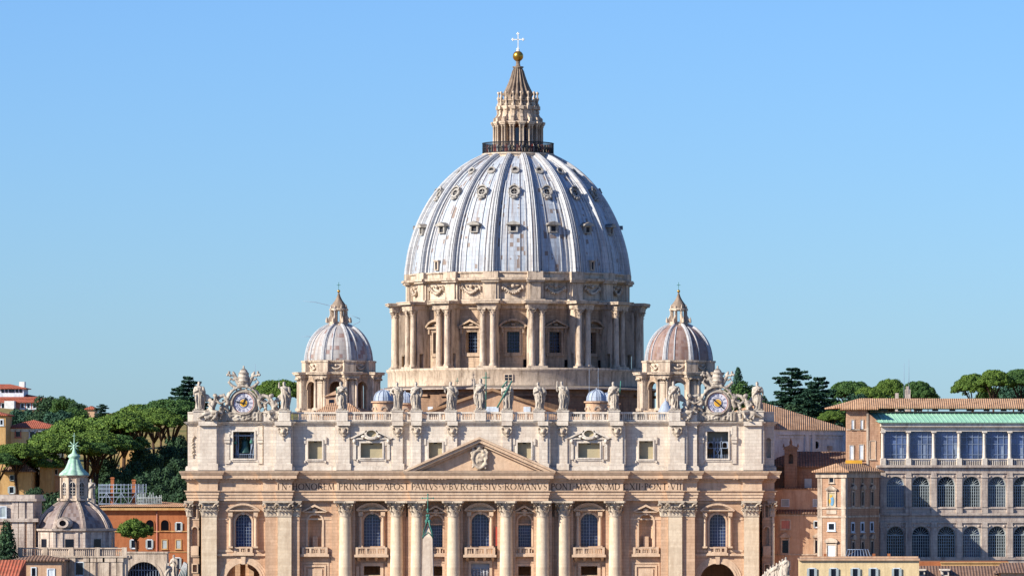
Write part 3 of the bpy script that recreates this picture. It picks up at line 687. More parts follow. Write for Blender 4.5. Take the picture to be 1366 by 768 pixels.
for sg in (-1, 1):
    q = MB(); frame(q, sg * N1 - 1.25, sg * N1 + 1.25, 16.5, 18.35, 2.55, 2.9, .55); frame(q, sg * N1 - 1.9, sg * N1 + 1.9, 15.8, 19.0, 2.62, 2.9, .3); q.build('opening_frame', M['trim'], BAS)
    q = MB(); frame(q, sg * W2 - 1.6, sg * W2 + 1.6, 16.6, 18.35, 3.7, 4.1, .6); [q.box(x, x + .6, 3.6, 4.0, 14, 18.3) for x in (sg * W2 - 3.1, sg * W2 + 2.5)]; q.build('opening_frame', M['trim'], BAS)
    q = MB(); frame(q, sg * N3 - 1.8, sg * N3 + 1.8, 14.5, 18.2, 3.3, 3.6, .35); frame(q, sg * N3 - 2.4, sg * N3 + 2.4, 14, 18.8, 3.4, 3.6, .25); q.box(sg * N3 - 1.4, sg * N3 + 1.4, 3.35, 3.6, 15, 17.8); q.build('framed_panel', M['trim'], BAS)
    q = MB(); [arch_band(q, sg * W4, 15.45, r0, r1, y, 3.65, 0, PI, 24) for r0, r1, y in ((3.42, 3.85, 3.3), (3.85, 4.3, 3.4), (4.3, 4.7, 3.48))]
    q.prism([(sg * W4 - .35, 18.7), (sg * W4 + .35, 18.7), (sg * W4 + .45, 20.2), (sg * W4 - .45, 20.2)], 3.1, 3.65); q.box(sg * W4 - 5.3, sg * W4 + 5.3, 3.1, 3.65, 20.35, 20.7); q.build('arch_moulding', M['trim'], BAS)
    q = MB(); frame(q, sg * 55.55 - .3, sg * 55.55 + .3, 27.8, 30.1, 4.5, 4.8, .22); q.build('opening_frame', M['trim'], BAS)
    q = MB(); frame(q, sg * 55.55 - .4, sg * 55.55 + .4, 17.2, 18.6, 4.5, 4.8, .22); q.build('opening_frame', M['trim'], BAS)
    q = MB(); q.box(sg * 55.55 - .75, sg * 55.55 + .75, 4.3, 4.7, 20.4, 22.2); arch_band(q, sg * 55.55, 25.42, .5, .75, 4.52, 4.8); q.build('niche_frame', M['trim'], BAS)
q = MB(); frame(q, -1.8, 1.8, 15.6, 18.9, 2.5, 2.9, .5); q.build('opening_frame', M['trim'], BAS)
rl = MB(); rl.box(-1.8, 1.8, 3.2, 3.3, 15.6, 18.9)
for i in range(5):
    x = -1.3 + i * .65; rl.tube([(x, 3.1, 15.7), (x + .1, 3.0, 16.6), (x, 3.0, 17.5)], [.25, .22, .15], 6); rl.ball((x, 2.98, 17.8), .18, 6, 5); rl.tube([(x, 3.0, 17.3), (x + .4, 2.9, 17.0 + .3 * (i % 2))], .08, 5)
rl.build('relief_panel', plain('grey_marble_relief', '#a9a9ad', 0.8), BAS)
fl = MB(); fl.box(3.0, 3.5, 2.2, 2.3, 22.3, 26.0); fl.build('hanging_cloth', M['red'], BAS)

# ------------------------------------------------------------------ attic
AO = 1.25
at = MB()
for a, b, y in HALF:
    for sg in ((-1, 1) if a > 0 else (0,)):
        if sg == 0: x0, x1 = -b, b
        else: x0, x1 = sorted((sg * a, sg * b))
        ops = []
        for c, w_, z0_, z1_ in ((N1, 2.6, 39.2, 42.3), (W2, 4.2, 39.35, 42.2), (N3, 2.7, 39.1, 42.6), (W4, 4.1, 39.2, 44.4)):
            for s2 in (-1, 1):
                if x0 < s2 * c < x1: ops.append((s2 * c, w_, z0_, z1_, 'r'))
        if x0 < 55.9 < x1: ops.append((sg * 55.9, .9, 39.3, 43.2, 'a'))
        panel(at, x0, x1, 36.9, 45.7, y + AO, y + AO + 1.1, ops)
at.box(-40, 40, 9.5, 22, 36.5, 45.9); at.box(-57, -52, 6.6, 22, 36.6, 46.0); at.box(52, 57, 6.6, 22, 36.6, 46.0); at.box(-41.5, 41.5, 3.9, 9.5, 44.9, 45.9); at.box(-13, 13, 2.4, 4, 44.9, 45.9)
at.box(-52, -40, 7, 22, 44.9, 45.9); at.box(40, 52, 7, 22, 44.9, 45.9); at.box(-52, -40, 16, 22, 36.5, 45); at.box(40, 52, 16, 22, 36.5, 45); at.box(-57, 57, 7.5, 22, 36.4, 36.9)
at.box(-42.2, -40, 5.7, 16, 36.8, 45.5); at.box(42.2, 40, 5.7, 16, 36.8, 45.5)
for sg in (-1, 1): at.box(sg * 54.6, sg * 54.2, 3.8, 5.5, 36.9, 45.7)
at.build('attic_wall', M['attic'], BAS)
ac = MB()
sweep(ac, path(AO), [(-.6, 45.55), (0.05, 45.55), (.15, 45.75), (.35, 45.8), (.4, 46.0), (.6, 46.05), (.75, 46.3), (-.5, 46.42), (-4, 46.42)])
sweep(ac, path(AO), [(-.2, 36.85), (.42, 36.85), (.42, 37.45), (.2, 37.75), (-.2, 37.75)])
ac.build('attic_cornice', M['attic_trim'], BAS)
def attic_pil(x0, x1, y, mask=True, lean=1):
    mb = MB(); mb.box(x0, x1, y - .45, y + .3, 37.7, 45.6); mb.box(x0 - .3, x1 + .3, y - .75, y + .3, 36.95, 38.2); mb.box(x0 + lean * .5, x1 + lean * .5, y - .2, y + .3, 37.7, 45.6)
    mb.box(x0 - .15, x1 + .15, y - 1.05, y, 45.56, 46.36)
    p = mb.build('attic_pilaster', M['attic'], BAS)
    if mask:
        c = (x0 + x1) / 2; m2 = MB(); r = random.Random(int(c * 10) + 999)
        m2.ball((c, y - .75, 44.5), (.55, .45, .6), 10, 7); m2.ball((c, y - 1.1, 44.3), (.25, .25, .3), 8, 6); m2.box(c - .9, c + .9, y - .7, y - .4, 44.9, 45.4)
        for sg in (-1, 1):
            m2.tube([(c + sg * .55, y - .6, 45.2), (c + sg * .95, y - .8, 44.9), (c + sg * .85, y - .75, 44.3), (c + sg * .45, y - .7, 43.8), (c, y - .65, 43.4)], [.16, .24, .2, .16, .12], 6)
            m2.ball((c + sg * .3, y - .95, 44.95), .17, 6, 5)
        m2.ball((c, y - .65, 42.95), (.13, .13, .35), 6, 5); m2.ball((c, y - .7, 43.6), .25, 6, 5)
        remesh(m2.build('lion_mask', M['capital'], p), .11)
for a, b in ((4.4, 6.1), (11.4, 13.1), (15.0, 16.9), (25.3, 27.6), (36.7, 39.6)):
    y = yP((a + b) / 2) + AO
    attic_pil(a, b, y); attic_pil(-b, -a, y, lean=-1)
for a, b in ((51.2, 54.5),):
    attic_pil(a, b, yP(52.5) + AO, False); attic_pil(-b, -a, yP(52.5) + AO, False, -1)
for sg in (-1, 1):
    mb = MB()
    for q in (-3.2, 3.2):
        c = sg * W4 + q; y = 2.95 + AO; mb.box(c - .45, c + .45, y - .25, y + .2, 38.2, 45.5); mb.box(c - .55, c + .55, y - .6, y + .2, 42.8, 43.4); mb.box(c - .5, c + .5, y - .5, y + .2, 42.2, 42.8)
    mb.build('attic_pilaster', M['attic'], BAS)
    mb = MB(); x = sg * 56.2 if sg < 0 else sg * 53.0
    for i in range(14): mb.ball((sg * 55.9 + R.uniform(-.25, .25) if sg < 0 else sg * 55.9, 5.35, 39.5 + i * .3), (.22, .16, .24), 6, 5)
    if sg < 0: mb.build('carved_garland', M['capital'], BAS)
def attic_window(c, w_, z0_, z1_, kind):
    y = yP(c) + AO; fr = MB()
    frame(fr, c - w_ / 2, c + w_ / 2, z0_, z1_, y - .3, y + .3, .28); frame(fr, c - w_ / 2 - .28, c + w_ / 2 + .28, z0_ - .28, z1_ + .28, y - .15, y + .2, .3)
    for sg in (-1, 1):
        fr.box(c + sg * (w_ / 2 + .5), c + sg * (w_ / 2 + .85), y - .3, y + .1, z1_ - .5, z1_ + .75); fr.box(c + sg * (w_ / 2 + .5), c + sg * (w_ / 2 + .75), y - .3, y + .1, z0_ - .75, z0_ - .3)
    if kind == 'big':
        zz = z1_ + .95
        for sg in (-1, 1):
            P = [(c + sg * 4.2, zz), (c + sg * .9, zz + 1.55), (c + sg * .9, zz + 1.2), (c + sg * 3.8, zz - .15)]
            if sg < 0: P.reverse()
            fr.prism(P, y - .7, y + .1); fr.box(c + sg * 3.9, c + sg * 1.6, y - .5, y + .1, zz - .25, zz)
            fr.box(c + sg * 3.0, c + sg * 3.55, y - .35, y + .1, 39.0, zz - .25); fr.ball((c + sg * 3.3, y - .5, zz - .6), (.35, .35, .5), 8, 6)
            fr.ball((c + sg * 1.5, y - .5, zz + .3), (.5, .3, .35), 8, 6)
        arch_band(fr, c, 44.0, .95, 1.35, y - .7, y + .1, 0, 2 * PI, 20, .68)
        fr.tube([(c - 1.2, y - .6, 43.3), (c - .6, y - .75, 43.0), (c, y - .8, 42.95), (c + .6, y - .75, 43.0), (c + 1.2, y - .6, 43.3)], .2, 6)
        g = MB(); g.prism([(c + .95 * math.cos(q * PI / 8), 44.0 + .64 * math.sin(q * PI / 8)) for q in range(16)], y - .12, y - .02)
    W = fr.build('attic_window', M['attic_trim'], BAS)
    if kind == 'big': g.build('oval_light', M['blind'], W)
    if kind != 'bell':
        g = MB(); g.box(c - w_ / 2 - .1, c + w_ / 2 + .1, y + .75, y + .8, z0_, z1_); g.build('blind', M['blind'], W)
        g = MB(); g.box(c - .3, c + .3, y + .55, y + .74, z1_ - .25, z1_ - .02); g.build('lamp_box', M['iron'], W)
    return W
for sg in (-1, 1):
    attic_window(sg * N1, 2.6, 39.2, 42.3, 's'); attic_window(sg * W2, 4.2, 39.35, 42.2, 'big'); attic_window(sg * N3, 2.7, 39.1, 42.6, 's')
    W = attic_window(sg * W4, 4.1, 39.2, 44.4, 'bell'); x = sg * W4
    if sg < 0:
        b = MB(); b.lathe([(1.35, 40.3), (1.2, 40.7), (.85, 41.5), (.75, 42.4), (.6, 42.8), (.1, 42.95)], 20, (x + .1, 6.2)); b.cyl(x + .1, 6.2, 42.9, 43.6, .25, n=8)
        B = b.build('bell', plain('old_bell_bronze', '#33544f', 0.45, 0.5, 0.5), W)
        f = MB()
        for q in (-1.55, -1.15, 1.35, 1.75): f.box(x + q - .08, x + q + .08, 5.0, 5.2, 39.2, 44.3)
        f.box(x - 2, x + 2, 5.1, 5.4, 43.5, 43.8); f.tube([(x - 1.2, 5, 39.2), (x - 1.5, 5, 42)], .08, 5); f.tube([(x + 1.0, 4.9, 39.2), (x + 1.7, 4.9, 42.4)], .08, 5)
        for q in range(11): f.box(x - 2 + q * .4, x - 1.94 + q * .4, 4.6, 4.66, 39.2, 40.0)
        f.box(x - 2.05, x + 2.05, 4.6, 4.66, 40.0, 40.1)
        f.build('bell_frame', M['muntin'], W)
        s2 = MB(); s2.lathe([(.35, 42.0), (.25, 42.4), (.1, 42.6)], 10, (x - 1.7, 5.0)); s2.lathe([(.35, 42.2), (.25, 42.7), (.1, 42.8)], 10, (x + 1.4, 5.0)); s2.build('small_bell', M['bronze'], W)
    else:
        f = MB()
        f.box(x - 2.05, x + 2.05, 5.5, 5.65, 42.35, 42.5); f.box(x - .1, x + .1, 5.5, 5.65, 39.2, 43.2)
        panel(f, x - 2.05, x + 2.05, 41.3, 42.45, 5.4, 5.55, [(x - 1.35, .9, 41.3, 42.3, 'a'), (x, .9, 41.3, 42.3, 'a'), (x + 1.35, .9, 41.3, 42.3, 'a')])
        for q in (-.7, .7): f.box(x + q - .12, x + q + .12, 5.4, 5.6, 39.2, 43.3)
        f.box(x - 2, x + 2, 5.42, 5.55, 41.15, 41.3); f.tube([(x - .6, 5.4, 39.3), (x + .6, 5.4, 41.2)], .09, 5); f.tube([(x + .6, 5.4, 39.3), (x - .6, 5.4, 41.2)], .09, 5)
        for q in range(12): f.box(x - 2 + q * .36, x - 1.93 + q * .36, 5.2, 5.26, 39.2, 40.0)
        f.build('bell_frame', M['muntin'], W)
        b = MB(); b.box(x - 2, x + 2, 7.6, 7.7, 42.5, 44.3); b.build('louvre', M['shutter'], W)

# ------------------------------------------------------------------ balustrade
bl = MB(); bs = MB()
STAT = [266, 380, 456.5, 530, 555.5, 601.5, 641, 676.5, 719, 751, 819, 900, 1011]
SX = [PX(p, yP(PX(p, 2)) + AO + .2) for p in STAT]
for a, b, y in HALF:
    for sg in (-1, 1):
        x0, x1 = sorted((sg * a, sg * b)); yy = y + AO
        if a >= 39.2: bl.box(x0, x1, yy - .15, yy + .5, 46.4, 48.15); bl.box(x0, x1, yy - .3, yy + .6, 48.0, 48.25); continue
        bl.box(x0, x1, yy - .12, yy + .35, 46.4, 46.72); bl.box(x0, x1, yy - .15, yy + .4, 47.85, 48.2)
        x = x0 + .2
        while x < x1:
            if int((x + 100) / 2.1) != int((x + 100.36) / 2.1): bl.box(x - .2, x + .2, yy - .1, yy + .32, 46.7, 47.9)
            else: bl.lathe([(.07, 46.7), (.15, 47.0), (.06, 47.5), (.12, 47.86)], 6, (x, yy + .1), cap=False)
            x += .38
bl.build('balustrade', M['attic_trim'], BAS)
for x in SX: y = yP(x) + AO; bs = MB(); bs.box(x - 1.1, x + 1.1, y - .6, y + .8, 46.42, 48.3); bs.box(x - 1.25, x + 1.25, y - .75, y + .9, 48.3, 48.5); bs.build('statue_pedestal', M['attic_trim'], BAS)
# nave, aisles and roofs behind the front
bd = MB()
bd.box(-36, 36, 22, 128, 0, 44.5); bd.box(-52, 52, 95, 215, 0, 42.5); bd.box(-40, 40, 128, 225, 0, 43.5)
bd.build('nave_walls', M['base'], BAS)
nv = MB(); nv.box(-13, 13, 50, 132, 44.4, 48.6); nv.prism([(-13, 48.6), (13, 48.6), (0, 53.1)], 50, 132)
nv.box(-18, 18, 46, 52, 44.4, 47.8)
NV = nv.build('nave_gable', M['peach'], BAS)
rf = MB()
for sg in (-1, 1):
    P = [(sg * 13.8, 48.35), (0, 53.1), (0, 53.65), (sg * 13.8, 48.9)]
    if sg < 0: P.reverse()
    rf.prism(P, 49.2, 132)
rf.build('tile_roof', M['tile_g'], NV)
wn_ = MB()
for px_, ww in ((574, .5), (703, .7), (652, 2.0)): wn_.box(PX(px_, 50) - ww, PX(px_, 50) + ww, 49.85, 49.95, 48.7 if ww < 1 else 48.6, 49.9)
wn_.build('gable_window', M['whitewall'], NV)

# ------------------------------------------------------------------ main dome
DC = (0.0, 165.0, 0.0)
def azm(a, r=0.0, z=0.0): return Matrix.Translation((DC[0] + r * math.sin(a), DC[1] - r * math.cos(a), z)) @ Matrix.Rotation(a, 4, 'Z')
# local frame after azm: x tangential, -y outward
dr = MB(); DCC = (0, 165)
dr.lathe([(30.8, 40), (30.8, 54.6), (31.2, 55.0), (32.0, 55.2)], 96, DCC, smooth=False)
base_o = dr.build('drum_base', M['base'], BAS, DC)
wb = MB()
for k in range(16):
    wb.M = azm(math.radians(22.5 * k), 30.8)
    wb.box(-2.2, 2.2, -.5, .1, 50.0, 50.6); wb.box(-1.0, 1.0, -.3, .2, 45, 49)
    wb.box(-4.5, 4.5, -.35, .1, 53.4, 53.9)
wb.build('base_mouldings', M['base'], base_o)
lp = MB(); lp.lathe([(29.2, 55.75), (32.6, 55.2), (32.6, 54.95), (30, 54.9)], 96, DCC, smooth=False); lp.build('lip_roof', M['greyst'], base_o)
dr = MB(); dr.lathe([(29.3, 55.8), (29.3, 58.9), (29.6, 59.2), (29.6, 59.7), (23, 59.75)], 96, DCC, smooth=True)
STY = dr.build('stylobate', M['drum_trim'], BAS, DC)
wb = MB(); wb.M = azm(math.radians(-1.5), 29.3); wb.box(-.8, .8, -.12, .2, 56.9, 58.1); wb.build('small_window', M['glass_d'], STY)
wb = MB(); wb.M = azm(math.radians(-1.5), 29.3); frame(wb, -.8, .8, 56.9, 58.1, -.2, .2, .2); wb.box(-.06, .06, -.18, 0, 56.9, 58.1); wb.box(-.8, .8, -.18, 0, 57.45, 57.55); wb.build('window_frame', M['drum_trim'], STY)
# drum wall with openings: curved panel built per bay
dw = MB(); RW = 24.0
def curved_panel(mb, R0, th, a0, a1, z0, z1, hole, cen=(0, 165), n=10):
    """wall arc with one rectangular hole (half-angle, zb, zt, arched)"""
    h, zb_, zt_, arched = hole; am = (a0 + a1) / 2
    br = sorted(set([a0 + (a1 - a0) * i / n for i in range(n + 1)] + [am + h * math.cos(PI * i / 10) if arched else am + (h if i % 2 else -h) for i in range(11)]))
    def P(a, r, z): return (cen[0] + r * math.sin(a), cen[1] - r * math.cos(a), z)
    def H(a, b, l0, l1, t0, t1): mb.hexa([P(a, R0, l0), P(b, R0, l1), P(b, R0 - th, l1), P(a, R0 - th, l0), P(a, R0, t0), P(b, R0, t1), P(b, R0 - th, t1), P(a, R0 - th, t0)])
    for a, b in zip(br, br[1:]):
        if b - a < 1e-6: continue
        if abs((a + b) / 2 - am) < h:
            def tp(x): return zt_ - h * R0 + h * R0 * max(0, 1 - ((x - am) / h) ** 2) ** .5 if arched else zt_
            H(a, b, z0, z0, zb_, zb_); H(a, b, tp(a), tp(b), z1, z1)
        else: H(a, b, z0, z0, z1, z1)
for k in range(16):
    a = math.radians(22.5 * k); curved_panel(dw, RW, 1.6, a - PI / 16, a + PI / 16, 59.5, 72.8, (1.42 / RW, 63.1, 67.7, False))
DRW = dw.build('drum_wall', M['drum'], BAS, DC)
for k in range(16):
    a = math.radians(22.5 * k); A = azm(a, RW)
    if not (k <= 5 or k >= 11): continue
    f = MB(); f.M = A; frame(f, -1.42, 1.42, 63.1, 67.7, -.25, .2, .4); f.box(-2.2, -1.9, -.3, .1, 62.7, 68.2); f.box(1.9, 2.2, -.3, .1, 62.7, 68.2)
    f.box(-2.7, 2.7, -1.0, .2, 68.5, 68.9); f.box(-2.3, 2.3, -.35, .2, 67.95, 68.5)
    for s_ in (-1, 1): f.box(s_ * 2.5, s_ * 2.05, -.8, .1, 67.4, 68.5)
    if k % 2 == 0:
        rr = (2.8 ** 2 + 1.3 ** 2) / 2.6; aa = math.asin(2.9 / rr); arch_band(f, 0, 68.9 + 1.3 - rr, rr - .1, rr + .35, -1.15, .2, PI / 2 - aa, PI / 2 + aa, 12)
    else:
        f.prism([(-3.0, 68.9), (0, 70.5), (0, 70.0), (-2.4, 68.9)], -1.15, .2); f.prism([(0, 70.5), (3.0, 68.9), (2.4, 68.9), (0, 70.0)], -1.15, .2)
    f.ball((0, -.4, 69.3), (.7, .3, .35), 8, 6); f.box(-2.1, 2.1, -.3, .1, 62.3, 62.7)
    W = f.build('drum_window', M['drum'], DRW)
    g = MB(); g.M = A; g.box(-1.5, 1.5, 1.15, 1.2, 63.1, 67.7); g.build('pane', M['glass_d'], W)
    g = MB(); g.M = A; grid(g, -1.42, 1.42, 63.1, 67.7, 1.05, 5, 6, .1); g.build('window_bars', plain('window_bars_dark', '#55657f', .7) if 'window_bars_dark' not in bpy.data.materials else bpy.data.materials['window_bars_dark'], W)
    d = MB(); d.M = azm(a + math.radians(6.3), RW + .02); d.box(-.4, .4, -.06, .2, 59.8, 61.6); d.build('small_door', M['dark'], W)
# buttresses with paired columns
for k in range(16):
    a = math.radians(22.5 * k + 11.25); b = MB(); b.M = azm(a, 0)
    # rectangular pier with a walk-through arch
    b.box(-1.75, 1.75, -25.6, -23.6, 59.7, 72.8); b.box(-1.75, 1.75, -27.2, -26.6, 59.7, 72.8)
    b.box(-1.75, 1.75, -26.6, -25.6, 63.0, 72.8)
    b.box(-2.2, 2.2, -29.0, -26.8, 59.7, 60.1)
    b.box(-2.1, 2.1, -28.75, -23, 72.8, 73.1); b.box(-2.2, 2.2, -28.85, -23, 73.1, 73.6); b.box(-2.35, 2.35, -29.1, -23, 73.6, 73.85); b.box(-2.9, 2.9, -29.65, -23, 73.9, 74.3); b.box(-3.05, 3.05, -29.8, -23, 74.3, 74.5)
    B = b.build('buttress', M['drum_trim'], DRW)
    c = MB(); c.M = azm(a, 0)
    for s_ in (-1, 1):
        c.lathe([(.85, 60.1), (.85, 60.35), (.72, 60.6), (.66, 60.8), (.66, 64), (.58, 70.7)], 14, (s_ * 1.15, -27.9)); capital_round(c, s_ * 1.15, -27.9, .58, 70.7, 72.78, 6)
    if k <= 4 or k >= 11: pass
    c.build('paired_columns', M['drum_trim'], B) if False else c.build('drum_columns', M['drum_trim'], DRW)
# ring entablature between buttresses, upper attic
rg = MB(); rg.lathe([(23.9, 72.6), (24.4, 72.8), (24.4, 73.5), (24.8, 73.6), (25.6, 73.9), (25.7, 74.4), (23, 74.6)], 96, DCC, smooth=False)
rg.lathe([(24.5, 74.4), (24.5, 74.9), (24.1, 75.0), (24.1, 78.6), (24.6, 78.7), (25.5, 79.1), (25.6, 79.6), (24.6, 79.7), (24.6, 80.6), (24.9, 80.7), (24.9, 81.0), (23.5, 81.1)], 96, DCC, smooth=False)
for k in range(16):
    rg.M = azm(math.radians(22.5 * k + 11.25), 0)
    rg.box(-1.7, 1.7, -25.0, -23.5, 74.5, 78.6); rg.box(-1.2, 1.2, -25.3, -23.5, 74.5, 78.6); rg.box(-1.95, 1.95, -25.9, -23.5, 78.65, 79.1); rg.box(-2.05, 2.05, -26.2, -23.5, 79.1, 79.6); rg.box(-1.7, 1.7, -25.6, -23.5, 79.6, 81.0)
    for s_ in (-1, 1): rg.box(s_ * 2.0, s_ * 1.75, -24.5, -24, 74.9, 78.6)
    rg.box(-2.2, 2.2, -25.5, -24, 74.45, 74.9)
rg.M = None
RING = rg.build('dome_attic', M['drum_trim'], BAS, DC)
for k in range(16):
    if not (k <= 5 or k >= 11): continue
    g = MB(); A = azm(math.radians(22.5 * k), 24.15); g.M = A
    pts = [(x, -.3, 77.6 - 1.25 * (1 - (x / 2.0) ** 2)) for x in np.linspace(-2, 2, 9)]
    g.tube(pts, [.18, .28, .34, .4, .42, .4, .34, .28, .18], 7)
    for s_ in (-1, 1): g.tube([(s_ * 2.0, -.3, 78.0), (s_ * 2.25, -.35, 77.4), (s_ * 2.3, -.3, 76.6)], [.2, .3, .1], 6); g.ball((s_ * 1.0, -.3, 77.9), (.5, .2, .16), 8, 5)
    g.ball((0, -.35, 77.8), (.45, .3, .45), 8, 6)
    for i in range(9): g.ball((-1.8 + i * .45, -.6, 77.3 - 1.15 * (1 - ((-1.8 + i * .45) / 2) ** 2) + R.uniform(-.1, .1)), .2, 6, 5)
    g.build('garland', M['drum_trim'], RING)
# shell
SP = [(24.25, 80.9), (24.1, 82.5), (23.6, 86.0), (22.55, 90.0), (21.2, 93.5), (19.5, 96.8), (17.5, 99.7), (15.0, 102.5), (12.3, 104.8), (10.0, 106.3), (7.4, 107.65)]
def interp_prof(sp, n):
    P = [Vector((r, z)) for r, z in sp]; out = []
    m = len(P) - 1
    for i in range(n + 1):
        t = i / n * m; k = min(int(t), m - 1); f = t - k
        p0, p1, p2, p3 = P[max(k - 1, 0)], P[k], P[k + 1], P[min(k + 2, m)]
        q = 0.5 * ((2 * p1) + (-p0 + p2) * f + (2 * p0 - 5 * p1 + 4 * p2 - p3) * f * f + (-p0 + 3 * p1 - 3 * p2 + p3) * f ** 3)
        out.append((q.x, q.y))
    return out
SPF = interp_prof(SP, 44)
sh = MB(); sh.lathe(SPF, 192, DCC, cap=False)
DOME = sh.build('dome', M['lead'], BAS, DC)
def dome_r(z, sp=SPF):
    for (r0, z0), (r1, z1) in zip(sp, sp[1:]):
        if z0 <= z <= z1: return r0 + (r1 - r0) * (z - z0) / (z1 - z0), (r1 - r0) / max(1e-6, z1 - z0)
    return sp[-1][0], -1
def rib_mesh(mb, sp, a, wf, hf, cen, steps):
    """rib following the profile; steps: list of (fraction half width, height)"""
    n = len(sp); vs = []; m = len(steps)
    for i, (r, z) in enumerate(sp):
        i0, i1 = max(i - 1, 0), min(i + 1, n - 1); t = Vector((sp[i1][0] - sp[i0][0], sp[i1][1] - sp[i0][1])).normalized(); nr, nz = t.y, -t.x
        w_ = wf(i / (n - 1)); h = hf(i / (n - 1))
        for fx, fh in steps:
            rr = r + nr * fh * h; zz = z + nz * fh * h; tx = fx * w_
            vs.append((cen[0] + rr * math.sin(a) + tx * math.cos(a), cen[1] - rr * math.cos(a) + tx * math.sin(a), zz))
    fs = [(i * m + j, i * m + j + 1, (i + 1) * m + j + 1, (i + 1) * m + j) for i in range(n - 1) for j in range(m - 1)]
    mb.add(vs, fs); mb.add(vs[:m], [tuple(range(m - 1, -1, -1))])
RS = [(-1, -.3), (-1, .3), (-.74, .38), (-.66, .3), (-.62, .8), (-.5, .95), (-.34, .9), (-.28, .55), (-.2, .55), (-.16, .95), (.16, .95), (.2, .55), (.28, .55), (.34, .9), (.5, .95), (.62, .8), (.66, .3), (.74, .38), (1, .3), (1, -.3)]
for k in range(16):
    a = math.radians(22.5 * k + 11.25); m_ = MB(); rib_mesh(m_, SPF, a, lambda t: 1.32 - .58 * t, lambda t: 1.6 - .75 * t, (0, 165), RS)
    m_.build('dome_rib', M['lead_rib'], DOME, DC)
bt = MB()
for k in range(16):
    for off, wd in ((-3.6, .07), (3.6, .07), (-6.9, .14), (6.9, .14)):
        a = math.radians(22.5 * k + off); rib_mesh(bt, SPF[:30] if abs(off) > 6 else SPF[1:38], a, lambda t: wd, lambda t: .22, (0, 165), [(-1, -.5), (-1, .8), (1, .8), (1, -.5)])
bt.build('lead_rolls', M['lead_rib'], DOME, DC)
def dormer(a, z, kind, parent):
    r, s = dome_r(z); f = MB(); f.M = azm(a, r); d = MB(); d.M = f.M
    if kind == 0:
        f.box(-1.0, 1.0, -.8, 1.2, z - .9, z - .65)
        for q in (-1, 1): f.box(q * 1.0, q * .6, -.75, 1.4, z - .65, z + .75)
        f.box(-.6, .6, -.6, 1.4, z + .5, z + .75)
        f.prism([(-1.6, z + .75), (1.6, z + .75), (1.3, z + 1.15), (0, z + 1.6), (-1.3, z + 1.15)], -1.25, 1.8); d.box(-.6, .6, -.3, 1.2, z - .65, z + .5)
    elif kind == 1:
        f.M = azm(a, r) @ Matrix.Translation((0, 0, z)) @ Matrix.Rotation(-math.atan(-s) * .75, 4, 'X') @ Matrix.Translation((0, 0, -z)); d.M = f.M
        arch_band(f, 0, z, .72, 1.1, -.75, .9, 0, 2 * PI, 18); arch_band(f, 0, z + .3, 1.0, 1.3, -1.05, .9, .3, PI - .3, 12)
        f.ball((0, -.8, z + 1.6), (.35, .3, .3), 8, 6); f.ball((0, -.7, z - 1.5), (.6, .35, .35), 8, 6)
        for q in (-1, 1): f.ball((q * 1.15, -.6, z + .1), (.22, .3, .6), 8, 6); f.ball((q * .7, -.6, z - 1.2), (.35, .3, .3), 7, 5)
        arch_band(d, 0, z, .02, .76, -.3, .5, 0, 2 * PI, 14)
        f.box(-.05, .05, -.5, -.4, z - .75, z + .75); f.box(-.75, .75, -.5, -.4, z - .05, z + .05)
    else:
        f.M = azm(a, r) @ Matrix.Translation((0, 0, z)) @ Matrix.Rotation(-math.atan(-s) * .7, 4, 'X') @ Matrix.Translation((0, 0, -z)); d.M = f.M
        arch_band(f, 0, z, .6, .92, -.6, 1.2, 0, 2 * PI, 16); arch_band(d, 0, z + .1, .02, .62, -.2, .5, 0, 2 * PI, 12); f.box(-.6, .6, -.5, .5, z - .6, z - .1)
    D = f.build('dormer', M['dormer'], parent); d.build('dormer_opening', M['dark'], BAS) if False else None
    return d
dk = MB()
for k in range(16):
    if not (k <= 5 or k >= 11): continue
    a = math.radians(22.5 * k)
    for z, kind in ((90.6, 0), (98.6, 1), (103.7, 2)):
        d = dormer(a, z, kind, DOME); dk.v_off = len(dk.v); b_ = len(dk.v); dk.v.extend(d.v); dk.f.extend([tuple(i + b_ for i in q) for q in d.f]); dk.sm.extend(d.sm)
    if k % 4 == 2:
        r, s = dome_r(82.5); q = MB(); q.M = azm(a, r); frame(q, -.35, .35, 81.7, 83.3, -.5, .4, .25); q.box(-.75, .75, -.7, .4, 83.5, 83.75); q.build('dormer', M['drum_trim'], DOME)
        dk.M = azm(a, r); dk.box(-.35, .35, -.2, .2, 81.7, 83.3); dk.M = None
dk.build('dormer_openings', plain('dormer_shadow_glass', '#3c3d44', .7), DOME)
# lantern
ln = MB(); LC = (0, 165)
ln.lathe([(7.9, 107.1), (7.9, 107.9), (8.2, 108.0), (8.2, 108.3), (3, 108.35)], 64, LC, smooth=False)
LAN = ln.build('lantern', M['drum_trim'], BAS, DC)
rlg = MB(); rlg.lathe([(8.0, 108.3), (8.0, 108.5)], 48, LC, cap=False); rlg.lathe([(7.95, 110.55), (8.1, 110.6), (8.1, 110.75), (7.95, 110.75)], 48, LC, cap=False); rlg.lathe([(8.02, 109.5), (8.08, 109.55), (8.02, 109.6)], 48, LC, cap=False)
for i in range(200): a = 2 * PI * i / 200; rlg.M = Matrix.Translation((8.0 * math.sin(a), 165 - 8.0 * math.cos(a), 0)) @ Matrix.Rotation(a, 4, 'Z'); rlg.box(-.045, .045, -.03, .03, 108.3, 110.7)
rlg.build('gallery_railing', M['iron'], LAN)
core = MB(); core.lathe([(3.9, 108.3), (3.9, 116.0)], 32, LC, cap=False, smooth=True); core.build('lantern_core', plain('warm_red_plaster', '#a8623f', .9), LAN)
lw = MB(); ld = MB()
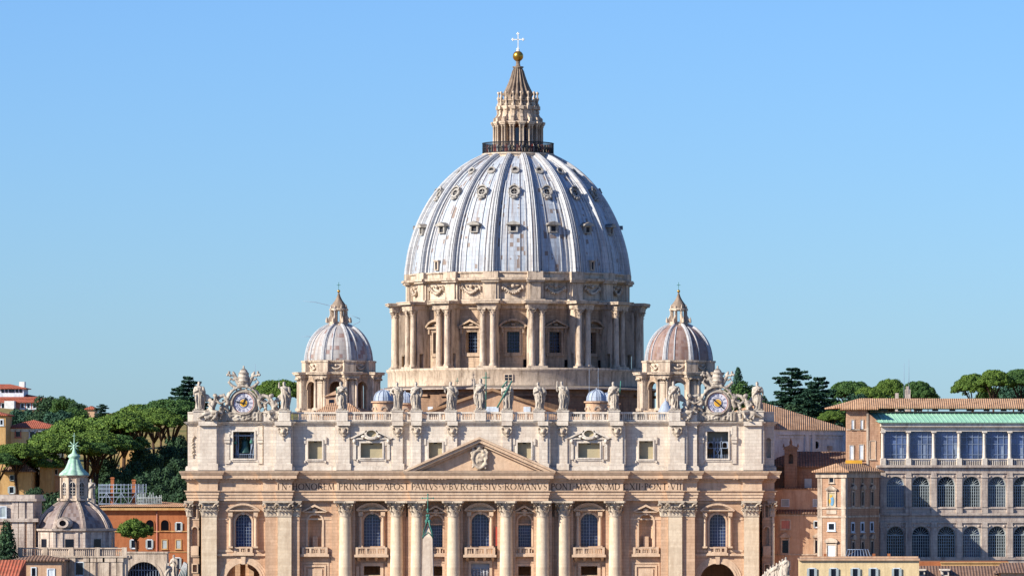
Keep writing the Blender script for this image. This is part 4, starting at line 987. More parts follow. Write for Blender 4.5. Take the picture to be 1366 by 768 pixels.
for k in range(16):
    a = math.radians(22.5 * k); lw.M = azm(a, 3.9); arch_band(lw, 0, 113.6, .45, .6, -.15, .1, 0, PI, 8); ld.M = lw.M; ld.box(-.42, .42, -.1, .1, 109.4, 113.6); arch_band(ld, 0, 113.6, .01, .42, -.1, .1, 0, PI, 8)
lw.build('arch_trim', M['drum_trim'], LAN); ld.build('lantern_windows', M['glass'], LAN)
for k in range(16):
    a = math.radians(22.5 * k + 11.25); c = MB(); c.M = azm(a, 0)
    c.box(-.2, .2, -5.2, -3.8, 109.4, 114.6); c.box(-.68, .68, -5.9, -3.8, 108.3, 109.4)
    for q in (-1, 1): c.lathe([(.27, 109.4), (.2, 109.7), (.18, 114.2), (.3, 114.3), (.3, 114.7)], 10, (q * .38, -5.5))
    c.box(-.72, .72, -5.95, -3.8, 114.7, 115.0); c.box(-.85, .85, -6.1, -3.8, 115.0, 115.4); 
    c.build('column_pair', M['drum_trim'], LAN)
up = MB(); up.lathe([(4.6, 114.8), (5.2, 115.2), (5.3, 115.5), (4.7, 115.6), (4.5, 116.2), (4.3, 118.2), (4.45, 118.5), (4.7, 118.7), (4.7, 119.0), (3.2, 119.1)], 48, LC)
for k in range(16):
    up.M = azm(math.radians(22.5 * k + 11.25), 0)
    vs = [(-5.6, 115.4), (-5.6, 116.2), (-5.1, 116.6), (-4.75, 117.2), (-4.85, 117.8), (-4.5, 118.3), (-3.8, 118.3), (-3.8, 115.4)]
    n = len(vs); up.add([(-.32, y, z) for y, z in vs] + [(.32, y, z) for y, z in vs], [tuple(range(n)), tuple(range(2 * n - 1, n - 1, -1))] + [(i, i + n, (i + 1) % n + n, (i + 1) % n) for i in range(n)])
    up.box(-.5, .5, -5.0, -3.8, 118.2, 119.0)
    # candelabrum
    up.lathe([(.34, 119.0), (.42, 119.4), (.2, 119.6), (.16, 120.1), (.32, 120.5), (.36, 120.8), (.14, 121.1), (.12, 121.6), (.3, 121.9), (.3, 122.1), (.05, 122.3)], 8, (0, -4.45))
up.M = None
for k in range(80):
    a = 2 * PI * k / 80; up.lathe([(.06, 119.0), (.1, 119.5), (.06, 120.1)], 5, (4.2 * math.sin(a), 165 - 4.2 * math.cos(a)), cap=False)
up.lathe([(4.1, 120.1), (4.35, 120.15), (4.35, 120.3), (4.1, 120.3)], 40, LC)
up.build('lantern_crown', M['drum_trim'], LAN)
spf = [(3.2, 119.0), (3.15, 121.2), (3.0, 121.7), (2.9, 122.0), (2.35, 123.2), (1.85, 124.5), (1.45, 125.8), (1.15, 127.0), (1.0, 127.6), (1.25, 127.8), (1.25, 128.0), (.55, 128.1), (.42, 128.8), (.5, 129.2), (.3, 129.4)]
sp_ = MB(); sp_.lathe(spf, 128, LC, rf=lambda r, z, a: r * (1 + (.16 if 121.5 < z < 127.3 else 0) * (abs(math.cos(8 * a)) * 2 - 1)))
sp_.build('spire', M['dark_trim'], LAN)
b = MB(); b.ball((0, 165, 130.35), 1.2, 28, 16); b.build('ball', M['gold'], LAN)
cr = MB(); cr.lathe([(.45, 131.4), (.35, 131.7), (.15, 132.0)], 8, LC); cz = 134.1
cr.box(-.1, .1, 164.9, 165.1, 131.9, 135.4); cr.box(-1.15, 1.15, 164.9, 165.1, cz - .1, cz + .1)
for x, z in ((-1.15, cz), (1.15, cz), (0, 135.4), (0, 132.0)):
    for q in ((.2, 0), (-.2, 0), (0, .2), (0, -.2)): cr.ball((x + q[0], 165, z + q[1]), (.16, .1, .16), 8, 6)
cr.build('cross', M['white_metal'], LAN)

# ------------------------------------------------------------------ side domes
def side_dome(cx, cy, lead_mat):
    C3 = (cx, cy, 0); C2 = (cx, cy)
    def am(a, r=0): return Matrix.Translation((cx + r * math.sin(a), cy - r * math.cos(a), 0)) @ Matrix.Rotation(a, 4, 'Z')
    b = MB(); b.lathe([(9.2, 40), (9.2, 49.3), (9.5, 49.5), (9.5, 50), (6, 50.05)], 8, C2, phase=PI / 8, smooth=False); SD = b.build('side_dome', M['drum'], BAS, C3)
    wl = MB()
    for k in range(8):
        a = math.radians(45 * k); wl.M = am(a, 7.6); panel(wl, -3.15, 3.15, 50, 57.2, 0, .9, [(0, 2.7, 50.4, 56.2, 'a')])
        arch_band(wl, 0, 56.2 - 1.35, 1.37, 1.75, -.2, .1); wl.box(-3.2, -1.4, -.2, 0, 54.5, 54.8); wl.box(1.4, 3.2, -.2, 0, 54.5, 54.8)
    wl.M = None; wl.build('arcade', M['drum'], SD)
    for k in range(8):
        a = math.radians(45 * k + 22.5); p = MB(); p.M = am(a, 0)
        p.box(-1.5, 1.5, -8.6, -7.2, 50, 57.2); p.box(-.62, .62, -8.95, -8.5, 50.3, 56.1); p.box(-1.6, 1.6, -9.35, -8.4, 49.9, 50.5)
        for q in (-1, 1): p.lathe([(.42, 50.5), (.36, 50.8), (.31, 55.9)], 12, (q * 1.12, -8.8)); capital_round(p, q * 1.12, -8.8, .31, 55.9, 57.0, 6)
        capital_flat(p, -.6, .6, -8.95, 55.9, 57.0, 3, .25, .5)
        p.box(-1.75, 1.75, -9.2, -7, 57.02, 57.3); p.box(-1.8, 1.8, -9.3, -7, 57.3, 57.7); p.box(-2.1, 2.1, -9.75, -7, 57.7, 58.05); p.box(-2.2, 2.2, -9.9, -7, 58.05, 58.25)
        p.box(-1.35, 1.35, -7.95, -6.5, 58.2, 60.4); p.box(-1.5, 1.5, -8.1, -6.5, 60.4, 60.75)
        p.build('pier', M['drum_trim'], SD)
    r = MB(); r.lathe([(7.8, 57.0), (8.3, 57.2), (8.3, 57.6), (9.0, 57.8), (9.1, 58.2), (7.4, 58.4), (7.5, 58.4), (7.5, 60.2), (7.9, 60.4), (8.0, 60.8), (7.0, 61.0)], 8, C2, phase=PI / 8, smooth=False)
    for k in range(8):
        r.M = am(math.radians(45 * k), 6.95)
        r.tube([(x, -.2, 59.7 - .8 * (1 - (x / 1.3) ** 2)) for x in np.linspace(-1.3, 1.3, 7)], [.12, .2, .25, .28, .25, .2, .12], 6); r.ball((0, -.25, 59.7), .3, 7, 5)
    r.M = None; r.build('side_dome_attic', M['drum_trim'], SD)
    sp = interp_prof([(7.35, 60.8), (7.3, 61.6), (7.0, 63.2), (6.4, 64.8), (5.4, 66.3), (4.1, 67.5), (2.6, 68.3), (1.9, 68.6)], 24)
    s = MB(); s.lathe(sp, 64, C2, cap=False); shell = s.build('shell', lead_mat, SD, C3)
    for k in range(8):
        q = MB(); rib_mesh(q, sp, math.radians(45 * k + 22.5), lambda t: .62 - .3 * t, lambda t: .4, (cx, cy), RS); q.build('rib', M['lead_rib'], SD, C3)
    q = MB()
    for k in range(8):
        for o in (-7,): rib_mesh(q, sp[:20], math.radians(45 * k + o), lambda t: .1, lambda t: .16, (cx, cy), [(-1, -.5), (-1, 1), (1, 1), (1, -.5)])
    q.build('lead_rolls', M['lead_rib'], SD, C3)
    l = MB(); l.lathe([(2.35, 68.2), (2.35, 68.8), (2.1, 68.9), (2.1, 69.2), (.9, 69.25)], 8, C2, phase=PI / 8, smooth=False)
    for k in range(8):
        l.M = am(math.radians(45 * k + 22.5), 0); l.box(-.2, .2, -1.75, -1.25, 69.2, 71.6); l.lathe([(.15, 69.2), (.12, 71.5)], 6, (0, -1.9)); l.box(-.35, .35, -2.05, -1.1, 71.6, 72.0)
        l.hexa([(-.15, -2.9, 69.0), (.15, -2.9, 69.0), (.15, -1.7, 69.0), (-.15, -1.7, 69.0), (-.15, -2.0, 70.6), (.15, -2.0, 70.6), (.15, -1.7, 70.8), (-.15, -1.7, 70.8)])
        l.lathe([(.12, 72.1), (.2, 72.35), (.08, 72.7), (.02, 73.0)], 6, (0, -1.75)); l.lathe([(.2, 69), (.25, 69.5), (.05, 70.2)], 6, (0, -2.75))
    l.M = None; l.lathe([(1.6, 71.6), (1.95, 71.8), (1.95, 72.1), (1.6, 72.2)], 16, C2)
    L = l.build('side_lantern', M['drum_trim'], SD, C3)
    if cx < 0: l = MB(); l.cyl(cx, cy, 50, 60, 4.8, 4.8, 16); l.build('arcade_shade_core', M['base'], SD, C3)  # core added so the left arcade's arches look dark, not open to sky
    l = MB(); l.lathe([(1.65, 72.1), (1.6, 72.5), (1.2, 73.1), (.75, 73.8), (.42, 74.5), (.2, 75.2), (.12, 75.6)], 16, C2, rf=lambda r, z, a: r * (1 + .14 * (abs(math.cos(4 * a)) * 2 - 1))); l.build('side_spire', M['dark_trim'], SD, C3)
    l = MB(); l.ball((cx, cy, 75.85), .33, 12, 8); l.build('side_ball', M['gold'], SD, C3)
    l = MB(); l.box(cx - .05, cx + .05, cy - .05, cy + .05, 76.1, 77.8); l.box(cx - .4, cx + .4, cy - .05, cy + .05, 77.1, 77.22); l.build('side_cross', M['bronze'], SD, C3)
    return SD
side_dome(-36.8, 120, M['lead_l']); side_dome(36.8, 120, M['lead_r'])

def cupola(cx, cy, r, z0, h, parent=BAS, dm=None):
    b = MB(); b.lathe([(r * 1.12, z0 - 6), (r * 1.12, z0 - .5), (r * 1.3, z0 - .35), (r * 1.3, z0 - .1), (r * 1.05, z0)], 20, (cx, cy), smooth=False); B = b.build('small_cupola', M['peach'], BAS, (cx, cy, 0))
    arch = MB()
    for k in range(6): arch.M = Matrix.Translation((cx, cy, 0)) @ Matrix.Rotation(math.radians(60 * k + 8), 4, 'Z') @ Matrix.Translation((0, -r * 1.1, 0)); arch_band(arch, 0, z0 - 1.8, .5, .75, -.12, .1, 0, PI, 8)
    arch.build('window_arch', M['drum_trim'], B)
    b = MB(); b.lathe([(r, z0), (r * .97, z0 + h * .35), (r * .8, z0 + h * .68), (r * .5, z0 + h * .9), (r * .12, z0 + h)], 32, (cx, cy)); b.cyl(cx, cy, z0 + h * .97, z0 + h * 1.2, .16, .1, 8)
    for k in range(12): rib_mesh(b, [(r, z0), (r * .97, z0 + h * .35), (r * .8, z0 + h * .68), (r * .5, z0 + h * .9), (r * .12, z0 + h)], PI * 2 * k / 12, lambda t: .07, lambda t: .1, (cx, cy), [(-1, -.2), (-1, 1), (1, 1), (1, -.2)])
    b.build('cupola_shell', M['lead_c'], B, (cx, cy, 0))
cupola(-21.4, 40, 1.95, 50.9, 2.2); cupola(21.4, 40, 1.95, 50.9, 2.2); cupola(-21.9, 112, 2.0, 51.6, 2.2); cupola(21.9, 112, 2.0, 51.6, 2.2)
# bell cupola near the right side dome, tiled hut near the left one
b = MB(); X0 = PX(888, 60); b.lathe([(1.5, 44.5), (1.5, 48.6), (1.75, 48.7), (1.45, 49.2), (.95, 50.3), (.4, 51.0), (.12, 51.3), (.08, 51.8)], 12, (X0, 60)); b.build('lead_bell_cupola', M['lead_c'], BAS, (X0, 60, 0))
X0 = PX(451, 70); h = MB(); h.box(X0 - 4.4, X0 + 4.4, 70, 79, 44, 49.0); H_ = h.build('roof_hut', M['peach'], BAS)
h = MB(); h.add([(X0 - 5, 69.4, 49.0), (X0 + 5, 69.4, 49.0), (X0 + 5, 79.6, 49.0), (X0 - 5, 79.6, 49.0), (X0 - 2, 74.5, 51.0), (X0 + 2, 74.5, 51.0)], [(0, 1, 5, 4), (1, 2, 5), (2, 3, 4, 5), (3, 0, 4), (3, 2, 1, 0)]); h.build('tile_roof', M['tile'], H_)
h = MB(); X1 = PX(442, 80); h.box(X1 - 1.2, X1 + 1.2, 80, 82.5, 44, 52.4); h.prism([(X1 - 1.6, 52.4), (X1 + 1.6, 52.9), (X1 + 1.6, 53.7), (X1 + 1.2, 53.8)], 79.6, 83); h.build('turret', M['peach'], H_)
h = MB(); h.box(X1 - .5, X1 + .5, 79.9, 79.98, 51.0, 51.8); h.build('turret_window', M['glass_d'], H_)
# ------------------------------------------------------------------ statues (one continuous carved mesh each, attributes as parts)
def figure_mb(s, seed, la, ra, cloak=1, beard=True, lean=0.0, bare=False, kneel=0.0):
    """s height; la / ra: (elbow, hand) of the viewer-left and viewer-right arm in unit-height coordinates"""
    r = random.Random(seed); mb = MB(); ph = r.uniform(0, 6)
    secs = [(0.0, .135, .11), (.03, .15, .125), (.12, .145, .12), (.25, .14, .115), (.38, .145, .11), (.48, .15, .11), (.55, .14, .10), (.62, .118, .088), (.7, .135, .092), (.77, .155, .09), (.805, .14, .08), (.835, .07, .06), (.86, .042, .045), (.9, .04, .045)]
    n = 28; vs = []
    for z, rx, ry in secs:
        sway = .028 * math.sin(z * 5 + ph * .3) + lean * z
        for i in range(n):
            a = 2 * PI * i / n; f = 1.0
            if z < .64: f += (.16 * math.sin(7 * a + ph + z * 6) + .09 * math.sin(11 * a - z * 9 + ph)) * (1 if z < .5 else .5)
            elif not bare and z < .8: f += .05 * math.sin(8 * a + z * 20)
            vs.append((rx * f * math.cos(a) + sway, ry * f * math.sin(a), z))
    m = len(secs); fs = [(j * n + i, j * n + (i + 1) % n, (j + 1) * n + (i + 1) % n, (j + 1) * n + i) for j in range(m - 1) for i in range(n)]
    fs += [tuple(range(n - 1, -1, -1)), tuple(range((m - 1) * n, m * n))]; mb.add(vs, fs, True)
    hx = .028 * math.sin(.9 * 5 + ph * .3) + lean * .9; tx = r.uniform(-.015, .015)
    mb.ball((hx + tx, -.012, .932), (.043, .052, .062), 12, 9); mb.ball((hx + tx, .016, .948), (.052, .052, .055), 10, 7); mb.ball((hx + tx * 2, -.062, .93), (.012, .016, .018), 6, 5)
    for q in (-1, 1): mb.ball((hx + tx + q * .042, .0, .915), (.018, .03, .045), 7, 5)
    if beard: mb.ball((hx + tx, -.04, .885), (.03, .03, .035), 8, 6)
    for q, (el, ha) in ((-1, la), (1, ra)):
        sh = (q * .125 + lean * .8, -.0, .785)
        mb.tube([sh, ((sh[0] + el[0]) / 2 + q * .01, (el[1]) / 2, (sh[2] + el[2]) / 2), el], [.052, .05, .045], 8)
        mb.tube([el, ((el[0] + ha[0]) / 2, (el[1] + ha[1]) / 2, (el[2] + ha[2]) / 2), ha], [.042, .036, .026], 8); mb.ball(ha, (.024, .026, .036), 7, 5)
        if not bare or q == 1: mb.tube([el, (el[0] + q * .01, el[1] + .02, el[2] - .07), (el[0], el[1] + .03, el[2] - .15)], [.045, .04, .02], 7, flat=.6)
    for fx in (-.05, .06): mb.ball((fx, -.12, .02), (.028, .055, .022), 7, 5)
    mb.ball((.05 * (1 if cloak > 0 else -1), -.09, .33), (.05, .045, .1), 8, 7)
    c = cloak
    mb.tube([(-c * .13, -.04, .80), (-c * .02, -.105, .70), (c * .1, -.11, .58), (c * .16, -.05, .5), (c * .17, .0, .35), (c * .15, .02, .15)], [.03, .038, .045, .05, .045, .025], 7)
    mb.tube([(c * .12, .0, .80), (c * .17, .04, .62), (c * .19, .05, .4), (c * .16, .06, .12)], [.05, .06, .055, .03], 7)
    for k in range(4):
        x0_ = r.uniform(-.1, .1); mb.tube([(x0_, -.11, .52), (x0_ + r.uniform(-.04, .04), -.135, .3), (x0_ + r.uniform(-.05, .05), -.135, .03)], [.016, .024, .018], 5)
    mb.v = [(x * s, y * s, z * s) for x, y, z in mb.v]
    return mb
UP = ((-.2, -.03, .76), (-.2, -.06, .97)); OUT = ((-.2, -.04, .72), (-.3, -.1, .80)); CH = ((-.17, -.06, .62), (-.03, -.14, .69)); DN = ((-.19, -.02, .6), (-.17, -.09, .46)); HIP = ((-.24, .0, .63), (-.13, -.1, .56)); FW = ((-.17, -.07, .62), (-.12, -.2, .62))
def mir(p): return tuple((-a, b, c) for a, b, c in p)
def bronze_bars(bars):
    mb = MB()
    for p, q, r_ in bars: mb.tube([p, q], r_, 6)
    return mb
SP_ = [  # la, ra, cloak, height, bronze bars, label
 (CH, mir(CH), 1, 5.7, [], 'robed marble statue with hands at its chest, far left end of the balustrade'),
 (UP, mir(DN), 1, 5.6, [((-1.15, -.4, 5.2), (-1.1, -.4, 6.1), .05)], 'bare-chested marble statue raising one hand just right of the left clock'),
 (FW, mir(CH), -1, 5.6, [((-1.0, -.9, 3.2), (-1.0, -.9, 4.2), .1)], 'cloaked marble statue standing before the tiled hut and left side dome'),
 (HIP, mir(CH), 1, 5.5, [], 'marble statue with hand on hip in front of the left pair of small cupolas'),
 (CH, mir(DN), -1, 5.5, [], 'slender marble statue beside the second small cupola on the left'),
 (OUT, mir(HIP), 1, 5.6, [((1.25, 0, 5.0), (1.25, 0, 6.2), .07), ((.9, 0, 5.6), (1.6, 0, 5.6), .07)], 'marble statue with bent arm and a small green cross behind its shoulder'),
 (UP, mir(FW), -1, 6.2, [((1.1, -.5, 0.3), (1.1, -.5, 7.3), .11), ((.4, -.5, 6.2), (1.9, -.5, 6.2), .11)], 'tallest central marble statue raising a hand and holding an upright green cross'),
 (CH, mir(FW), 1, 5.7, [((-1.9, -.6, .4), (1.0, -.9, 5.6), .16), ((.1, -.75, 5.6), (-1.0, -.4, 4.3), .13)], 'marble statue holding a large slanting green cross'),
 (CH, mir(HIP), 1, 5.5, [], 'marble statue with bowed head above the right slope of the pediment'),
 (UP, mir(CH), 1, 5.7, [], 'marble statue raising one hand, between the bowed statue and the right small cupolas'),
 (CH, mir(FW), -1, 5.6, [((1.15, -.5, 3.0), (1.35, -.5, 5.6), .1)], 'marble statue with a short green rod, right of the right pair of small cupolas'),
 (DN, mir(FW), -1, 5.7, [], 'marble statue stretching a hand toward the right clock, next to a lead bell cupola'),
 (CH, mir(CH), -1, 5.6, [], 'heavily cloaked marble statue at the far right end of the balustrade')]
for i, (x, (la, ra, ck, h, bars, lab)) in enumerate(zip(SX, SP_)):
    y = yP(x) + AO; t = thing('statue', (x, y, 48.5), lab, 'statue', 'marble statues along the balustrade')
    mb = figure_mb(h - .25, 40 + i, la, ra, ck, lean=R.uniform(-.02, .02), bare=(i == 1)); mb.M = None
    mb.v = [(a + x, b + y, c + 48.75) for a, b, c in mb.v]; mb.box(x - .95, x + .95, y - .8, y + .7, 48.5, 48.85)
    remesh(mb.build('figure', M['marble'], t), .075)
    if bars:
        b = MB(); b.M = Matrix.Translation((x, y, 48.6))
        for p, q, r_ in bars: b.tube([p, q], r_, 6)
        b.build('bronze_cross' if len(bars) > 1 else 'bronze_rod', M['bronze'], t)

# ------------------------------------------------------------------ clocks
def clock(sg, hour, minute, lab, seed):
    cx = sg * 46.0; y = 2.95 + AO; z = 49.95; r = random.Random(seed)
    t = thing('clock', (cx, y, 46.4), lab, 'clock', 'ornate clocks on the balustrade')
    b = MB(); b.box(cx - 3.4, cx + 3.4, y - .35, y + .9, 46.43, 48.0); b.box(cx - 3.6, cx + 3.6, y - .55, y + 1.0, 47.95, 48.2)
    for q in (-3.3, -2.7, 2.7, 3.3): b.box(cx + q - .2, cx + q + .2, y - .55, y, 46.43, 48.0)
    for i in range(26): b.ball((cx + r.uniform(-2.6, 2.6), y - .4, 47.2 + r.uniform(-.45, .45)), (r.uniform(.15, .4), .2, r.uniform(.12, .25)), 6, 5)
    arch_band(b, cx, z, 2.05, 2.35, y - .75, y + .6, 0, 2 * PI, 36); arch_band(b, cx, z, 2.35, 2.75, y - .45, y + .5, 0, 2 * PI, 36)
    b.cyl(cx, y, 46.5, 46.6, .1, n=6)
    arch_band(b, cx, z, .01, 2.3, y + .1, y + .6, 0, 2 * PI, 30)
    arch_band(b, cx, z + .1, 2.9, 3.3, y - .9, y + .2, .25, PI - .25, 24)
    b.prism([(cx - 2.9, 48.1), (cx + 2.9, 48.1), (cx + 2.5, 50.5), (cx - 2.5, 50.5)], y + .15, y + .8)
    for q in (-1, 1):
        b.tube([(cx + q * 3.0, y - .3, 48.3), (cx + q * 3.4, y - .4, 49.2), (cx + q * 3.0, y - .4, 50.1), (cx + q * 3.4, y - .4, 51.0), (cx + q * 3.0, y - .3, 51.7)], [.35, .5, .4, .5, .35], 8)
        b.tube([(cx + q * 3.6, y - .3, 51.5), (cx + q * 4.6, y - .3, 51.2), (cx + q * 5.2, y - .3, 50.4)], [.35, .4, .3], 8)
        b.tube([(cx + q * 3.9, y, 50.6), (cx + q * 4.2, y - .1, 49.3), (cx + q * 4.0, y, 48.0)], [.4, .45, .5], 8)
        # scrolls carrying the tiara, keys, drapery
        b.tube([(cx + q * 1.2, y - .2, 52.8), (cx + q * 2.2, y - .3, 53.3), (cx + q * 2.9, y - .3, 54.0), (cx + q * 2.5, y - .3, 54.7), (cx + q * 1.9, y - .3, 54.3)], [.3, .32, .3, .26, .2], 7)
        b.tube([(cx - q * 1.0, y - .4, 53.6), (cx + q * 2.9, y - .4, 55.6)], [.17, .15], 6)
        for k in ((2.8, 55.9), (3.1, 55.4), (2.6, 55.3)): b.ball((cx + q * k[0], y - .4, k[1]), .28, 7, 5)
        b.tube([(cx + q * .9, y, 53.4), (cx + q * 1.5, y - .2, 54.6), (cx + q * 1.9, y - .1, 55.6), (cx + q * 2.1, y, 56.1)], [.4, .42, .35, .15], 7)
        b.tube([(cx + q * .3, y - .3, 53.9), (cx + q * .8, y - .5, 53.2), (cx + q * .5, y - .5, 52.6)], [.25, .3, .2], 6)
        for i in range(10): a = PI / 2 - q * r.uniform(.5, 1.5); b.ball((cx + 3.4 * math.cos(a), y - .4, z + 3.2 * math.sin(a)), r.uniform(.22, .42), 7, 5)
    b.lathe([(.75, 53.7), (.95, 54.2), (1.05, 55.0), (.95, 55.7), (.65, 56.3), (.2, 56.7), (.1, 57.0)], 14, (cx, y - .1))
    for k in (54.1, 54.9, 55.6): b.lathe([(.95, k), (1.15, k + .08), (.95, k + .18)], 14, (cx, y - .1), cap=False)
    b.ball((cx, y - .1, 57.0), .22, 7, 5); b.box(cx - .7, cx + .7, y - .5, y + .3, 52.9, 53.9)
    remesh(b.build('carved_surround', M['marble'], t), .10)
    yd = y - .22 - .35
    d = MB(); arch_band(d, cx, z, .9, 2.02, y - .42, y + .12, 0, 2 * PI, 36); arch_band(d, cx, z, .01, .9, y - .42, y + .12, 0, 2 * PI, 24); d.build('dial', plain('dial_enamel', '#d7d3da', .6) if 'dial_enamel' not in bpy.data.materials else bpy.data.materials['dial_enamel'], t)
    q = MB(); arch_band(q, cx, z, 1.88, 1.98, y - .45, y - .4, 0, 2 * PI, 36); q.build('red_ring', M['pink'], t)
    q = MB(); arch_band(q, cx, z, .86, 1.0, y - .45, y - .4, 0, 2 * PI, 36); q.build('blue_ring', M['glass'], t)
    q = MB(); arch_band(q, cx, z, .01, .72, y - .5, y - .4, 0, 2 * PI, 24); q.build('sun_disc', M['yellowpaint'], t)
    nm = MB()
    for h_, s_ in enumerate(('XII', 'I', 'II', 'III', 'IIII', 'V', 'VI', 'VII', 'VIII', 'IX', 'X', 'XI')):
        a = -2 * PI * h_ / 12; W_ = sum(GL[c][0] for c in s_) * .62; sc_ = min(1.0, .95 / (W_ * .58)); x = -W_ * .58 * sc_ / 2
        for c in s_:
            def T(u, v, x=x): uu, vv = (x + u * .62 * sc_), 1.14 + v; return cx + uu * math.cos(a) - vv * math.sin(a), z + uu * math.sin(a) + vv * math.cos(a)
            glyph(nm, c, .58, y - .45, y - .41, T); x += GL[c][0] * .58 * .62 * sc_ + .01
    nm.build('numerals', plain('numeral_paint', '#5d6288', .7) if 'numeral_paint' not in bpy.data.materials else bpy.data.materials['numeral_paint'], t)
    for nme, a, L, w_ in (('hour_hand', -2 * PI * (hour + minute / 60) / 12, 1.15, .12), ('minute_hand', -2 * PI * minute / 60, 1.6, .09)):
        q = MB(); q.M = Matrix.Translation((cx, y - .56, z)) @ Matrix.Rotation(-a, 4, 'Y')
        q.box(-w_, w_, -.03 if nme[0] == 'h' else -.08, .02 if nme[0] == 'h' else -.04, -.4, L); q.prism([(-w_ * 1.8, L * .7), (w_ * 1.8, L * .7), (0, L * 1.1)], -.07, -.05); q.build(nme, M['iron'], t)
clock(-1, 12, 47, 'left clock with carved papal tiara and gold centre, hands pointing up and left', 3)
clock(1, 10, 22, 'right clock with carved papal tiara and gold centre, hands forming one slanting line', 4)
def angel(sg, q, lab, seed):
    cx = sg * 46.0; y = 2.95 + AO - .5; r = random.Random(seed); b = MB()
    def P(dx, dy, z): return (cx + q * dx, y + dy, z)
    t = thing('angel_statue', P(6, 0, 46.45), lab, 'angel statue', 'reclining marble angels beside the clocks')
    b.ball(P(6.3, -.3, 48.3), (1.0, .7, .8), 12, 8)
    b.tube([P(6.3, -.3, 48.3), P(6.0, -.4, 49.3), P(5.6, -.4, 50.3)], [.75, .62, .66], 10)
    b.tube([P(5.6, -.4, 50.3), P(5.4, -.5, 50.9)], [.3, .24], 8); b.ball(P(5.35, -.5, 51.25), (.4, .42, .48), 12, 9); b.ball(P(5.5, -.35, 51.4), (.44, .42, .4), 10, 7)
    b.tube([P(5.1, -.5, 50.3), P(4.4, -.9, 49.8), P(3.6, -.9, 50.2)], [.3, .26, .18], 8); b.ball(P(3.5, -.9, 50.25), .22, 7, 5)
    b.tube([P(6.1, -.5, 50.3), P(6.7, -.8, 49.6), P(6.0, -1.2, 49.0)], [.3, .26, .18], 8); b.ball(P(5.95, -1.25, 48.95), .22, 7, 5)
    b.tube([P(6.1, -.6, 48.2), P(4.9, -1.4, 48.1), P(5.3, -1.5, 47.2), P(5.9, -1.3, 46.7)], [.6, .46, .36, .24], 9); b.ball(P(6.0, -1.5, 46.65), (.24, .45, .18), 7, 5)
    b.tube([P(6.4, -.6, 48.1), P(7.3, -1.0, 47.9), P(8.3, -.9, 47.3)], [.6, .44, .26], 9); b.ball(P(8.5, -.95, 47.2), (.4, .25, .2), 7, 5)
    for k in range(5):
        a = .25 + k * .17; b.tube([P(6.1, .2, 50.2), P(6.1 + 1.6 * math.cos(a), .4, 50.4 + 1.3 * math.sin(a)), P(6.1 + (3.2 - .25 * k) * math.cos(a * .8), .5, 50.1 + (2.4) * math.sin(a * .8))], [.3, .26, .1], 6)
    for k in range(12): b.tube([P(r.uniform(5.0, 7.4), -.7, r.uniform(47.6, 48.6)), P(r.uniform(4.8, 7.6), -1.1, r.uniform(46.7, 47.6))], [.25, .14], 6)
    b.tube([P(4.5, -.3, 48.6), P(4.3, -.6, 47.8), P(4.5, -.5, 46.9)], [.4, .5, .35], 8); b.ball(P(4.35, -.6, 49.0), .33, 8, 6)
    remesh(b.build('angel_figure', M['marble'], t), .10)
angel(-1, -1, 'winged marble angel reclining between the far left statue and the left clock', 1)
angel(-1, 1, 'winged marble angel reclining between the left clock and the bare-chested statue', 2)
angel(1, -1, 'winged marble angel reclining on the left side of the right clock', 3)
angel(1, 1, 'winged marble angel reclining between the right clock and the far right statue', 4)

# ------------------------------------------------------------------ obelisk in the piazza
OX, OY = 0.0, -160.0; kz = lambda py: PZ(py, OY)
t = thing('obelisk', (OX, OY, 0), 'pale stone obelisk with a green bronze cross on top, in front of the columns', 'obelisk')
b = MB(); b.lathe([(1.9, 6.0), (1.9, 6.6), (1.62, 6.7), (1.1, kz(716)), (.0, kz(700))], 4, (OX, OY), phase=PI / 4, smooth=False); b.box(-2.4, 2.4, OY - 2.4, OY + 2.4, 0, 6)
b.build('shaft', stone('obelisk_granite', '#d2bda6', '#dccab6', 0, 0, .3, '#8a6a58', streak=.5), t)
b = MB(); z0 = kz(716)
for k in range(4):
    a = PI / 4 + k * PI / 2; c = (math.sin(a), -math.cos(a))
    b.tube([(OX + c[0] * 1.15, OY + c[1] * 1.15, z0 - .2), (OX + c[0] * .95, OY + c[1] * .95, z0 + .9), (OX + c[0] * .45, OY + c[1] * .45, z0 + 1.9), (OX + c[0] * .3, OY + c[1] * .3, z0 + 2.6)], [.07, .08, .1, .14], 6)
for k in range(4):
    a = k * PI / 2; b.M = Matrix.Translation((OX, OY, 0)) @ Matrix.Rotation(a, 4, 'Z'); b.tube([(-.8, -.82, z0), (-.4, -.7, z0 + .5), (0, -.6, z0 + .9), (.4, -.7, z0 + .5), (.8, -.82, z0)], .07, 5)
b.M = None
for dx, dz, r_ in ((-.22, 2.6, .26), (.22, 2.6, .26), (0, 3.0, .3), (-.14, 3.5, .22), (.14, 3.5, .22), (0, 4.1, .17), (0, 4.6, .12)): b.ball((OX + dx, OY, z0 + dz), (r_, r_, r_ * 1.15), 9, 7)
b.lathe([(.16, z0 + 4.2), (.28, z0 + 4.45), (.1, z0 + 4.7)], 8, (OX, OY)); b.tube([(OX, OY, z0 + 4.4), (OX, OY, kz(659))], .09, 6); zc = kz(664); b.tube([(OX - .85, OY, zc), (OX + .85, OY, zc)], .09, 6)
for x, z in ((-.9, zc), (.9, zc), (0, kz(659))): b.ball((x, OY, z), .15, 6, 5)
b.build('bronze_cross', M['bronze'], t)

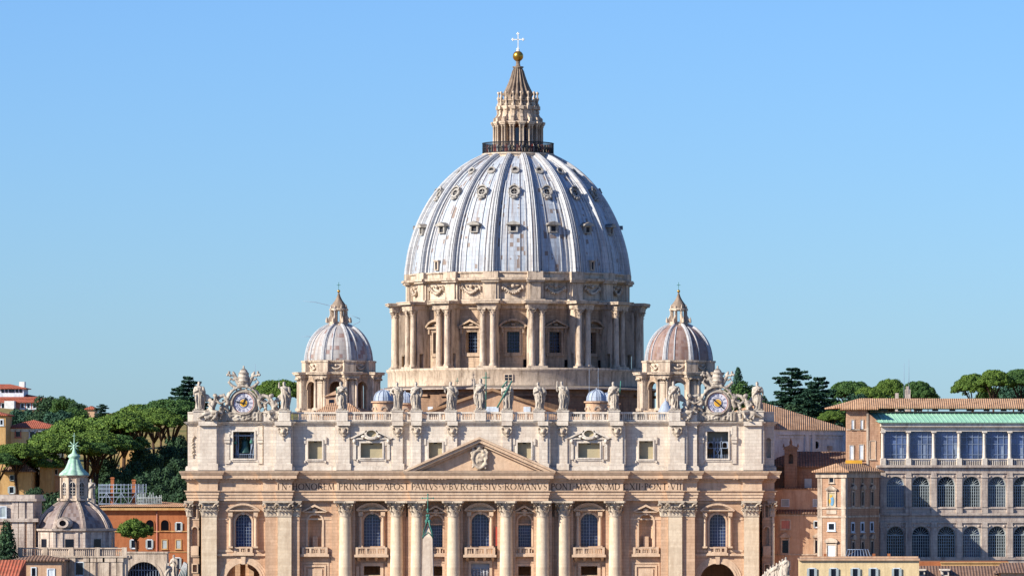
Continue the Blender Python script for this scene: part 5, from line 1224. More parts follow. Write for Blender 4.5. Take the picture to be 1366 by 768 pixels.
# statues along the two straight colonnade wings
def wing(sg, pts, lab):
    t = thing('colonnade_wing', (PX(pts[0][0], -60), -60, 0), lab, 'colonnade')
    b = MB(); X = [(PX(px, Y), Y, PZ(py, Y)) for px, py, Y in pts]
    a, c = Vector(X[0]), Vector(X[-1]); d = (c - a); d.z = 0; L = d.length; an = math.atan2(d.y, d.x); zt = X[0][2]
    b.M = Matrix.Translation((a.x, a.y, 0)) @ Matrix.Rotation(an, 4, 'Z'); zb = min(q[2] for q in X) - .35
    b.box(-3, L + 3, -2.2, 2.2, 0, zb - .9); b.box(-3.3, L + 3.3, -2.6, 2.6, zb - .9, zb - .5)
    for q in range(int(L / 3)): b.box(q * 3, q * 3 + .8, -2.4, -1.6, zb - .5, zb)
    b.build('wing_wall', M['attic_trim'], t); return X
for i, (px, top, Y) in enumerate([(1048, 741, -100), (1044.5, 744, -88), (1041, 746.5, -76), (1037, 749, -64), (1033, 751.5, -52), (1029, 754, -40), (1025, 757, -30), (1021, 760, -20)]):
    pass
def small_statue(px, top, Y, h, seed, lab, grp):
    x = PX(px, Y); z1 = PZ(top, Y); t = thing('statue', (x, Y, z1 - h), lab, 'statue', grp)
    rr = random.Random(seed); mb = figure_mb(h, seed, rr.choice((CH, DN, UP, HIP)), mir(rr.choice((CH, DN, FW, UP))), rr.choice((-1, 1))); a = rr.uniform(-.8, .8)
    mb.v = [(x + p * math.cos(a) - q * math.sin(a), Y + p * math.sin(a) + q * math.cos(a), z1 - h + s_) for p, q, s_ in mb.v]; mb.box(x - .7, x + .7, Y - .7, Y + .7, z1 - h - .9, z1 - h + .08)
    remesh(mb.build('figure', M['marble'], t), .09)
G1 = 'small marble statues in a row on the right colonnade wing'
row = [(1049, 742, -100), (1044.5, 744.5, -88), (1040.5, 747, -76), (1036.5, 750, -64), (1032.5, 752, -52), (1028.5, 754.5, -42), (1024.5, 757.5, -33), (1021, 761, -25)]
for i, (px, top, Y) in enumerate(row): small_statue(px, top, Y, 3.3, 200 + i, 'one of the overlapping small marble statues in the row below the right front corner', G1)
wing(1, [(p, t_ + 3.3 * FPX / (Y + 1000), Y) for p, t_, Y in row], 'stone roof wing carrying the row of small statues, right of the basilica front')
small_statue(232.5, 739, -50, 4.2, 310, 'marble statue in front of the orange building at the bottom left corner of the basilica', 'small statues on the left wing')
small_statue(225, 750, -62, 3.3, 311, 'lower marble statue just left of the tall one beside the arched wall', 'small statues on the left wing')
t = thing('glass_roof', (PX(243, -30), -30, PZ(768, -30)), 'small pitched green glass roof beside the left marble statue', 'glass roof')
b = MB(); x = PX(243, -30); z = PZ(756, -30)
b.prism([(x - .8, z - 2), (x + .9, z - 2), (x + .9, z + .6), (x + .4, z + 1.0)], -30, -28); b.build('roof_glass', plain('green_glass', '#5d8a84', .3, .5), t)
b = MB()
for k in range(5): b.tube([(x - .8 + k * .35, -30.1, z - 2), (x + .4 + k * .12, -30.1, z + 1.0 - k * .1)], .06, 5)
b.build('roof_ribs', M['white_metal'], t)

# people on the lantern gallery
pm = [M['red'], M['white_metal'], M['iron'], M['blind'], M['glass'], M['pink']]
for i in range(46):
    a = math.radians(-84 + i * 3.73 + R.uniform(-1.2, 1.2)); x, y = 7.45 * math.sin(a), 165 - 7.45 * math.cos(a)
    mb = MB(); mb.lathe([(.13, 108.3), (.16, 109.1), (.24, 109.3), (.26, 109.75), (.1, 109.85), (.09, 109.9)], 8, (x, y)); mb.ball((x, y, 110.02), (.12, .13, .15), 7, 5)
    for q in (-1, 1): mb.tube([(x + q * .24, y, 109.7), (x + q * .3, y - .1, 109.4), (x + q * .2, y - .3, 109.4)], .06, 5)
    o = mb.build('person', pm[i % 6]); tag(o, 'tiny visitor standing behind the dark railing of the gallery below the lantern', 'person', 'visitors on the lantern gallery')

t = thing('light_booms', (PX(447, 118), 118, PZ(436, 118)), 'thin white lamp booms sticking out beside the left side dome lantern', 'lamp boom')
for pts in (((447, 437), (446.5, 410), (436, 406.5), (421, 403), (404, 401.5)), ((471, 433), (480, 429), (480, 425), (466, 419.5)), ((419, 450), (411, 448.5), (402, 449))):
    b = MB(); P_ = [(PX(a, 118), 118, PZ(c, 118)) for a, c in pts]; b.tube(P_, [.09] + [.06] * (len(P_) - 2) + [.03], 5); b.build('boom', M['muntin'], t)
# ------------------------------------------------------------------ town buildings
def wnd(parent, cx, z0, z1, w_, y, fr_mat='drum_trim', t=.18, arched=False, pane='glass_d', shutters=False, bars=(2, 3), pedi=None, M4=None, bt=.07):
    f = MB(); f.M = M4
    if arched: arch_band(f, cx, z1 - w_ / 2, w_ / 2, w_ / 2 + t, y - .12, y + .05, 0, PI, 12); [f.box(cx + q * w_ / 2, cx + q * (w_ / 2 + t), y - .12, y + .05, z0, z1 - w_ / 2) for q in (-1, 1)]
    else: frame(f, cx - w_ / 2, cx + w_ / 2, z0, z1, y - .12, y + .05, t)
    f.box(cx - w_ / 2 - t * 1.6, cx + w_ / 2 + t * 1.6, y - .25, y + .05, z0 - t * 1.4, z0 - t * .98)
    if pedi: 
        f.box(cx - w_ * .5 - .5, cx + w_ * .5 + .5, y - .45, y + .05, z1 + .5, z1 + .7); f.box(cx - w_ * .5 - .3, cx - w_ * .5 - .05, y - .2, y + .05, z0, z1 + .5); f.box(cx + w_ * .5 + .05, cx + w_ * .5 + .3, y - .2, y + .05, z0, z1 + .5)
        if pedi == 't': f.prism([(cx - w_ * .5 - .6, z1 + .7), (cx + w_ * .5 + .6, z1 + .7), (cx, z1 + 1.5)], y - .5, y + .05)
        else: f.prism([(cx + (w_ * .5 + .6) * math.cos(PI * i / 8), z1 + .7 + .7 * math.sin(PI * i / 8)) for i in range(9)], y - .5, y + .05)
    if bars[0]: 
        for i in range(1, bars[0]): u = cx - w_ / 2 + w_ * i / bars[0]; f.box(u - bt / 2, u + bt / 2, y + .02, y + .08, z0, z1 if not arched else z1 - w_ * .12)
        for j in range(1, bars[1]): zz = z0 + (z1 - z0) * j / bars[1]; f.box(cx - w_ / 2, cx + w_ / 2, y + .03, y + .07, zz - bt / 2, zz + bt / 2)
    W = f.build('window', M[fr_mat], parent)
    p = MB(); p.M = M4
    if arched: p.prism([(cx - w_ / 2, z0), (cx + w_ / 2, z0)] + [(cx + w_ / 2 * math.cos(PI * i / 12), z1 - w_ / 2 + w_ / 2 * math.sin(PI * i / 12)) for i in range(13)], y - .02, y + .04)
    else: p.box(cx - w_ / 2, cx + w_ / 2, y - .02, y + .04, z0, z1)
    p.build('pane', M[pane], W)
    if shutters:
        s_ = MB(); s_.M = M4
        for q in (-1, 1): s_.box(cx + q * (w_ / 2 + .02), cx + q * w_ * 1.02, y - .22, y - .14, z0 - .05, z1 + .05)
        s_.build('shutter', M['shutter'], W)
    return W
def hip(mb, x0, x1, y0, y1, z0, z1, ov=.6, ridge=None):
    x0 -= ov; x1 += ov; y0 -= ov; y1 += ov; h = min(x1 - x0, y1 - y0) / 2
    if (x1 - x0) > (y1 - y0): r0, r1 = (x0 + h, (y0 + y1) / 2), (x1 - h, (y0 + y1) / 2)
    else: r0, r1 = ((x0 + x1) / 2, y0 + h), ((x0 + x1) / 2, y1 - h)
    mb.add([(x0, y0, z0), (x1, y0, z0), (x1, y1, z0), (x0, y1, z0), (r0[0], r0[1], z1), (r1[0], r1[1], z1)],
           [(0, 1, 5, 4), (1, 2, 5), (2, 3, 4, 5), (3, 0, 4)] if (x1 - x0) > (y1 - y0) else [(0, 1, 4), (1, 2, 5, 4), (2, 3, 5), (3, 0, 4, 5)])
    mb.add([(x0, y0, z0 - .25), (x1, y0, z0 - .25), (x1, y1, z0 - .25), (x0, y1, z0 - .25), (x0, y0, z0), (x1, y0, z0), (x1, y1, z0), (x0, y1, z0)], [(0, 3, 2, 1), (0, 1, 5, 4), (1, 2, 6, 5), (2, 3, 7, 6), (3, 0, 4, 7)])
def house(name, px0, px1, ptop, Y, depth, wall, lab, cat='building', roof=None, roof_h=2, wins=(), zb=None, cornice=None, ov=.6):
    x0, x1, zt = PX(px0, Y), PX(px1, Y), PZ(ptop, Y); xc = (x0 + x1) / 2
    if zb is None: zb = min(0, gz(xc, Y + depth / 2)) - 1 if Y < 100 else min(gz(x0, Y), gz(x1, Y), gz(x0, Y + depth)) - 2
    t = thing(name, (xc, Y, max(0, zb)), lab, cat)
    b = MB(); b.box(x0, x1, Y, Y + depth, zb, zt); b.build('wall', M[wall], t)
    if roof: r = MB(); hip(r, x0, x1, Y, Y + depth, zt, zt + roof_h, ov); r.build('roof', M[roof], t)
    if cornice:
        c = MB(); c.box(x0 - .25, x1 + .25, Y - .3, Y + depth, zt - .7, zt - .02); c.box(x0 - .1, x1 + .1, Y - .12, Y + depth, zt - 1.1, zt - .7); c.build('cornice', M[cornice], t)
    for wdef in wins:
        px, pt, pb, pw = wdef[:4]; kw = wdef[4] if len(wdef) > 4 else {}
        wnd(t, PX(px, Y), PZ(pb, Y), PZ(pt, Y), pw * (Y + 1000) / FPX, Y, **kw)
    return t
SH = dict(shutters=True, fr_mat='whitewall')
# orange building behind the left end of the front
t = house('orange_building', 125, 268, 680, 20, 25, 'orange', 'long orange plaster building with arched loggia openings and grey shutters, left of the basilica', 'building',
    wins=[(200, 693, 707, 10.5, dict(arched=True, fr_mat='orange', pane='dark', bars=(0, 0))), (220, 693, 707, 10.5, dict(arched=True, fr_mat='orange', pane='dark', bars=(0, 0))), (238.5, 697, 707, 5, SH), (178, 720, 730, 5, SH), (199.5, 720, 730, 5, SH),
          (219.5, 720, 731, 6, dict(fr_mat='yellow', pane='shutter')), (238, 720, 731, 6, dict(fr_mat='yellow', pane='shutter')), (237, 744, 756, 5, SH), (218, 744, 756, 5, SH)])
Y = 20; b = MB(); x0, x1 = PX(122, Y), PX(268, Y); b.box(x0, x1, Y - .9, Y + 24, PZ(680, Y), PZ(675.5, Y)); b.box(x0, x1, Y - .2, Y, PZ(709, Y), PZ(707.5, Y)); b.box(x0, x1, Y - .15, Y, PZ(736, Y), PZ(735, Y)); b.build('cornice', M['yellow'], t)
b = MB(); hip(b, x0, x1, Y, Y + 24, PZ(675.4, Y), PZ(668, Y), .9); b.build('roof', M['tile'], t)
b = MB(); b.tube([(PX(209.5, Y), Y - .15, 5), (PX(209.5, Y), Y - .15, PZ(681, Y))], .1, 6); b.build('drainpipe', M['pink'], t)
# scaffold on its roof
Y = 24; x0, x1 = PX(132, Y), PX(191, Y); z0, z1, zt = PZ(673, Y), PZ(657, Y), PZ(645, Y)
t = thing('scaffold', (x0, Y, z0), 'grey metal scaffold platform with railings around two brick chimneys on the orange roof', 'scaffold')
b = MB()
for k in range(7):
    x = x0 + (x1 - x0) * k / 6
    for yy in (Y, Y + 5): b.tube([(x, yy, z0 - .5), (x, yy, zt)], .07, 5)
    b.tube([(x, Y, z1), (x, Y + 5, z1)], .06, 5)
for z in (z0 + .2, z1 - .8, z1, z1 + .8, zt - .2): b.tube([(x0, Y, z), (x1, Y, z)], .07, 5); b.tube([(x0, Y + 5, z), (x1, Y + 5, z)], .06, 5)
for k in range(0, 6, 2): x = x0 + (x1 - x0) * k / 6; b.tube([(x, Y, z0), (x + 1.5, Y, z1)], .05, 5); b.tube([(x + 3, Y, z0), (x + 1.5, Y, z1)], .05, 5)
b.build('poles', M['muntin'], t)
b = MB(); b.box(x0, x1, Y, Y + 5, z1 - .08, z1); b.build('deck', M['shutter'], t)
b = MB()
for k in range(44): 
    x = x0 + (x1 - x0) * k / 43
    if k == 10: b.build('mesh_panel', M['muntin'], t); b = MB()
    if k < 10 or k > 36: b.box(x - .03, x + .03, Y - .03, Y + .03, z1, zt - .1)
b.build('mesh_panel', M['muntin'], t)
for px, pt_top in ((150, 636), (178.5, 639)):
    b = MB(); x = PX(px, Y + 2.5); b.box(x - .32, x + .32, Y + 2.2, Y + 2.9, z0 - 2, PZ(pt_top, Y + 2.5)); b.box(x - .42, x + .42, Y + 2.1, Y + 3, PZ(pt_top + 2, Y), PZ(pt_top + 1, Y)); tag(b.build('chimney', M['orange']), 'orange brick chimney rising through the scaffold, %s' % ('left one' if px < 160 else 'right one near the dark machinery'), 'chimney')
b = MB(); x0, x1 = PX(183, Y), PX(215, Y); r = random.Random(5)
for k in range(16): x = x0 + (x1 - x0) * k / 15; b.tube([(x, Y, z0 - .4), (x, Y, z0 + r.uniform(1.2, 2.6))], .06, 5)
for k in range(22): x = r.uniform(x0, x1); z = z0 + r.uniform(-.1, 1.6); b.box(x - .35, x + .35, Y + .3, Y + .9, z, z + r.uniform(.15, .5))
for z in (z0 + .2, z0 + 1.4): b.tube([(x0, Y, z), (x1, Y, z)], .08, 5)
b.box(x0, x1, Y + 1, Y + 1.3, z0 - .3, z0 + .9)
tag(b.build('roof_machinery', M['shutter']), 'low clutter of grey pipes and ventilation units on the roof right of the scaffold', 'machinery')
# arched stone wall with lunette window
t = thing('arched_gate', (PX(191, -60), -60, 0), 'cream stone wall with a big round-arched glazed lunette, bottom left of the basilica', 'gateway'); Y = -60
b = MB(); x0, x1 = PX(160, Y), PX(222.5, Y); xc = PX(191.5, Y); zt = PZ(737.5, Y); za = PZ(749, Y); rr = 23 * 940 / FPX
b.M = None; panel(b, x0, x1, 0, zt, Y, Y + 3, [(xc, rr * 2, 0, za, 'a')]); b.box(x0 - .15, x1 + .15, Y - .15, Y + 3.2, zt, zt + .3); arch_band(b, xc, za - rr, rr + .02, rr + .45, Y - .1, Y + .1, 0, PI, 20); b.build('wall', M['drum_trim'], t)
b = MB(); b.box(xc - rr, xc + rr, Y + 1.5, Y + 1.6, 0, za); b.build('glazing', M['glass_d'], t)
b = MB(); [b.box(xc - rr + rr * 2 * i / 12 - .05, xc - rr + rr * 2 * i / 12 + .05, Y + 1.3, Y + 1.4, 0, za - rr + ((rr ** 2 - (rr * 2 * i / 12 - rr) ** 2) ** .5)) for i in range(1, 12)]; b.box(xc - rr, xc + rr, Y + 1.3, Y + 1.42, za - rr - .1, za - rr); b.box(xc - rr * .85, xc + rr * .85, Y + 1.3, Y + 1.4, za - rr * .5, za - rr * .46); b.build('glazing_bars', M['muntin'], t)
b = MB()
for k in range(4): b.ball((PX(166 + k * 2.5, Y), Y - .1, PZ(743, Y) + (k % 2) * .15), (.2, .12, .3), 6, 5)
b.build('carved_emblem', M['capital'], t)
# church with ribbed dome and copper lantern
Y = -120; X0 = PX(99, Y); zz = lambda p: PZ(p, Y); t = thing('church', (X0, Y, 0), 'old domed church with dusty brown ribbed dome and green copper lantern top, bottom left', 'church')
C2 = (X0, Y)
b = MB(); b.lathe([(7.3, 0), (7.3, zz(733)), (7.6, zz(731)), (7.6, zz(729))], 8, C2, phase=PI / 8, smooth=False); b.lathe([(6.9, zz(731)), (6.9, zz(709)), (7.4, zz(707)), (7.5, zz(704.5)), (6.5, zz(704))], 8, C2, phase=PI / 8, smooth=False)
for k in range(8):
    b.M = Matrix.Translation((X0, Y, 0)) @ Matrix.Rotation(math.radians(45 * k), 4, 'Z'); R8 = 6.9 * math.cos(PI / 8)
    for q in (-2.5, -1.3, 1.3, 2.5): b.box(q - .22, q + .22, -R8 - .18, -R8 + .2, zz(731), zz(709))
b.M = None
b.build('drum', M['greyst'], t)
for k in (6, 7, 0, 1, 2): b = MB(); b.M = Matrix.Translation((X0, Y, 0)) @ Matrix.Rotation(math.radians(45 * k), 4, 'Z'); b.box(-.7, .7, -R8 - .08, -R8 + .2, zz(730), zz(718)); b.build('drum_window', M['glass_d'], t)
sp = interp_prof([(6.5, zz(705)), (6.3, zz(700)), (5.6, zz(690)), (4.6, zz(681)), (3.4, zz(674)), (2.4, zz(669)), (2.3, zz(667))], 18)
b = MB(); b.lathe(sp, 8, C2, phase=PI / 8, cap=False, smooth=False); D = b.build('dome', M['lead_ch'], t, (X0, Y, 0))
for k in range(8): q = MB(); rib_mesh(q, sp, math.radians(45 * k + 22.5), lambda s_: .45 - .15 * s_, lambda s_: .3, C2, RS); q.build('rib', M['greyst'], D, (X0, Y, 0))
b = MB(); b.M = Matrix.Translation((X0, Y, 0)) @ Matrix.Rotation(math.radians(-8), 4, 'Z'); b.ball((0, -6.2, zz(697)), (1.5, .9, 1.1), 14, 9); arch_band(b, 0, zz(697), .6, 1.0, -7.3, -6, 0, 2 * PI, 18, .8); O = b.build('oculus_dormer', M['greyst'], D)
b = MB(); b.M = Matrix.Translation((X0, Y, 0)) @ Matrix.Rotation(math.radians(-8), 4, 'Z'); arch_band(b, 0, zz(697), .01, .62, -7.15, -6.8, 0, 2 * PI, 18, .8); b.build('oculus_glass', M['dark'], D)
b = MB(); b.lathe([(2.6, zz(667.5)), (2.6, zz(665)), (2.15, zz(664)), (2.15, zz(637)), (2.5, zz(635)), (2.7, zz(633.5)), (1, zz(633))], 8, C2, phase=PI / 8, smooth=False)
for k in range(8): b.M = Matrix.Translation((X0, Y, 0)) @ Matrix.Rotation(math.radians(45 * k + 22.5), 4, 'Z'); b.box(-.28, .28, -2.4, -2.0, zz(664), zz(637)); b.box(-.35, .35, -2.9, -2.0, zz(667), zz(664))
b.M = None
L = b.build('lantern', M['drum_trim'], t)
for k in (-2, -1, 0, 1, 2):
    M4 = Matrix.Translation((X0, Y, 0)) @ Matrix.Rotation(math.radians(45 * k), 4, 'Z'); wq = MB(); wq.M = M4; arch_band(wq, 0, zz(646), .01, .42, -2.06, -1.98, 0, PI, 10); wq.box(-.42, .42, -2.06, -1.98, zz(660), zz(646)); wq.build('lantern_window', M['glass_d'], L)
    wq = MB(); wq.M = M4; [wq.box(-.42, .42, -2.1, -2.05, z - .04, z + .04) for z in (zz(650), zz(654), zz(658))]; wq.box(-.04, .04, -2.1, -2.05, zz(660), zz(643)); arch_band(wq, 0, zz(646), .42, .55, -2.14, -1.98, 0, PI, 10); wq.build('lantern_window_bars', M['attic_trim'], L)
b = MB(); b.lathe([(2.45, zz(633.4)), (2.3, zz(631)), (1.5, zz(625)), (1.1, zz(618)), (.9, zz(613)), (.8, zz(611)), (1.1, zz(609)), (1.0, zz(607)), (.4, zz(604)), (.22, zz(599)), (.1, zz(592)), (.05, zz(580))], 64, C2, rf=lambda r, z, a: r * (1 + (.07 if z < zz(611) else 0) * (abs(math.cos(4 * a)) * 2 - 1)))
b.build('copper_cap', M['copper'], t)
b = MB()
for k in range(8): a = k * PI / 4; b.tube([(X0, Y, zz(594.5)), (X0 + math.sin(a) * 1.0, Y, zz(594.5) + math.cos(a) * 1.0)], [.16, .06], 5)
b.ball((X0, Y, zz(594.5)), .25, 8, 6); b.tube([(X0, Y, zz(590)), (X0, Y, zz(577))], .05, 5); b.tube([(X0 - .3, Y, zz(581)), (X0 + .3, Y, zz(581))], .05, 5); b.build('star_finial', M['copper'], t)
# church forecourt: terrace with balustrade, side tower
Y = -131; t = thing('terrace', (PX(95, Y), Y, 0), 'weathered stone terrace with balustrade in front of the domed church', 'terrace')
b = MB(); x0, x1 = PX(27, Y), PX(168, Y); b.box(x0, x1, Y, Y + 3, 0, PZ(743, Y)); b.box(x0 - .2, x1 + .2, Y - .3, Y + 3, PZ(743, Y), PZ(741, Y)); b.box(x0, x1, Y - .1, Y + .3, PZ(731.5, Y), PZ(730, Y))
for px in (27, 60, 95, 130, 166): x = PX(px, Y); b.box(x - .4, x + .4, Y - .15, Y + .4, PZ(741, Y), PZ(729.5, Y))
x = x0 + .3
while x < x1: b.lathe([(.07, PZ(741, Y)), (.13, PZ(738, Y)), (.06, PZ(731, Y))], 6, (x, Y + .1), cap=False); x += .34
for px in (88, 96, 116, 124, 135, 142, 152, 160): x = PX(px, Y); b.box(x - .45, x + .45, Y - .25, Y, 0, PZ(744, Y)); b.box(x - .6, x + .6, Y - .35, Y, PZ(749, Y), PZ(744, Y))
b.build('terrace_wall', M['drum_trim'], t)
wnd(t, PX(106, Y), PZ(766, Y), PZ(750, Y), 1.2, Y, 'whitewall', shutters=True)
Y = -124; t = house('church_side_wing', -30, 47, 693, Y, 12, 'peach', 'peach walled wing with two stone cornices at the left edge beside the domed church', wins=[(4, 676, 689, 7, dict(fr_mat='whitewall', pane='shutter'))])
b = MB(); x0, x1 = PX(-31, Y), PX(45, Y); b.box(x0, x1, Y + .3, Y + 10, PZ(693, Y), PZ(667, Y)); b.box(x0, x1 + .8, Y - .5, Y + 12, PZ(695.5, Y), PZ(691, Y)); b.box(x0, x1 + .5, Y - .2, Y + 11, PZ(668, Y), PZ(664.5, Y)); b.box(x0, x1 + .2, Y + .1, Y + 10.5, PZ(664.5, Y), PZ(659.5, Y))
for px in (20, 29, 40): x = PX(px, Y); b.box(x - .5, x + .5, Y + .1, Y + .3, PZ(691, Y), PZ(668, Y)); b.box(x - .5, x + .5, Y - .2, Y, 0, PZ(695, Y))
b.build('upper_storey', M['greyst'], t)
b = MB(); wx = PX(4, Y); b.box(wx - .7, wx + .7, Y + .1, Y + .32, PZ(689, Y), PZ(676, Y)); b.build('upper_window', M['whitewall'], t)
Y = -138; house('low_shed', 18, 82, 746, Y, 6, 'peach', 'row of low peach sheds with small white windows below the church terrace', 'shed', wins=[(45, 757, 768, 5, dict(fr_mat='whitewall')), (68, 759, 770, 8, dict(fr_mat='whitewall', pane='whitewall'))], roof='tile_dark', roof_h=.7)
Y = -150; t = thing('red_roofed_house', (PX(-5, Y), Y, 0), 'corner of a house with bright red tiled roof at the bottom left edge', 'house')
b = MB(); b.box(PX(-60, Y), PX(22, Y), Y, Y + 7, 0, PZ(768, Y)); b.build('wall', M['peach'], t)
b = MB(); b.add([(PX(-60, Y), Y - .5, PZ(774, Y)), (PX(22, Y), Y - .5, PZ(774, Y)), (PX(27, Y), Y + 7, PZ(747, Y)), (PX(-60, Y), Y + 7, PZ(747, Y)), (PX(27, Y), Y + 7, PZ(780, Y)), (PX(-60, Y), Y + 7, PZ(780, Y))], [(0, 1, 2, 3), (1, 4, 2), (0, 3, 5)]); b.build('roof', M['tile_red'], t)
# marble group statue near the scaffold
small_statue(122, 638, -105, 3.6, 400, 'white marble statue standing behind the church lantern, left of the scaffold', None)
x = PX(122, -105); b = MB(); b.box(x - 1.0, x + 1.0, -106, -104, 0, PZ(638, -105) - 3.6 - .8); b.box(x - 1.2, x + 1.2, -106.2, -103.8, PZ(638, -105) - 5.2, PZ(638, -105) - 4.5); tag(b.build('statue_pier', M['greyst']), 'tall stone pier carrying the white statue behind the church lantern', 'pier')
# buildings on the left hill
house('pink_villa', -60, 81, 536, 900, 30, 'pink', 'long pink villa with red tiled roofs on the far left hilltop', roof='tile_red', roof_h=3.2, ov=1.2, wins=[(x, 538, 544, 3.5, dict(fr_mat='whitewall', t=.4, bars=(0, 0))) for x in (4, 30, 38, 46, 55, 63, 72)])
t = bpy.data.objects[[o.name for o in COL.objects if o.name.startswith('pink_villa')][0]]; Y = 905
b = MB(); b.box(PX(-50, Y), PX(44, Y), Y, Y + 22, PZ(540, Y), PZ(531.5, Y)); b.box(PX(-50, Y), PX(30, Y), Y + 3, Y + 15, PZ(535, Y), PZ(517.5, Y)); b.build('upper_storey', M['whitewall'], t)
b = MB(); hip(b, PX(-50, Y), PX(44, Y), Y, Y + 22, PZ(531.5, Y), PZ(523.5, Y), 1.0); hip(b, PX(-50, Y), PX(31, Y), Y + 3, Y + 15, PZ(517.4, Y), PZ(511.5, Y), .8); b.build('upper_roof', M['tile_red'], t)
b = MB(); [b.box(PX(x, Y) - .5, PX(x, Y) + .5, Y + 2.8, Y + 3, PZ(523, Y), PZ(518, Y)) for x in (2, 7, 12, 16, 21, 26)]; b.build('attic_openings', M['glass_d'], t)
b = MB(); b.box(PX(11, Y), PX(24, Y), Y - 10, Y - 5.4, PZ(548, Y), PZ(535, Y)); b.build('white_annexe', M['white_metal'], t); b = MB(); b.box(PX(23, Y), PX(30, Y), Y + 5, Y + 9, PZ(516, Y), PZ(508.5, Y)); b.build('roof_cabin', M['white_metal'], t)
house('cream_house', 5, 75, 570, 420, 16, 'cream', 'cream and yellow house with red tiled roof between the pines on the left hill', 'house', roof='tile_red', roof_h=2.2, ov=.8, wins=[(8, 574, 581, 3.4, dict(fr_mat='shutter', t=.3, bars=(0, 0))), (24, 573, 582, 6, dict(fr_mat='pink', t=.3, bars=(0, 0))), (43, 573, 583, 6, dict(fr_mat='whitewall', t=.3)), (54, 573, 583, 7, dict(fr_mat='yellow', t=.3)), (66, 574, 582, 4, dict(fr_mat='yellow', t=.3, bars=(0, 0))), (8, 589, 595, 4, dict(fr_mat='shutter', t=.3, bars=(0, 0)))], cornice='whitewall')
house('yellow_house', -40, 7.5, 553, 410, 12, 'yellow', 'deep yellow house cut by the left edge, beside the cream house', 'house', roof='tile_red', roof_h=1.5, wins=[(2, 560, 566, 3, dict(fr_mat='whitewall', t=.3, bars=(0, 0)))])
house('ochre_house', 5, 42, 628, 235, 12, 'yellow', 'ochre house with shaded tiled porch roof under the front left pines', 'house', roof='tile_dark', roof_h=3, zb=5, wins=[(15.5, 649, 657, 5, dict(fr_mat='whitewall', shutters=True)), (16, 634, 640, 5, dict(fr_mat='shutter', t=.1))])
house('narrow_ochre_house', 53, 69, 612, 240, 10, 'yellow', 'narrow tall ochre house seen between pine trunks', 'house', zb=5, wins=[(65, 620, 640, 3, dict(fr_mat='yellow', pane='yellow', bars=(0, 0)))])
house('pink_house', 68, 90, 618, 246, 10, 'peach', 'small peach house behind the copper lantern and pine trunks', 'house', zb=5, roof='tile', roof_h=1.5, wins=[(75, 626, 632, 3, dict(fr_mat='whitewall'))])
house('retaining_wall', 160, 182, 585, 330, 3, 'yellow', 'pale earth coloured retaining wall on the slope behind the pine trunks', 'wall', zb=25)
house('hill_hut', 115, 126, 545, 700, 8, 'peach', 'tiny peach hut on the skyline between distant pines', 'hut', roof='tile_red', roof_h=1.0)

# ------------------------------------------------------------------ right side: palace, chapel, tower
# tall hall with big tiled roof (faces turned to the right, in shade)
Y0 = 14; XA = PX(1028, Y0); A = math.radians(46)
t = thing('chapel', (XA, Y0, 0), 'tall pale chapel hall under a broad sloping tiled roof, right of the basilica', 'chapel'); RM = Matrix.Translation((XA, Y0, 0)) @ Matrix.Rotation(A, 4, 'Z'); Lw = 22.5
b = MB(); b.M = RM; b.box(0, Lw, 0, 20, 0, PZ(573, 20)); zt = PZ(573, 20)
for q in (.3, 9.5, 11.5, 20.5): b.box(q, q + 1.0, -.35, 0, 34, zt)
b.box(0, Lw, -.4, 0, zt - 1.0, zt); b.box(0, Lw, -.2, 0, zt - 1.6, zt - 1.2)
b.build('wall', M['whitewall'], t)
b = MB(); b.M = RM; z1 = PZ(536, 20); b.add([(-3, -.8, zt), (Lw + .5, -.8, zt), (Lw + .5, 22, zt), (-3, 22, zt), (7, 10, z1), (8.5, 10, z1)], [(0, 1, 5, 4), (1, 2, 5), (2, 3, 4, 5), (3, 0, 4), (3, 2, 1, 0)])
b.build('roof', M['tile'], t)
b = MB(); b.M = RM; arch_band(b, 12.8, PZ(593, 20), .75, 1.05, -.3, .1, 0, 2 * PI, 20); W = b.build('round_window', M['whitewall'], t)
b = MB(); b.M = RM; arch_band(b, 12.8, PZ(593, 20), .01, .76, -.08, .1, 0, 2 * PI, 16); b.build('pane', M['dark'], W)
b = MB(); b.M = RM; b.box(16.2, 17.4, -.3, 0, PZ(600, 20), PZ(594, 20)); b.build('side_niche', M['greyst'], t)
# dark lower roof and brick wall in front of it
Y1 = 11; b = MB(); x0, x1 = PX(1030, Y1), PX(1134, Y1)
t = thing('brick_annexe', (x0, Y1, 0), 'brown brick annexe with dark lean-to tiled roof below the pale chapel wall', 'building')
b.box(x0, x1, Y1, Y1 + 8, 0, PZ(621, Y1)); b.build('wall', M['base'], t)
b = MB(); b.add([(x0, Y1 - .6, PZ(621, Y1)), (x1, Y1 - .6, PZ(621, Y1)), (x1, Y1 + 8, PZ(601.5, Y1)), (x0, Y1 + 8, PZ(601.5, Y1)), (x0, Y1 - .6, PZ(623, Y1)), (x1, Y1 - .6, PZ(623, Y1))], [(0, 1, 2, 3), (4, 5, 1, 0)]); b.build('roof', M['tile_dark'], t)
b = MB(); b.box(PX(1078, Y1) - .7, PX(1078, Y1) + .7, Y1 - .08, Y1, PZ(650, Y1), PZ(638, Y1)); b.build('door', M['shutter'], t)
Y2 = 9.5; x = PX(1055, Y2); t = thing('bellcote', (x, Y2, PZ(650, Y2)), 'small brown brick bell gable with pinnacle and arched niche, in front of the dark roof', 'bell gable')
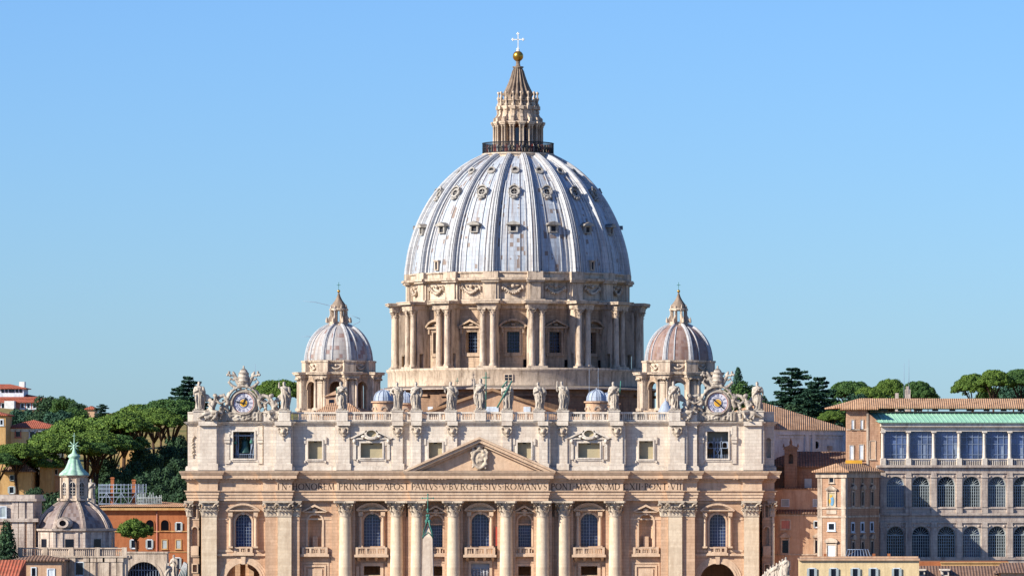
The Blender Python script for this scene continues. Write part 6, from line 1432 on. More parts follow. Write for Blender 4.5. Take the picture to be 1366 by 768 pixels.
b = MB(); zt = PZ(599, Y2); panel(b, x - 1.25, x + 1.25, PZ(660, Y2), zt, Y2, Y2 + .9, [(x, .9, PZ(618, Y2), PZ(605, Y2), 'a')]); b.prism([(x - 1.6, zt), (x + 1.6, zt), (x + 1.2, zt + .5), (x + .5, zt + .7), (x, zt + 1.2), (x - .5, zt + .7), (x - 1.2, zt + .5)], Y2 - .2, Y2 + 1.1); b.lathe([(.25, zt + 1.0), (.3, zt + 1.4), (.05, zt + 2.2)], 8, (x, Y2 + .4))
for q in (-1.4, 1.4): b.lathe([(.2, zt + .4), (.2, zt + .7), (.03, zt + 1.2)], 6, (x + q, Y2 + .4))
b.box(x - 1.25, x + 1.25, Y2 + .91, Y2 + 1.4, PZ(660, Y2), zt); b.build('gable_wall', M['base'], t)
b = MB(); xx = PX(1024, 30); b.box(xx - 4, xx + .5, 26, 34, 30, PZ(545, 30)); tag(b.build('brick_stair_turret', M['base']), 'dark brick stair turret right behind the far right statue', 'turret')
# tan building with string course
Y3 = 7.6; t = house('tan_building', 1031, 1096, 683, Y3, 3, 'peach', 'tan plaster building with pedimented window and dark ledge, between basilica front and brick tower', 'building',
    wins=[(1048, 694, 704.5, 11, dict(fr_mat='drum_trim', pane='pink', t=.25, bars=(0, 0))), (1047.5, 720, 737, 8, dict(fr_mat='drum_trim', pedi='t', t=.3, bars=(2, 4))), (1091, 720, 737, 7, dict(fr_mat='drum_trim', pedi='t', t=.3, bars=(2, 4))), (1089, 695, 702, 4, SH), (1050, 749, 758, 8, dict(fr_mat='drum_trim', pane='pink', t=.2, bars=(0, 0)))])
b = MB(); x0, x1 = PX(1031, Y3), PX(1096, Y3); b.box(x0, x1, Y3 + 1.2, Y3 + 3.2, PZ(690, Y3), PZ(652, Y3)); b.build('upper_wall', M['peach'], t)
b = MB(); b.add([(x0, Y3 - .5, PZ(683, Y3)), (x1, Y3 - .5, PZ(683, Y3)), (x1, Y3 + 1.2, PZ(679, Y3)), (x0, Y3 + 1.2, PZ(679, Y3)), (x0, Y3 - .5, PZ(685, Y3)), (x1, Y3 - .5, PZ(685, Y3))], [(0, 1, 2, 3), (4, 5, 1, 0)]); b.box(x0, x1, Y3 + .9, Y3 + 3.4, PZ(652, Y3), PZ(650.5, Y3)); b.build('ledge_roof', M['tile_dark'], t)
b = MB(); b.box(x0, x1, Y3 - .15, Y3, PZ(740, Y3), PZ(738.5, Y3)); b.box(x0, x1, Y3 - .12, Y3, PZ(688, Y3), PZ(685.5, Y3)); b.build('string_course', M['drum_trim'], t)
for px in (1047.5, 1090): wnd(t, PX(px, Y3), PZ(674.5, Y3), PZ(666, Y3), 1.4, Y3 + 1.2, 'whitewall', pane='shutter', t=.12)
# brick tower turned to the left: lit front, shaded long side
YT = -20; XT = PX(1128, YT); A = math.radians(-19.5); t = thing('brick_tower', (XT, YT, 0), 'square brick tower with painted madonna panel, low tiled hip roof and shaded long side', 'tower')
RM = Matrix.Translation((XT, YT, 0)) @ Matrix.Rotation(A, 4, 'Z')   # local: front along -x, side wall along +y at x = 0
wf = 5.6; dp = 20.5; zt = PZ(631, YT)
b = MB(); b.M = RM; b.box(-wf, 0, 0, dp, 0, zt); b.build('wall', M['brick'], t)
b = MB(); b.M = RM; hip(b, -wf, 0, 0, dp, zt + .45, PZ(617.5, YT), .9); b.build('roof', M['tile'], t)
b = MB(); b.M = RM
b.box(-wf - .3, .3, -.3, dp, zt - .8, zt + .2)
for z in (PZ(677, YT), PZ(688.5, YT)): b.box(-wf - .12, .12, -.15, dp, z - .2, z + .15)
for q in (-wf, -.9): b.box(q, q + .9, -.08, 0, 0, zt - .8)
b.box(-.02, .07, .0, .9, 0, zt - .8); b.build('stone_bands', M['drum_trim'], t)
xm = -wf / 2; zq = lambda p: PZ(p, YT)
wnd(t, xm, zq(643), zq(637), .8, 0, 'drum_trim', M4=RM, bars=(2, 1)); wnd(t, xm, zq(706), zq(698), 1.1, 0, 'whitewall', M4=RM, t=.25)
wnd(t, xm, zq(742), zq(727), 1.5, 0, 'drum_trim', M4=RM, pedi='s', pane='whitewall', t=.25); W = wnd(t, xm, zq(674.5), zq(657), 1.3, 0, 'drum_trim', M4=RM, pedi='t', pane='blind', bars=(0, 0), t=.3)
b = MB(); b.M = RM; b.ball((xm + .1, -.04, zq(668)), (.42, .03, .9), 10, 7); b.build('painted_figure', plain('blue_paint', '#6d9cba', .8), W)
b = MB(); b.M = RM; b.ball((xm - .08, -.05, zq(661.5)), (.25, .03, .3), 10, 7); b.ball((xm - .3, -.05, zq(668)), (.25, .03, .5), 10, 7); b.build('painted_face', M['yellowpaint'], W)
b = MB(); b.M = RM; b.box(xm - 1, xm + 1, -.1, 0, zq(685), zq(680)); b.build('carved_panel', M['drum_trim'], t)
SIDE = RM @ Matrix.Rotation(PI / 2, 4, 'Z')   # local x along the side, -y outward
for u in (4.2, 10.0, 15.8):
    wnd(t, u, zq(644), zq(637), 1.1, -.0, 'drum_trim', M4=SIDE, bars=(0, 0)); wnd(t, u, zq(674), zq(656), 1.4, -.0, 'drum_trim', M4=SIDE, pedi='s', bars=(2, 4), t=.3)
    wnd(t, u, zq(708), zq(698), 1.6, -.0, 'whitewall', M4=SIDE, t=.3, bars=(2, 2)); wnd(t, u, zq(741), zq(723), 1.5, -.0, 'drum_trim', M4=SIDE, pedi='s', t=.3, bars=(2, 3))
# palace with glazed loggia
YL = 1.5; XL = PX(1177, YL); A = math.radians(8); RM = Matrix.Translation((XL, YL, 0)) @ Matrix.Rotation(A, 4, 'Z'); zl = lambda p: PZ(p, 5)
t = thing('palace', (XL, YL, 0), 'long palace wing with three glazed loggia storeys under a pale green copper roof, right edge', 'palace'); PL = 46; pitch = 5.0
ops = []
for i in range(9):
    u = 2.6 + i * pitch; ops += [(u, 3.55, zl(742), zl(701), 'a'), (u, 3.55, zl(675.5), zl(635), 'a')]
b = MB(); b.M = RM; panel(b, -1.2, PL, 0, zl(621), 0, 1.3, ops); b.box(-1.2, PL, 1.3, 1.5, 0, 1)
b.box(-1.2, PL, -.5, 0, zl(623), zl(620)); b.box(-1.2, PL, -.35, 0, zl(687), zl(684)); b.box(-1.2, PL, -.2, 0, zl(631), zl(629.5)); b.box(-1.2, PL, -.2, 0, zl(697), zl(695.5)); b.box(-1.2, PL, -.2, 0, zl(746), zl(743)); b.box(-1.2, PL, -.15, 0, zl(678), zl(676.3))
for i in range(10):
    u = .1 + i * pitch
    for z0_, z1_ in ((zl(743), zl(696)), (zl(676), zl(630))): b.box(u - .55, u + .55, -.28, 0, z0_, z1_); b.box(u - .7, u + .7, -.38, 0, z1_ - 1.0, z1_ - .75)
    b.box(u - .6, u + .6, -.38, 0, zl(684), zl(677)); 
    for q in (-1.1, 1.1): b.ball((u + q, -.05, zl(635)), (.28, .12, .28), 8, 6); b.ball((u + q, -.05, zl(701)), (.28, .12, .28), 8, 6)
PW = b.build('loggia_wall', M['greyst'], t)
b = MB(); b.M = RM; b.box(-1.2, PL, 8, 20, 0, zl(548)); b.box(-1.2, PL, .4, 8, zl(622), zl(621.2)); b.box(-1.2, PL, 1.4, 8, zl(690), zl(689)); b.build('rear_block', M['peach'], t)
b = MB(); b.M = RM
b.box(-.2, PL, 0, .5, zl(575), zl(566)); b.box(-.4, PL, -.5, .5, zl(569), zl(563.5))
for i in range(10):
    u = .1 + i * pitch; b.box(u - .5, u + .5, -.35, .5, zl(620), zl(611)); b.lathe([(.42, zl(611)), (.36, zl(609)), (.3, zl(577)), (.42, zl(575))], 12, (u, .05)); b.box(u - .45, u + .45, -.4, .5, zl(577), zl(575))
b.box(0, PL, -.1, .25, zl(613), zl(611.5)); x = .4
while x < PL: b.box(x, x + .14, 0, .14, zl(620), zl(613)); x += .36
b.build('loggia_columns', M['attic_trim'], t)
LG = [glass('loggia_glass_tint', c, .16, .7) for c in ('#5d719c', '#52658f', '#6a7ca4')]
for i in range(9): b = MB(); b.M = RM; b.box(.3 + i * pitch, .3 + (i + 1) * pitch - .4, .6, .66, zl(620), zl(574)); G = b.build('loggia_glass', LG[(i * 5 + i // 2) % 3], t)
b = MB(); b.M = RM
for i in range(9):
    for q in range(1 + i % 3): u = .8 + i * pitch + R.uniform(0, 3.2); b.box(u, u + R.uniform(.3, .9), .585, .6, zl(611), zl(R.uniform(585, 600)))
b.build('curtain', M['muntin'], G)
b = MB(); b.M = RM
for i in range(9):
    u0 = .5 + i * pitch
    for q in range(1, 4): b.box(u0 + q * 1.15 - .05, u0 + q * 1.15 + .05, .5, .58, zl(612), zl(575))
    for z in (zl(606), zl(592), zl(583)): b.box(u0 - .2, u0 + 4.4, .52, .59, z - .05, z + .05)
b.build('glazing_bars', M['muntin'], G)
for i in range(9):
    u = 2.6 + i * pitch
    for z0_, z1_ in ((zl(742), zl(701)), (zl(675.5), zl(635))):
        w_ = 3.5; b = MB(); b.M = RM; zs = z1_ - w_ / 2; b.box(u - w_ / 2, u + w_ / 2, .45, .6, zs - .12, zs + .1); arch_band(b, u, zs, w_ / 2 - .15, w_ / 2, .4, .6, 0, PI, 14)
        for q in range(1, 8): b.box(u - w_ / 2 + q * w_ / 8 - .055, u - w_ / 2 + q * w_ / 8 + .055, .48, .56, z0_, zs)
        for q in range(1, 7): zz_ = z0_ + (zs - z0_) * q / 7; b.box(u - w_ / 2, u + w_ / 2, .5, .55, zz_ - .03, zz_ + .03)
        for q in range(1, 8): a = PI * q / 8; b.tube([(u, .5, zs), (u + math.cos(a) * w_ / 2, .5, zs + math.sin(a) * w_ / 2)], .045, 4)
        for s_ in (-1, 1): b.box(u + s_ * w_ / 2, u + s_ * (w_ / 2 - .12), .45, .6, z0_, zs)
        W = b.build('arched_window', M['shutter'], t); g = MB(); g.M = RM; g.box(u - w_ / 2, u + w_ / 2, .7, .75, z0_, z1_); g.build('pane', M['glass_loggia' if (i == 0 and z0_ > 26) else ('glass_d', 'glass', 'glass_d', 'iron')[(i * 7 + int(z0_)) % 4]], W)
b = MB(); b.M = RM; b.add([(-1.0, -.9, zl(563)), (PL, -.9, zl(563)), (PL, 8.0, zl(549.5)), (-3.4, 8.0, zl(549.5)), (-1.0, -.9, zl(564)), (PL, -.9, zl(564))], [(0, 1, 2, 3), (4, 5, 1, 0)])
x = 0
while x < PL: b.hexa([(x, -.9, zl(563) + .01), (x + .12, -.9, zl(563) + .01), (x + .12, 8, zl(549.5) + .01), (x, 8, zl(549.5) + .01), (x, -.9, zl(563) + .1), (x + .12, -.9, zl(563) + .1), (x + .12, 8, zl(549.5) + .1), (x, 8, zl(549.5) + .1)]); x += .9
b.build('copper_roof', M['copper_roof'], t)
b = MB(); b.M = RM; hip(b, -7.5, PL + 10, 7, 17, zl(542.5), zl(530), 1.0); b.build('tile_roof', M['tile'], t)
b = MB(); b.M = RM
for i in range(12): b.box(1 + i * 3.4, 2.2 + i * 3.4, 7.9, 7.98, zl(547.5), zl(543.5))
b.build('clerestory_windows', M['glass_d'], t)
b = MB(); b.M = RM; [b.box(34 + i * 2.6, 35.1 + i * 2.6, 7.5 + .9, 9.5, zl(536), zl(534.5)) for i in range(4)]; b.build('skylight', M['white_metal'], t)
b = MB(); b.M = RM; b.box(27, 28.2, 13, 14.5, zl(532), zl(517)); b.box(26.8, 28.4, 12.9, 14.6, zl(519), zl(518)) if False else None; b.build('chimney', M['greyst'], t) if False else None
# brick end block
YE = 2.0; t2 = thing('brick_end_block', (PX(1150, YE), YE, 0), 'tall pink brick end block with white shutters at the left end of the palace loggia', 'building')
b = MB(); x0, x1, x2 = PX(1129.5, YE), PX(1157, YE), PX(1174.5, YE); b.box(x0, x1, YE, YE + 9, 0, PZ(546, YE)); b.add([(x1, YE - .3, 0), (x2, YE - .3, 0), (x2, YE + 9, 0), (x1, YE + 9, 0), (x1, YE - .3, PZ(550, YE)), (x2, YE - .3, PZ(564, YE)), (x2, YE + 9, PZ(564, YE)), (x1, YE + 9, PZ(550, YE))], [(0, 1, 5, 4), (1, 2, 6, 5), (2, 3, 7, 6), (3, 0, 4, 7), (4, 5, 6, 7)]); b.build('wall', M['brick'], t2)
b = MB(); b.box(x0, x1 + .1, YE - .12, YE, PZ(573.5, YE), PZ(572, YE)); b.box(x1 - .2, x1 + .2, YE - .45, YE, 0, PZ(550, YE)); b.build('string_course', M['drum_trim'], t2)
for px, a_, b_, wq, pn in ((1137.5, 560, 572, 3, 'whitewall'), (1149.5, 560, 572, 3, 'whitewall'), (1136, 594, 612, 5, 'whitewall'), (1149, 593, 612, 5, 'whitewall')): wnd(t2, PX(px, YE), PZ(b_, YE), PZ(a_, YE), wq / 6.9, YE, 'drum_trim', pane=pn, bars=(0, 0), t=.15)
wnd(t2, PX(1164, YE), PZ(612, YE), PZ(588, YE), 1.0, YE - .3, 'drum_trim', pane='peach', bars=(0, 0), t=.12)
b = MB(); hip(b, x0, x1 + 1, YE, YE + 14, PZ(544.5, YE), PZ(531, YE), 1.1); b.build('roof', M['tile'], t2)
b = MB(); b.box(PX(1128, 0), PX(1150, 0), -.5, 1.5, PZ(620, 0), PZ(613.5, 0)); tag(b.build('yellow_hoarding', M['yellowpaint']), 'yellow painted hoarding on the roof between the brick tower and end block', 'hoarding')
b = MB(); xx = PX(1211, 70); b.box(xx - .55, xx + .55, 70, 71.2, 0, PZ(519, 70)); b.box(xx - .35, xx + .35, 70, 71, PZ(519, 70), PZ(515, 70)); b.box(xx - 2.6, xx - 1.9, 70, 71, 0, PZ(524, 70)); tag(b.build('chimney_tower', M['greyst']), 'tall grey chimney stack rising above the tiled palace roof', 'chimney')
for px, pt_top, pb in ((1206, 484, 520), (1212.5, 478, 512), (798, 490, 535), (786, 492, 530), (340.5, 485, 500)):
    Ya = 70 if px > 1000 else (112 if px > 700 else 6); b = MB(); xx = PX(px, Ya); b.tube([(xx, Ya, PZ(pb, Ya) - (2 if px > 1000 else 5)), (xx, Ya, PZ(pt_top, Ya))], [.07, .03], 5)
    tag(b.build('antenna', M['muntin']), {1206: 'shorter thin antenna above the grey chimney', 1212.5: 'taller thin antenna above the grey chimney', 798: 'thin mast rising behind the right small cupolas, right one', 786: 'thin mast rising behind the right small cupolas, left one', 340.5: 'very thin rod above the tiara of the left clock'}[px], 'antenna')
# front right yellow building and brown roofs
Y = -80; t = house('yellow_building', 1066, 1226, 747, Y, 12, 'cream', 'low yellow building with grey shutters and flat orange roof at the bottom right', 'building', wins=[(x, 758, 772, 6.5, dict(fr_mat='whitewall', shutters=True, bars=(2, 3))) for x in (1083, 1112, 1141, 1165, 1196)])
b = MB(); b.box(PX(1065, Y), PX(1227, Y), Y - .4, Y + 12.3, PZ(747, Y), PZ(744.5, Y)); b.box(PX(1067, Y), PX(1225, Y), Y + .2, Y + .6, PZ(744, Y), PZ(741.5, Y)); b.build('parapet', M['peach'], t)
b = MB(); hip(b, PX(1128, Y), PX(1162, Y), Y + 3, Y + 8, PZ(743, Y), PZ(733, Y), 0); b.build('glass_skylight', M['glass_d'], t); b = MB(); x0, x1 = PX(1128, Y), PX(1162, Y); [b.tube([(x0 + (x1 - x0) * i / 8, Y + 2.95, PZ(743, Y)), (x0 + (x1 - x0) * (.1 + .8 * i / 8), Y + 5.4, PZ(733, Y) + .05)], .05, 4) for i in range(9)]; b.tube([(x0 + .4, Y + 5.5, PZ(733, Y)), (x1 - .4, Y + 5.5, PZ(733, Y))], .07, 4); b.tube([(x0, Y + 2.9, PZ(743, Y)), (x1, Y + 2.9, PZ(743, Y))], .07, 4); b.build('skylight_bars', M['muntin'], t)
b = MB(); [b.box(PX(x, Y) - .25, PX(x, Y) + .25, Y + 1, Y + 1.6, PZ(745, Y), PZ(738, Y)) for x in (1101, 1166, 1186)]; b.build('chimney_pot', M['orange'], t)
Y = -66; t = house('brown_roofed_house', 1216, 1420, 768, Y, 14, 'peach', 'wide house with brown tiled roof and two dormers along the bottom right edge', 'house', zb=0)
b = MB(); x0, x1 = PX(1210, Y), PX(1420, Y); b.add([(x0, Y - 1, PZ(774, Y)), (x1, Y - 1, PZ(774, Y)), (x1, Y + 8, PZ(755, Y)), (x0 + 2, Y + 8, PZ(755, Y)), (x0, Y + 14, PZ(774, Y)), (x1, Y + 14, PZ(774, Y))], [(0, 1, 2, 3), (0, 3, 4), (3, 2, 5, 4)]); b.build('roof', M['tile_dark'], t)
for px in (1229, 1261):
    b = MB(); x = PX(px, Y); b.box(x - .7, x + .7, Y + 1, Y + 5, PZ(768, Y), PZ(760.5, Y)); b.box(x - .9, x + .9, Y + .7, Y + 5.2, PZ(760.5, Y), PZ(758.5, Y)); D = b.build('dormer', M['attic_trim'], t); b = MB(); b.box(x - .35, x + .35, Y + .92, Y + 1, PZ(766, Y), PZ(762, Y)); b.build('dormer_window', M['glass_d'], D)
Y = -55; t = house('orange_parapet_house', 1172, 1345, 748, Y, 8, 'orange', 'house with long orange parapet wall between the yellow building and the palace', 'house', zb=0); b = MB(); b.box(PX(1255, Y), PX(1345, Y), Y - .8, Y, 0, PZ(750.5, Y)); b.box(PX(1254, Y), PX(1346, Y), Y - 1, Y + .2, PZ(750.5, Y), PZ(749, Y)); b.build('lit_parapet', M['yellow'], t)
Y = -72; t = thing('tiled_roof_house', (PX(1360, Y), Y, 0), 'house with a darker tiled roof at the bottom right corner', 'house')
b = MB(); b.box(PX(1335, Y), PX(1440, Y), Y, Y + 9, 0, PZ(763, Y)); b.build('wall', M['peach'], t)
b = MB(); x0, x1 = PX(1327, Y), PX(1440, Y); b.add([(x0, Y - .6, PZ(763.5, Y)), (x1, Y - .6, PZ(763.5, Y)), (x1, Y + 9, PZ(751, Y)), (x0 + 1.6, Y + 9, PZ(751, Y)), (x0, Y + 9, PZ(764, Y))], [(0, 1, 2, 3), (0, 3, 4)]); b.build('roof', M['tile_dark'], t)
# ------------------------------------------------------------------ trees
rng = np.random.default_rng(11)
def tufts(name, mat, pos, nrm, size, parent, jitter=.8, aspect=1.6):
    """many small leaf-clump triangles-pairs at pos, roughly facing nrm"""
    n = len(pos); nr = nrm + rng.normal(0, jitter, (n, 3)); nr /= np.linalg.norm(nr, axis=1)[:, None] + 1e-9
    up = rng.normal(0, 1, (n, 3)); a = np.cross(nr, up); a /= np.linalg.norm(a, axis=1)[:, None] + 1e-9; b = np.cross(nr, a)
    s = size * rng.uniform(.6, 1.3, n)[:, None]
    v = np.stack([pos - a * s - b * s * .35, pos + a * s * .2 - b * s * .75, pos + a * s + b * s * .3, pos - a * s * .15 + b * s * .8], 1).reshape(-1, 3)
    me = bpy.data.meshes.new(name); me.vertices.add(4 * n); me.vertices.foreach_set('co', v.ravel())
    me.loops.add(4 * n); me.loops.foreach_set('vertex_index', np.arange(4 * n)); me.polygons.add(n)
    me.polygons.foreach_set('loop_start', np.arange(0, 4 * n, 4)); me.polygons.foreach_set('loop_total', np.full(n, 4))
    me.materials.append(mat); me.update(); me.validate()
    o = bpy.data.objects.new(name, me); COL.objects.link(o); o.parent = parent; return o
def sph(n):
    p = rng.normal(0, 1, (n, 3)); return p / np.linalg.norm(p, axis=1)[:, None]
def puffs(centres, radii, per, flat=.7, low=-.35):
    P, N = [], []
    for c, r in zip(centres, radii):
        d = sph(int(per * r * r)); d = d[d[:, 2] > low]; rr = r * rng.uniform(.72, 1.06, len(d))[:, None]
        p = d * rr * np.array([1, 1, flat]) + c; P.append(p); N.append(d)
    return np.concatenate(P), np.concatenate(N)
def mk_tree(name):
    t = bpy.data.objects.new(name, None); COL.objects.link(t); ORG[t.name] = Vector((0, 0, 0)); return t
def umbrella(Rc, H, T, seed, mat='pine'):
    """umbrella pine: flat-bottomed cap crown radius Rc on a forked trunk, total height H, crown thickness T"""
    global rng; rng = np.random.default_rng(seed); r = random.Random(seed); t = mk_tree('umbrella_pine')
    C, Q = [], []; n = int(40 + Rc * 8)
    for i in range(n):
        a = i * 2.39996 + r.uniform(-.2, .2); q = math.sqrt((i + .5) / n) * r.uniform(.92, 1.04); x, y = Rc * q * .9 * math.cos(a), Rc * q * .9 * math.sin(a)
        z = H - T * .36 - (T * .62) * q ** 2.4 + r.uniform(-.4, .35); C.append((x, y, z)); Q.append(r.uniform(.12, .23) * Rc * (1.05 - .2 * q))
    for i in range(n // 3):
        a = r.uniform(0, 6.28); q = r.uniform(.2, .85); C.append((Rc * q * math.cos(a), Rc * q * math.sin(a), H - T * .85 + r.uniform(-.3, .4))); Q.append(Rc * r.uniform(.12, .2))
    P, N = puffs(np.array(C), Q, 125, .58)
    tufts('crown', M[mat], P, N, .22, t, .5)
    b = MB(); hz = H - T * .9; fk = hz * r.uniform(.5, .62); lean = r.uniform(-.6, .6)
    b.tube([(0, 0, -3), (lean * .2, 0, fk * .4), (lean, r.uniform(-.3, .3), fk)], [.55, .45, .38], 8)
    for k in range(8):
        a = k * .785 + r.uniform(-.3, .3); q = r.uniform(.4, .8) * Rc; z1 = H - T * .6
        b.tube([(lean, 0, fk - .3), (lean + q * .35 * math.cos(a), q * .35 * math.sin(a), fk + (hz - fk) * .6), (q * .75 * math.cos(a), q * .75 * math.sin(a), hz + .3), (q * math.cos(a), q * math.sin(a), z1)], [.3, .22, .15, .07], 6)
    b.build('trunk', M['bark'], t); return t
def cedar(Rc, H, seed):
    global rng; rng = np.random.default_rng(seed); r = random.Random(seed); t = mk_tree('cedar'); P, N = [], []; b = MB()
    b.tube([(0, 0, -3), (.2, 0, H * .5), (0, 0, H * .97)], [.7, .45, .1], 8); nl = 12
    for L in range(nl):
        z = H * (.25 + .73 * L / (nl - 1)); rr = Rc * (1.0 - .62 * (L / (nl - 1)) ** 2.2) * r.uniform(.6, 1.12)
        for k in range(8):
            a = r.uniform(0, 6.28); ln = rr * r.uniform(.55, 1.08); dz = ln * r.uniform(-.06, .16)
            b.tube([(0, 0, z - .5), (ln * .5 * math.cos(a), ln * .5 * math.sin(a), z), (ln * math.cos(a), ln * math.sin(a), z + dz)], [.16, .1, .04], 5)
            m = int(110 * ln); s = rng.uniform(.15, 1.08, m); wd = (.14 + .26 * s) * rng.normal(0, .5, m) * ln * .55
            x = s * ln * math.cos(a) - wd * math.sin(a); y = s * ln * math.sin(a) + wd * math.cos(a)
            P.append(np.stack([x, y, z + dz * s + rng.normal(0, .16, m) - .1 * np.abs(wd)], 1)); N.append(np.tile([0, 0, 1.0], (m, 1)))
    tufts('crown', M['cedar'], np.concatenate(P), np.concatenate(N), .32, t, .6); b.build('trunk', M['bark'], t); return t
def blobtree(name, Rc, H, seed, mat='bush', trunk=True, squash=1.0, narrow=False):
    global rng; rng = np.random.default_rng(seed); r = random.Random(seed); t = mk_tree(name); C, Q = [], []
    for i in range(0 if narrow else 26):
        d = Vector((r.gauss(0, 1), r.gauss(0, 1), r.gauss(0, 1))).normalized(); q = r.uniform(.3, .8); z = H * .55 + d.z * q * H * .42
        k = 1.0 if not narrow else (1 - (z / H) ** 1.5) * .8 + .15
        C.append((d.x * q * Rc * k, d.y * q * Rc * k, z)); Q.append(r.uniform(.28, .42) * Rc * (k if narrow else 1))
    if narrow:
        for i in range(60):
            z = H * (.04 + .93 * i / 59); k = min(1, .45 + 2.4 * z / H) * (1 - (z / H) ** 2.2) + .06; a = i * 2.4; C.append((Rc * k * .5 * math.cos(a), Rc * k * .5 * math.sin(a), z)); Q.append(Rc * (.2 + .42 * k))
    P, N = puffs(np.array(C), Q, 42 if not narrow else 60, .9 * squash, -.9)
    tufts('crown', M[mat], P, N, .34 if Rc > 3 else .22, t, .6)
    if trunk: b = MB(); b.tube([(0, 0, -2), (0, 0, H * .6)], [.3, .15], 6); b.build('trunk', M['bark'], t)
    return t
def put(src, x, y, ztop, H, scale, lab, cat, grp=None, first=[], rz=None, sxy=1.0, zs=None):
    """place a copy so that the top of a source of height H comes to ztop"""
    o = copy_tree(src) if src.name in first else src
    first.append(src.name) if src.name not in first else None
    sz = zs or scale; o.location = (x, y, ztop - H * sz); o.scale = (scale * sxy, scale * sxy, sz); o.rotation_euler = (0, 0, R.uniform(0, 6.28) if rz is None else rz)
    tag(o, lab, cat, grp); return o
UA, UB, UC = umbrella(9.5, 20, 6.0, 21), umbrella(8.0, 19, 5.2, 22), umbrella(9.0, 21, 5.6, 23, 'pine_far')
GL1 = 'umbrella pines on the left slope'; GR1 = 'umbrella pines on the right skyline'
def pine(src, Rs, Hs, px, top, wpx, Y, lab, grp, zs=None):
    k = FPX / (Y + 1000); sc_ = wpx / 2 / k / Rs
    return put(src, PX(px, Y), Y, PZ(top, Y), Hs, sc_, lab, 'pine tree', grp, zs=zs)
for src, Rs, Hs, px, top, wpx, Y, lab in (
    (UA, 9.5, 20, 118, 548, 165, 300, 'broadest umbrella pine, its bright crown rising toward the right above the copper lantern'),
    (UB, 8.0, 19, 164, 545, 96, 290, 'umbrella pine overlapping the right part of the broadest crown'),
    (UB, 8.0, 19, 128, 569, 92, 262, 'lower umbrella pine crown just right of the copper lantern'),
    (UA, 9.5, 20, 78, 572, 110, 250, 'umbrella pine with crown directly left of the copper lantern'),
    (UC, 9.0, 21, 126, 586, 62, 255, 'small dark umbrella pine crown right behind the copper lantern top'),
    (UB, 8.0, 19, 186, 534, 96, 350, 'umbrella pine on the skyline between the broadest crown and the cedar'),
    (UC, 9.0, 21, 228, 526, 104, 345, 'umbrella pine right next to the left end of the basilica front'),
    (UB, 8.0, 19, 48, 597, 84, 244, 'lower umbrella pine crown between the ochre house and the copper lantern'),
    (UC, 9.0, 21, 150, 574, 84, 275, 'shaded umbrella pine crown under the right end of the broadest crown'),
    (UA, 9.5, 20, 206, 540, 84, 335, 'umbrella pine crown in the gap before the one beside the basilica'),
    (UA, 9.5, 20, 22, 587, 76, 235, 'umbrella pine above the ochre house at the left edge'),
    (UC, 9.0, 21, -2, 600, 62, 228, 'dark umbrella pine cut by the left edge of the picture'),
    (UB, 8.0, 19, 215, 548, 60, 320, 'shaded umbrella pine crown under the one beside the basilica'),
    (UA, 9.5, 20, 372, 502, 92, 330, 'umbrella pine behind the bare-chested statue, left of the left side dome')): pine(src, Rs, Hs, px, top, wpx, Y, lab, GL1)
for src, Rs, Hs, px, top, wpx, Y, lab in (
    (UC, 9.0, 21, 1135, 503, 76, 420, 'umbrella pine directly right of the cedars'),
    (UB, 8.0, 19, 1160, 512, 60, 400, 'rounder umbrella pine above the left part of the palace roof'),
    (UA, 9.5, 20, 1188, 501, 58, 430, 'umbrella pine left of the thin antennas'),
    (UC, 9.0, 21, 1224, 503, 54, 425, 'umbrella pine right of the thin antennas, last before the open sky'),
    (UA, 9.5, 20, 1297, 494, 60, 420, 'umbrella pine right of the open sky gap with pale forked trunk'),
    (UB, 8.0, 19, 1326, 489, 56, 410, 'middle one of the three pines at the right edge'),
    (UC, 9.0, 21, 1363, 487, 66, 415, 'umbrella pine cut by the right edge'),
    (UA, 9.5, 20, 1110, 545, 44, 330, 'low bright green pine behind the left corner of the palace roof')): pine(src, Rs, Hs, px, top, wpx, Y, lab, GR1, zs=1.0 if px != 1110 else .5)
for i, (px, top) in enumerate(((1108, 517), (1150, 514), (1172, 519), (1205, 518), (1240, 521), (1128, 524), (1088, 530))): pass
CA, CB = cedar(8.5, 20, 31), cedar(7.5, 19, 32)
def ced(src, Rs, Hs, px, top, wpx, Y, lab): k = FPX / (Y + 1000); s_ = wpx / 2 / k / Rs; put(src, PX(px, Y), Y, PZ(top, Y), Hs, s_, lab, 'cedar tree', 'cedars', sxy=1.25, zs=s_ * 1.1)
ced(CA, 8.5, 20, 1056, 491, 62, 380, 'tallest cedar with layered branches against the sky on the right')
ced(CB, 7.5, 19, 1092, 504, 60, 370, 'second cedar with drooping branches, right of the tallest one')
ced(CA, 8.5, 20, 1080, 520, 60, 350, 'lower dark cedar in front of the two tall ones')
ced(CB, 7.5, 19, 252, 503, 56, 370, 'dark cedar whose flat branches stick out behind the far left statue')
ced(CA, 8.5, 20, 135, 539, 26, 640, 'small far cedar on the skyline above the pines')
B1, B2, B3 = blobtree('broadleaf_tree', 6.5, 13, 41), blobtree('broadleaf_tree', 7.5, 12, 42, 'pine_far'), blobtree('broadleaf_tree', 5.5, 11, 43, 'cedar')
k_ = 0
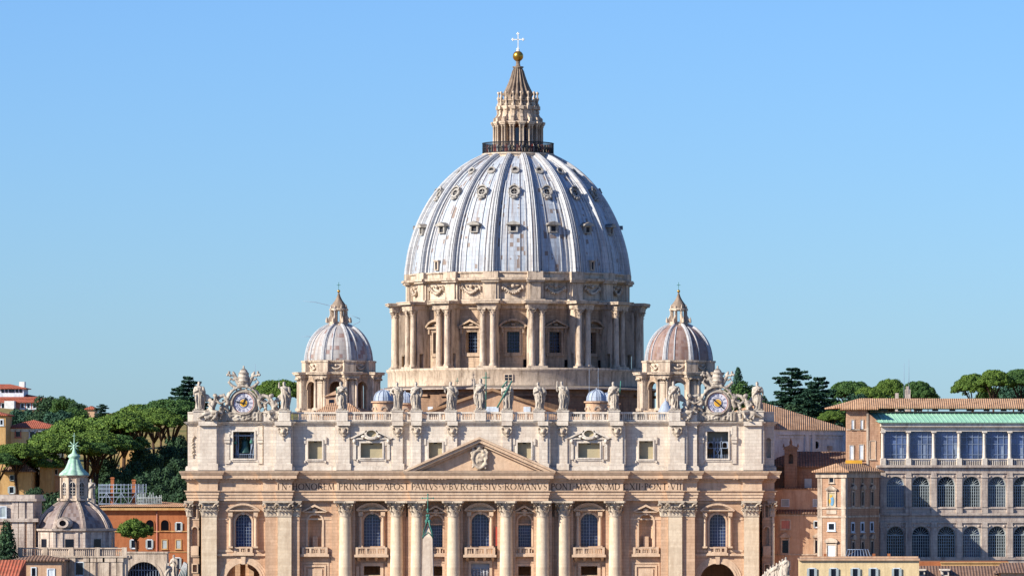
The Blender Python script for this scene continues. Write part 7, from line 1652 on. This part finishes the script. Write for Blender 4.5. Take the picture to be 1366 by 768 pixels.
for src, Rs, Hs, px, top, wpx, Y, lab in (
    (B2, 7.5, 12, 990, 507, 60, 420, 'round green tree behind the right clock'), (B1, 6.5, 13, 1014, 524, 36, 400, 'dark tree behind the far right statue'),
    (B1, 6.5, 13, 1068, 532, 56, 365, 'dark tree low between the cedars and the chapel roof'), (B2, 7.5, 12, 1150, 528, 56, 385, 'green tree just above the left end of the palace roof'), (B2, 7.5, 12, 1120, 534, 60, 360, 'green tree below the pines right of the cedars'), (B3, 5.5, 11, 1145, 520, 40, 380, 'pale olive tree in front of the pines near the palace roof'), (B1, 6.5, 13, 1100, 535, 60, 355, 'dark tree just above the chapel roof'),
    (B2, 7.5, 12, 1215, 514, 40, 450, 'green tree behind the chimney and antennas'),
    (B1, 6.5, 13, 1165, 517, 46, 470, 'dark round tree filling the gap left of the pine near the antennas'), (B3, 5.5, 11, 1192, 519, 44, 480, 'bluish tree low behind the pine left of the antennas'), (B2, 7.5, 12, 1238, 520, 36, 480, 'low green tree at the edge of the open sky'), (B2, 7.5, 12, 1318, 512, 40, 480, 'green tree low behind the three pines at the right edge'), (B3, 5.5, 11, 1352, 505, 50, 470, 'green tree under the pines at the right edge'),
    (B1, 6.5, 13, 62, 524, 44, 780, 'rounded tree left on the far ridge beside the pink villa'), (B2, 7.5, 12, 84, 527, 40, 760, 'rounded tree in the middle of the far ridge'), (B1, 6.5, 13, 104, 534, 34, 740, 'rounded tree at the right end of the far ridge'),
    (B3, 5.5, 11, 30, 540, 50, 600, 'bright rounded tree below the pink villa'), (B1, 6.5, 13, 52, 545, 44, 580, 'dark blue green tree left of centre below the pink villa'), (B3, 5.5, 11, 78, 543, 42, 560, 'bluish tree below the ridge, behind the cream house'), (B2, 7.5, 12, 100, 541, 40, 600, 'green tree below the ridge, above the broadest pine'), (B1, 6.5, 13, 92, 553, 40, 540, 'shadowed tree just above the cream house roof')):
    k = FPX / (Y + 1000); s_ = wpx / 2 / k / Rs; put(src, PX(px, Y), Y, PZ(top, Y), Hs, s_, lab, 'tree', 'round trees')
rr_ = random.Random(9)
spots = [(140, 606), (160, 618), (178, 610), (190, 592), (205, 600), (222, 588), (238, 575), (150, 634), (168, 640), (186, 628), (202, 622), (218, 618), (234, 605), (246, 590), (130, 640), (212, 640), (230, 632), (248, 622), (196, 650), (176, 655), (240, 650), (110, 640), (88, 648), (70, 650), (46, 645)]
bush_lab = 'one of the dark shrubs massed on the slope between the pines and the orange building'
BU = blobtree('shrub', 4.5, 8, 51, 'bush', False)
for i, (px, top) in enumerate(spots):
    Y = 320 - (top - 575) * 1.5; k = FPX / (Y + 1000); src = (BU, B1)[i % 3 == 0]
    Rs, Hs = (4.5, 8) if src is BU else (6.5, 13); s_ = rr_.uniform(17, 23) / k / Rs
    put(src, PX(px, Y), Y, PZ(top, Y), Hs, s_, bush_lab, 'shrub', 'dark shrubs on the left slope', zs=s_ * 1.5)
CYP = blobtree('cypress', 2.0, 9, 61, 'bush', True, 1.0, True); put(CYP, PX(9, -133), -133, PZ(694, -133), 9, 1.0, 'dark pointed cypress in front of the peach church wing at the left edge', 'cypress tree', zs=1.1)
b = MB(); b.box(PX(9, -133) - .2, PX(9, -133) + .2, -133.2, -132.8, -1, PZ(694, -133) - 7); b.build('lower_trunk', M['bark'], None).parent = None
_o = bpy.data.objects['lower_trunk']; _o.parent = CYP; _o.location = (-CYP.location.x, -CYP.location.y, -CYP.location.z / 1.1); _o.rotation_euler = (0, 0, 0); CYP.rotation_euler = (0, 0, 0); _o.scale = (1, 1, 1 / 1.1)
FT = blobtree('conifer', 2.6, 11, 62, 'cedar', True, 1.0, True); put(FT, PX(984.5, 430), 430, PZ(490, 430), 11, .75, 'slim conifer poking above the trees right of the right clock', 'conifer', zs=1.1)
# small round pine in front of the orange building
US = mk_tree('umbrella_pine'); rng = np.random.default_rng(77); r = random.Random(77); C, Q = [], []
for i in range(60):
    d = Vector((r.gauss(0, 1), r.gauss(0, 1), r.gauss(0, 1))).normalized(); C.append((d.x * 2.7, d.y * 2.7, d.z * 1.25 + (.2 if abs(d.x) < .5 else -.1))); Q.append(r.uniform(.6, 1.0))
P, N = puffs(np.array(C), Q, 230, .8, -.9); tufts('crown', M['pine'], P, N, .17, US, .6)
zc = PZ(706, -10); b = MB(); b.tube([(0, 0, -zc - .5), (.3, 0, -6), (0, 0, -1)], [.35, .3, .2], 8)
for k in range(5): b.tube([(0, 0, -2.2), (2 * math.cos(k * 1.26), 2 * math.sin(k * 1.26), 0)], [.15, .06], 5)
b.build('trunk', M['bark'], US); US.location = (PX(181, -10), -10, zc); tag(US, 'compact bright round-topped pine in front of the orange building', 'pine tree')
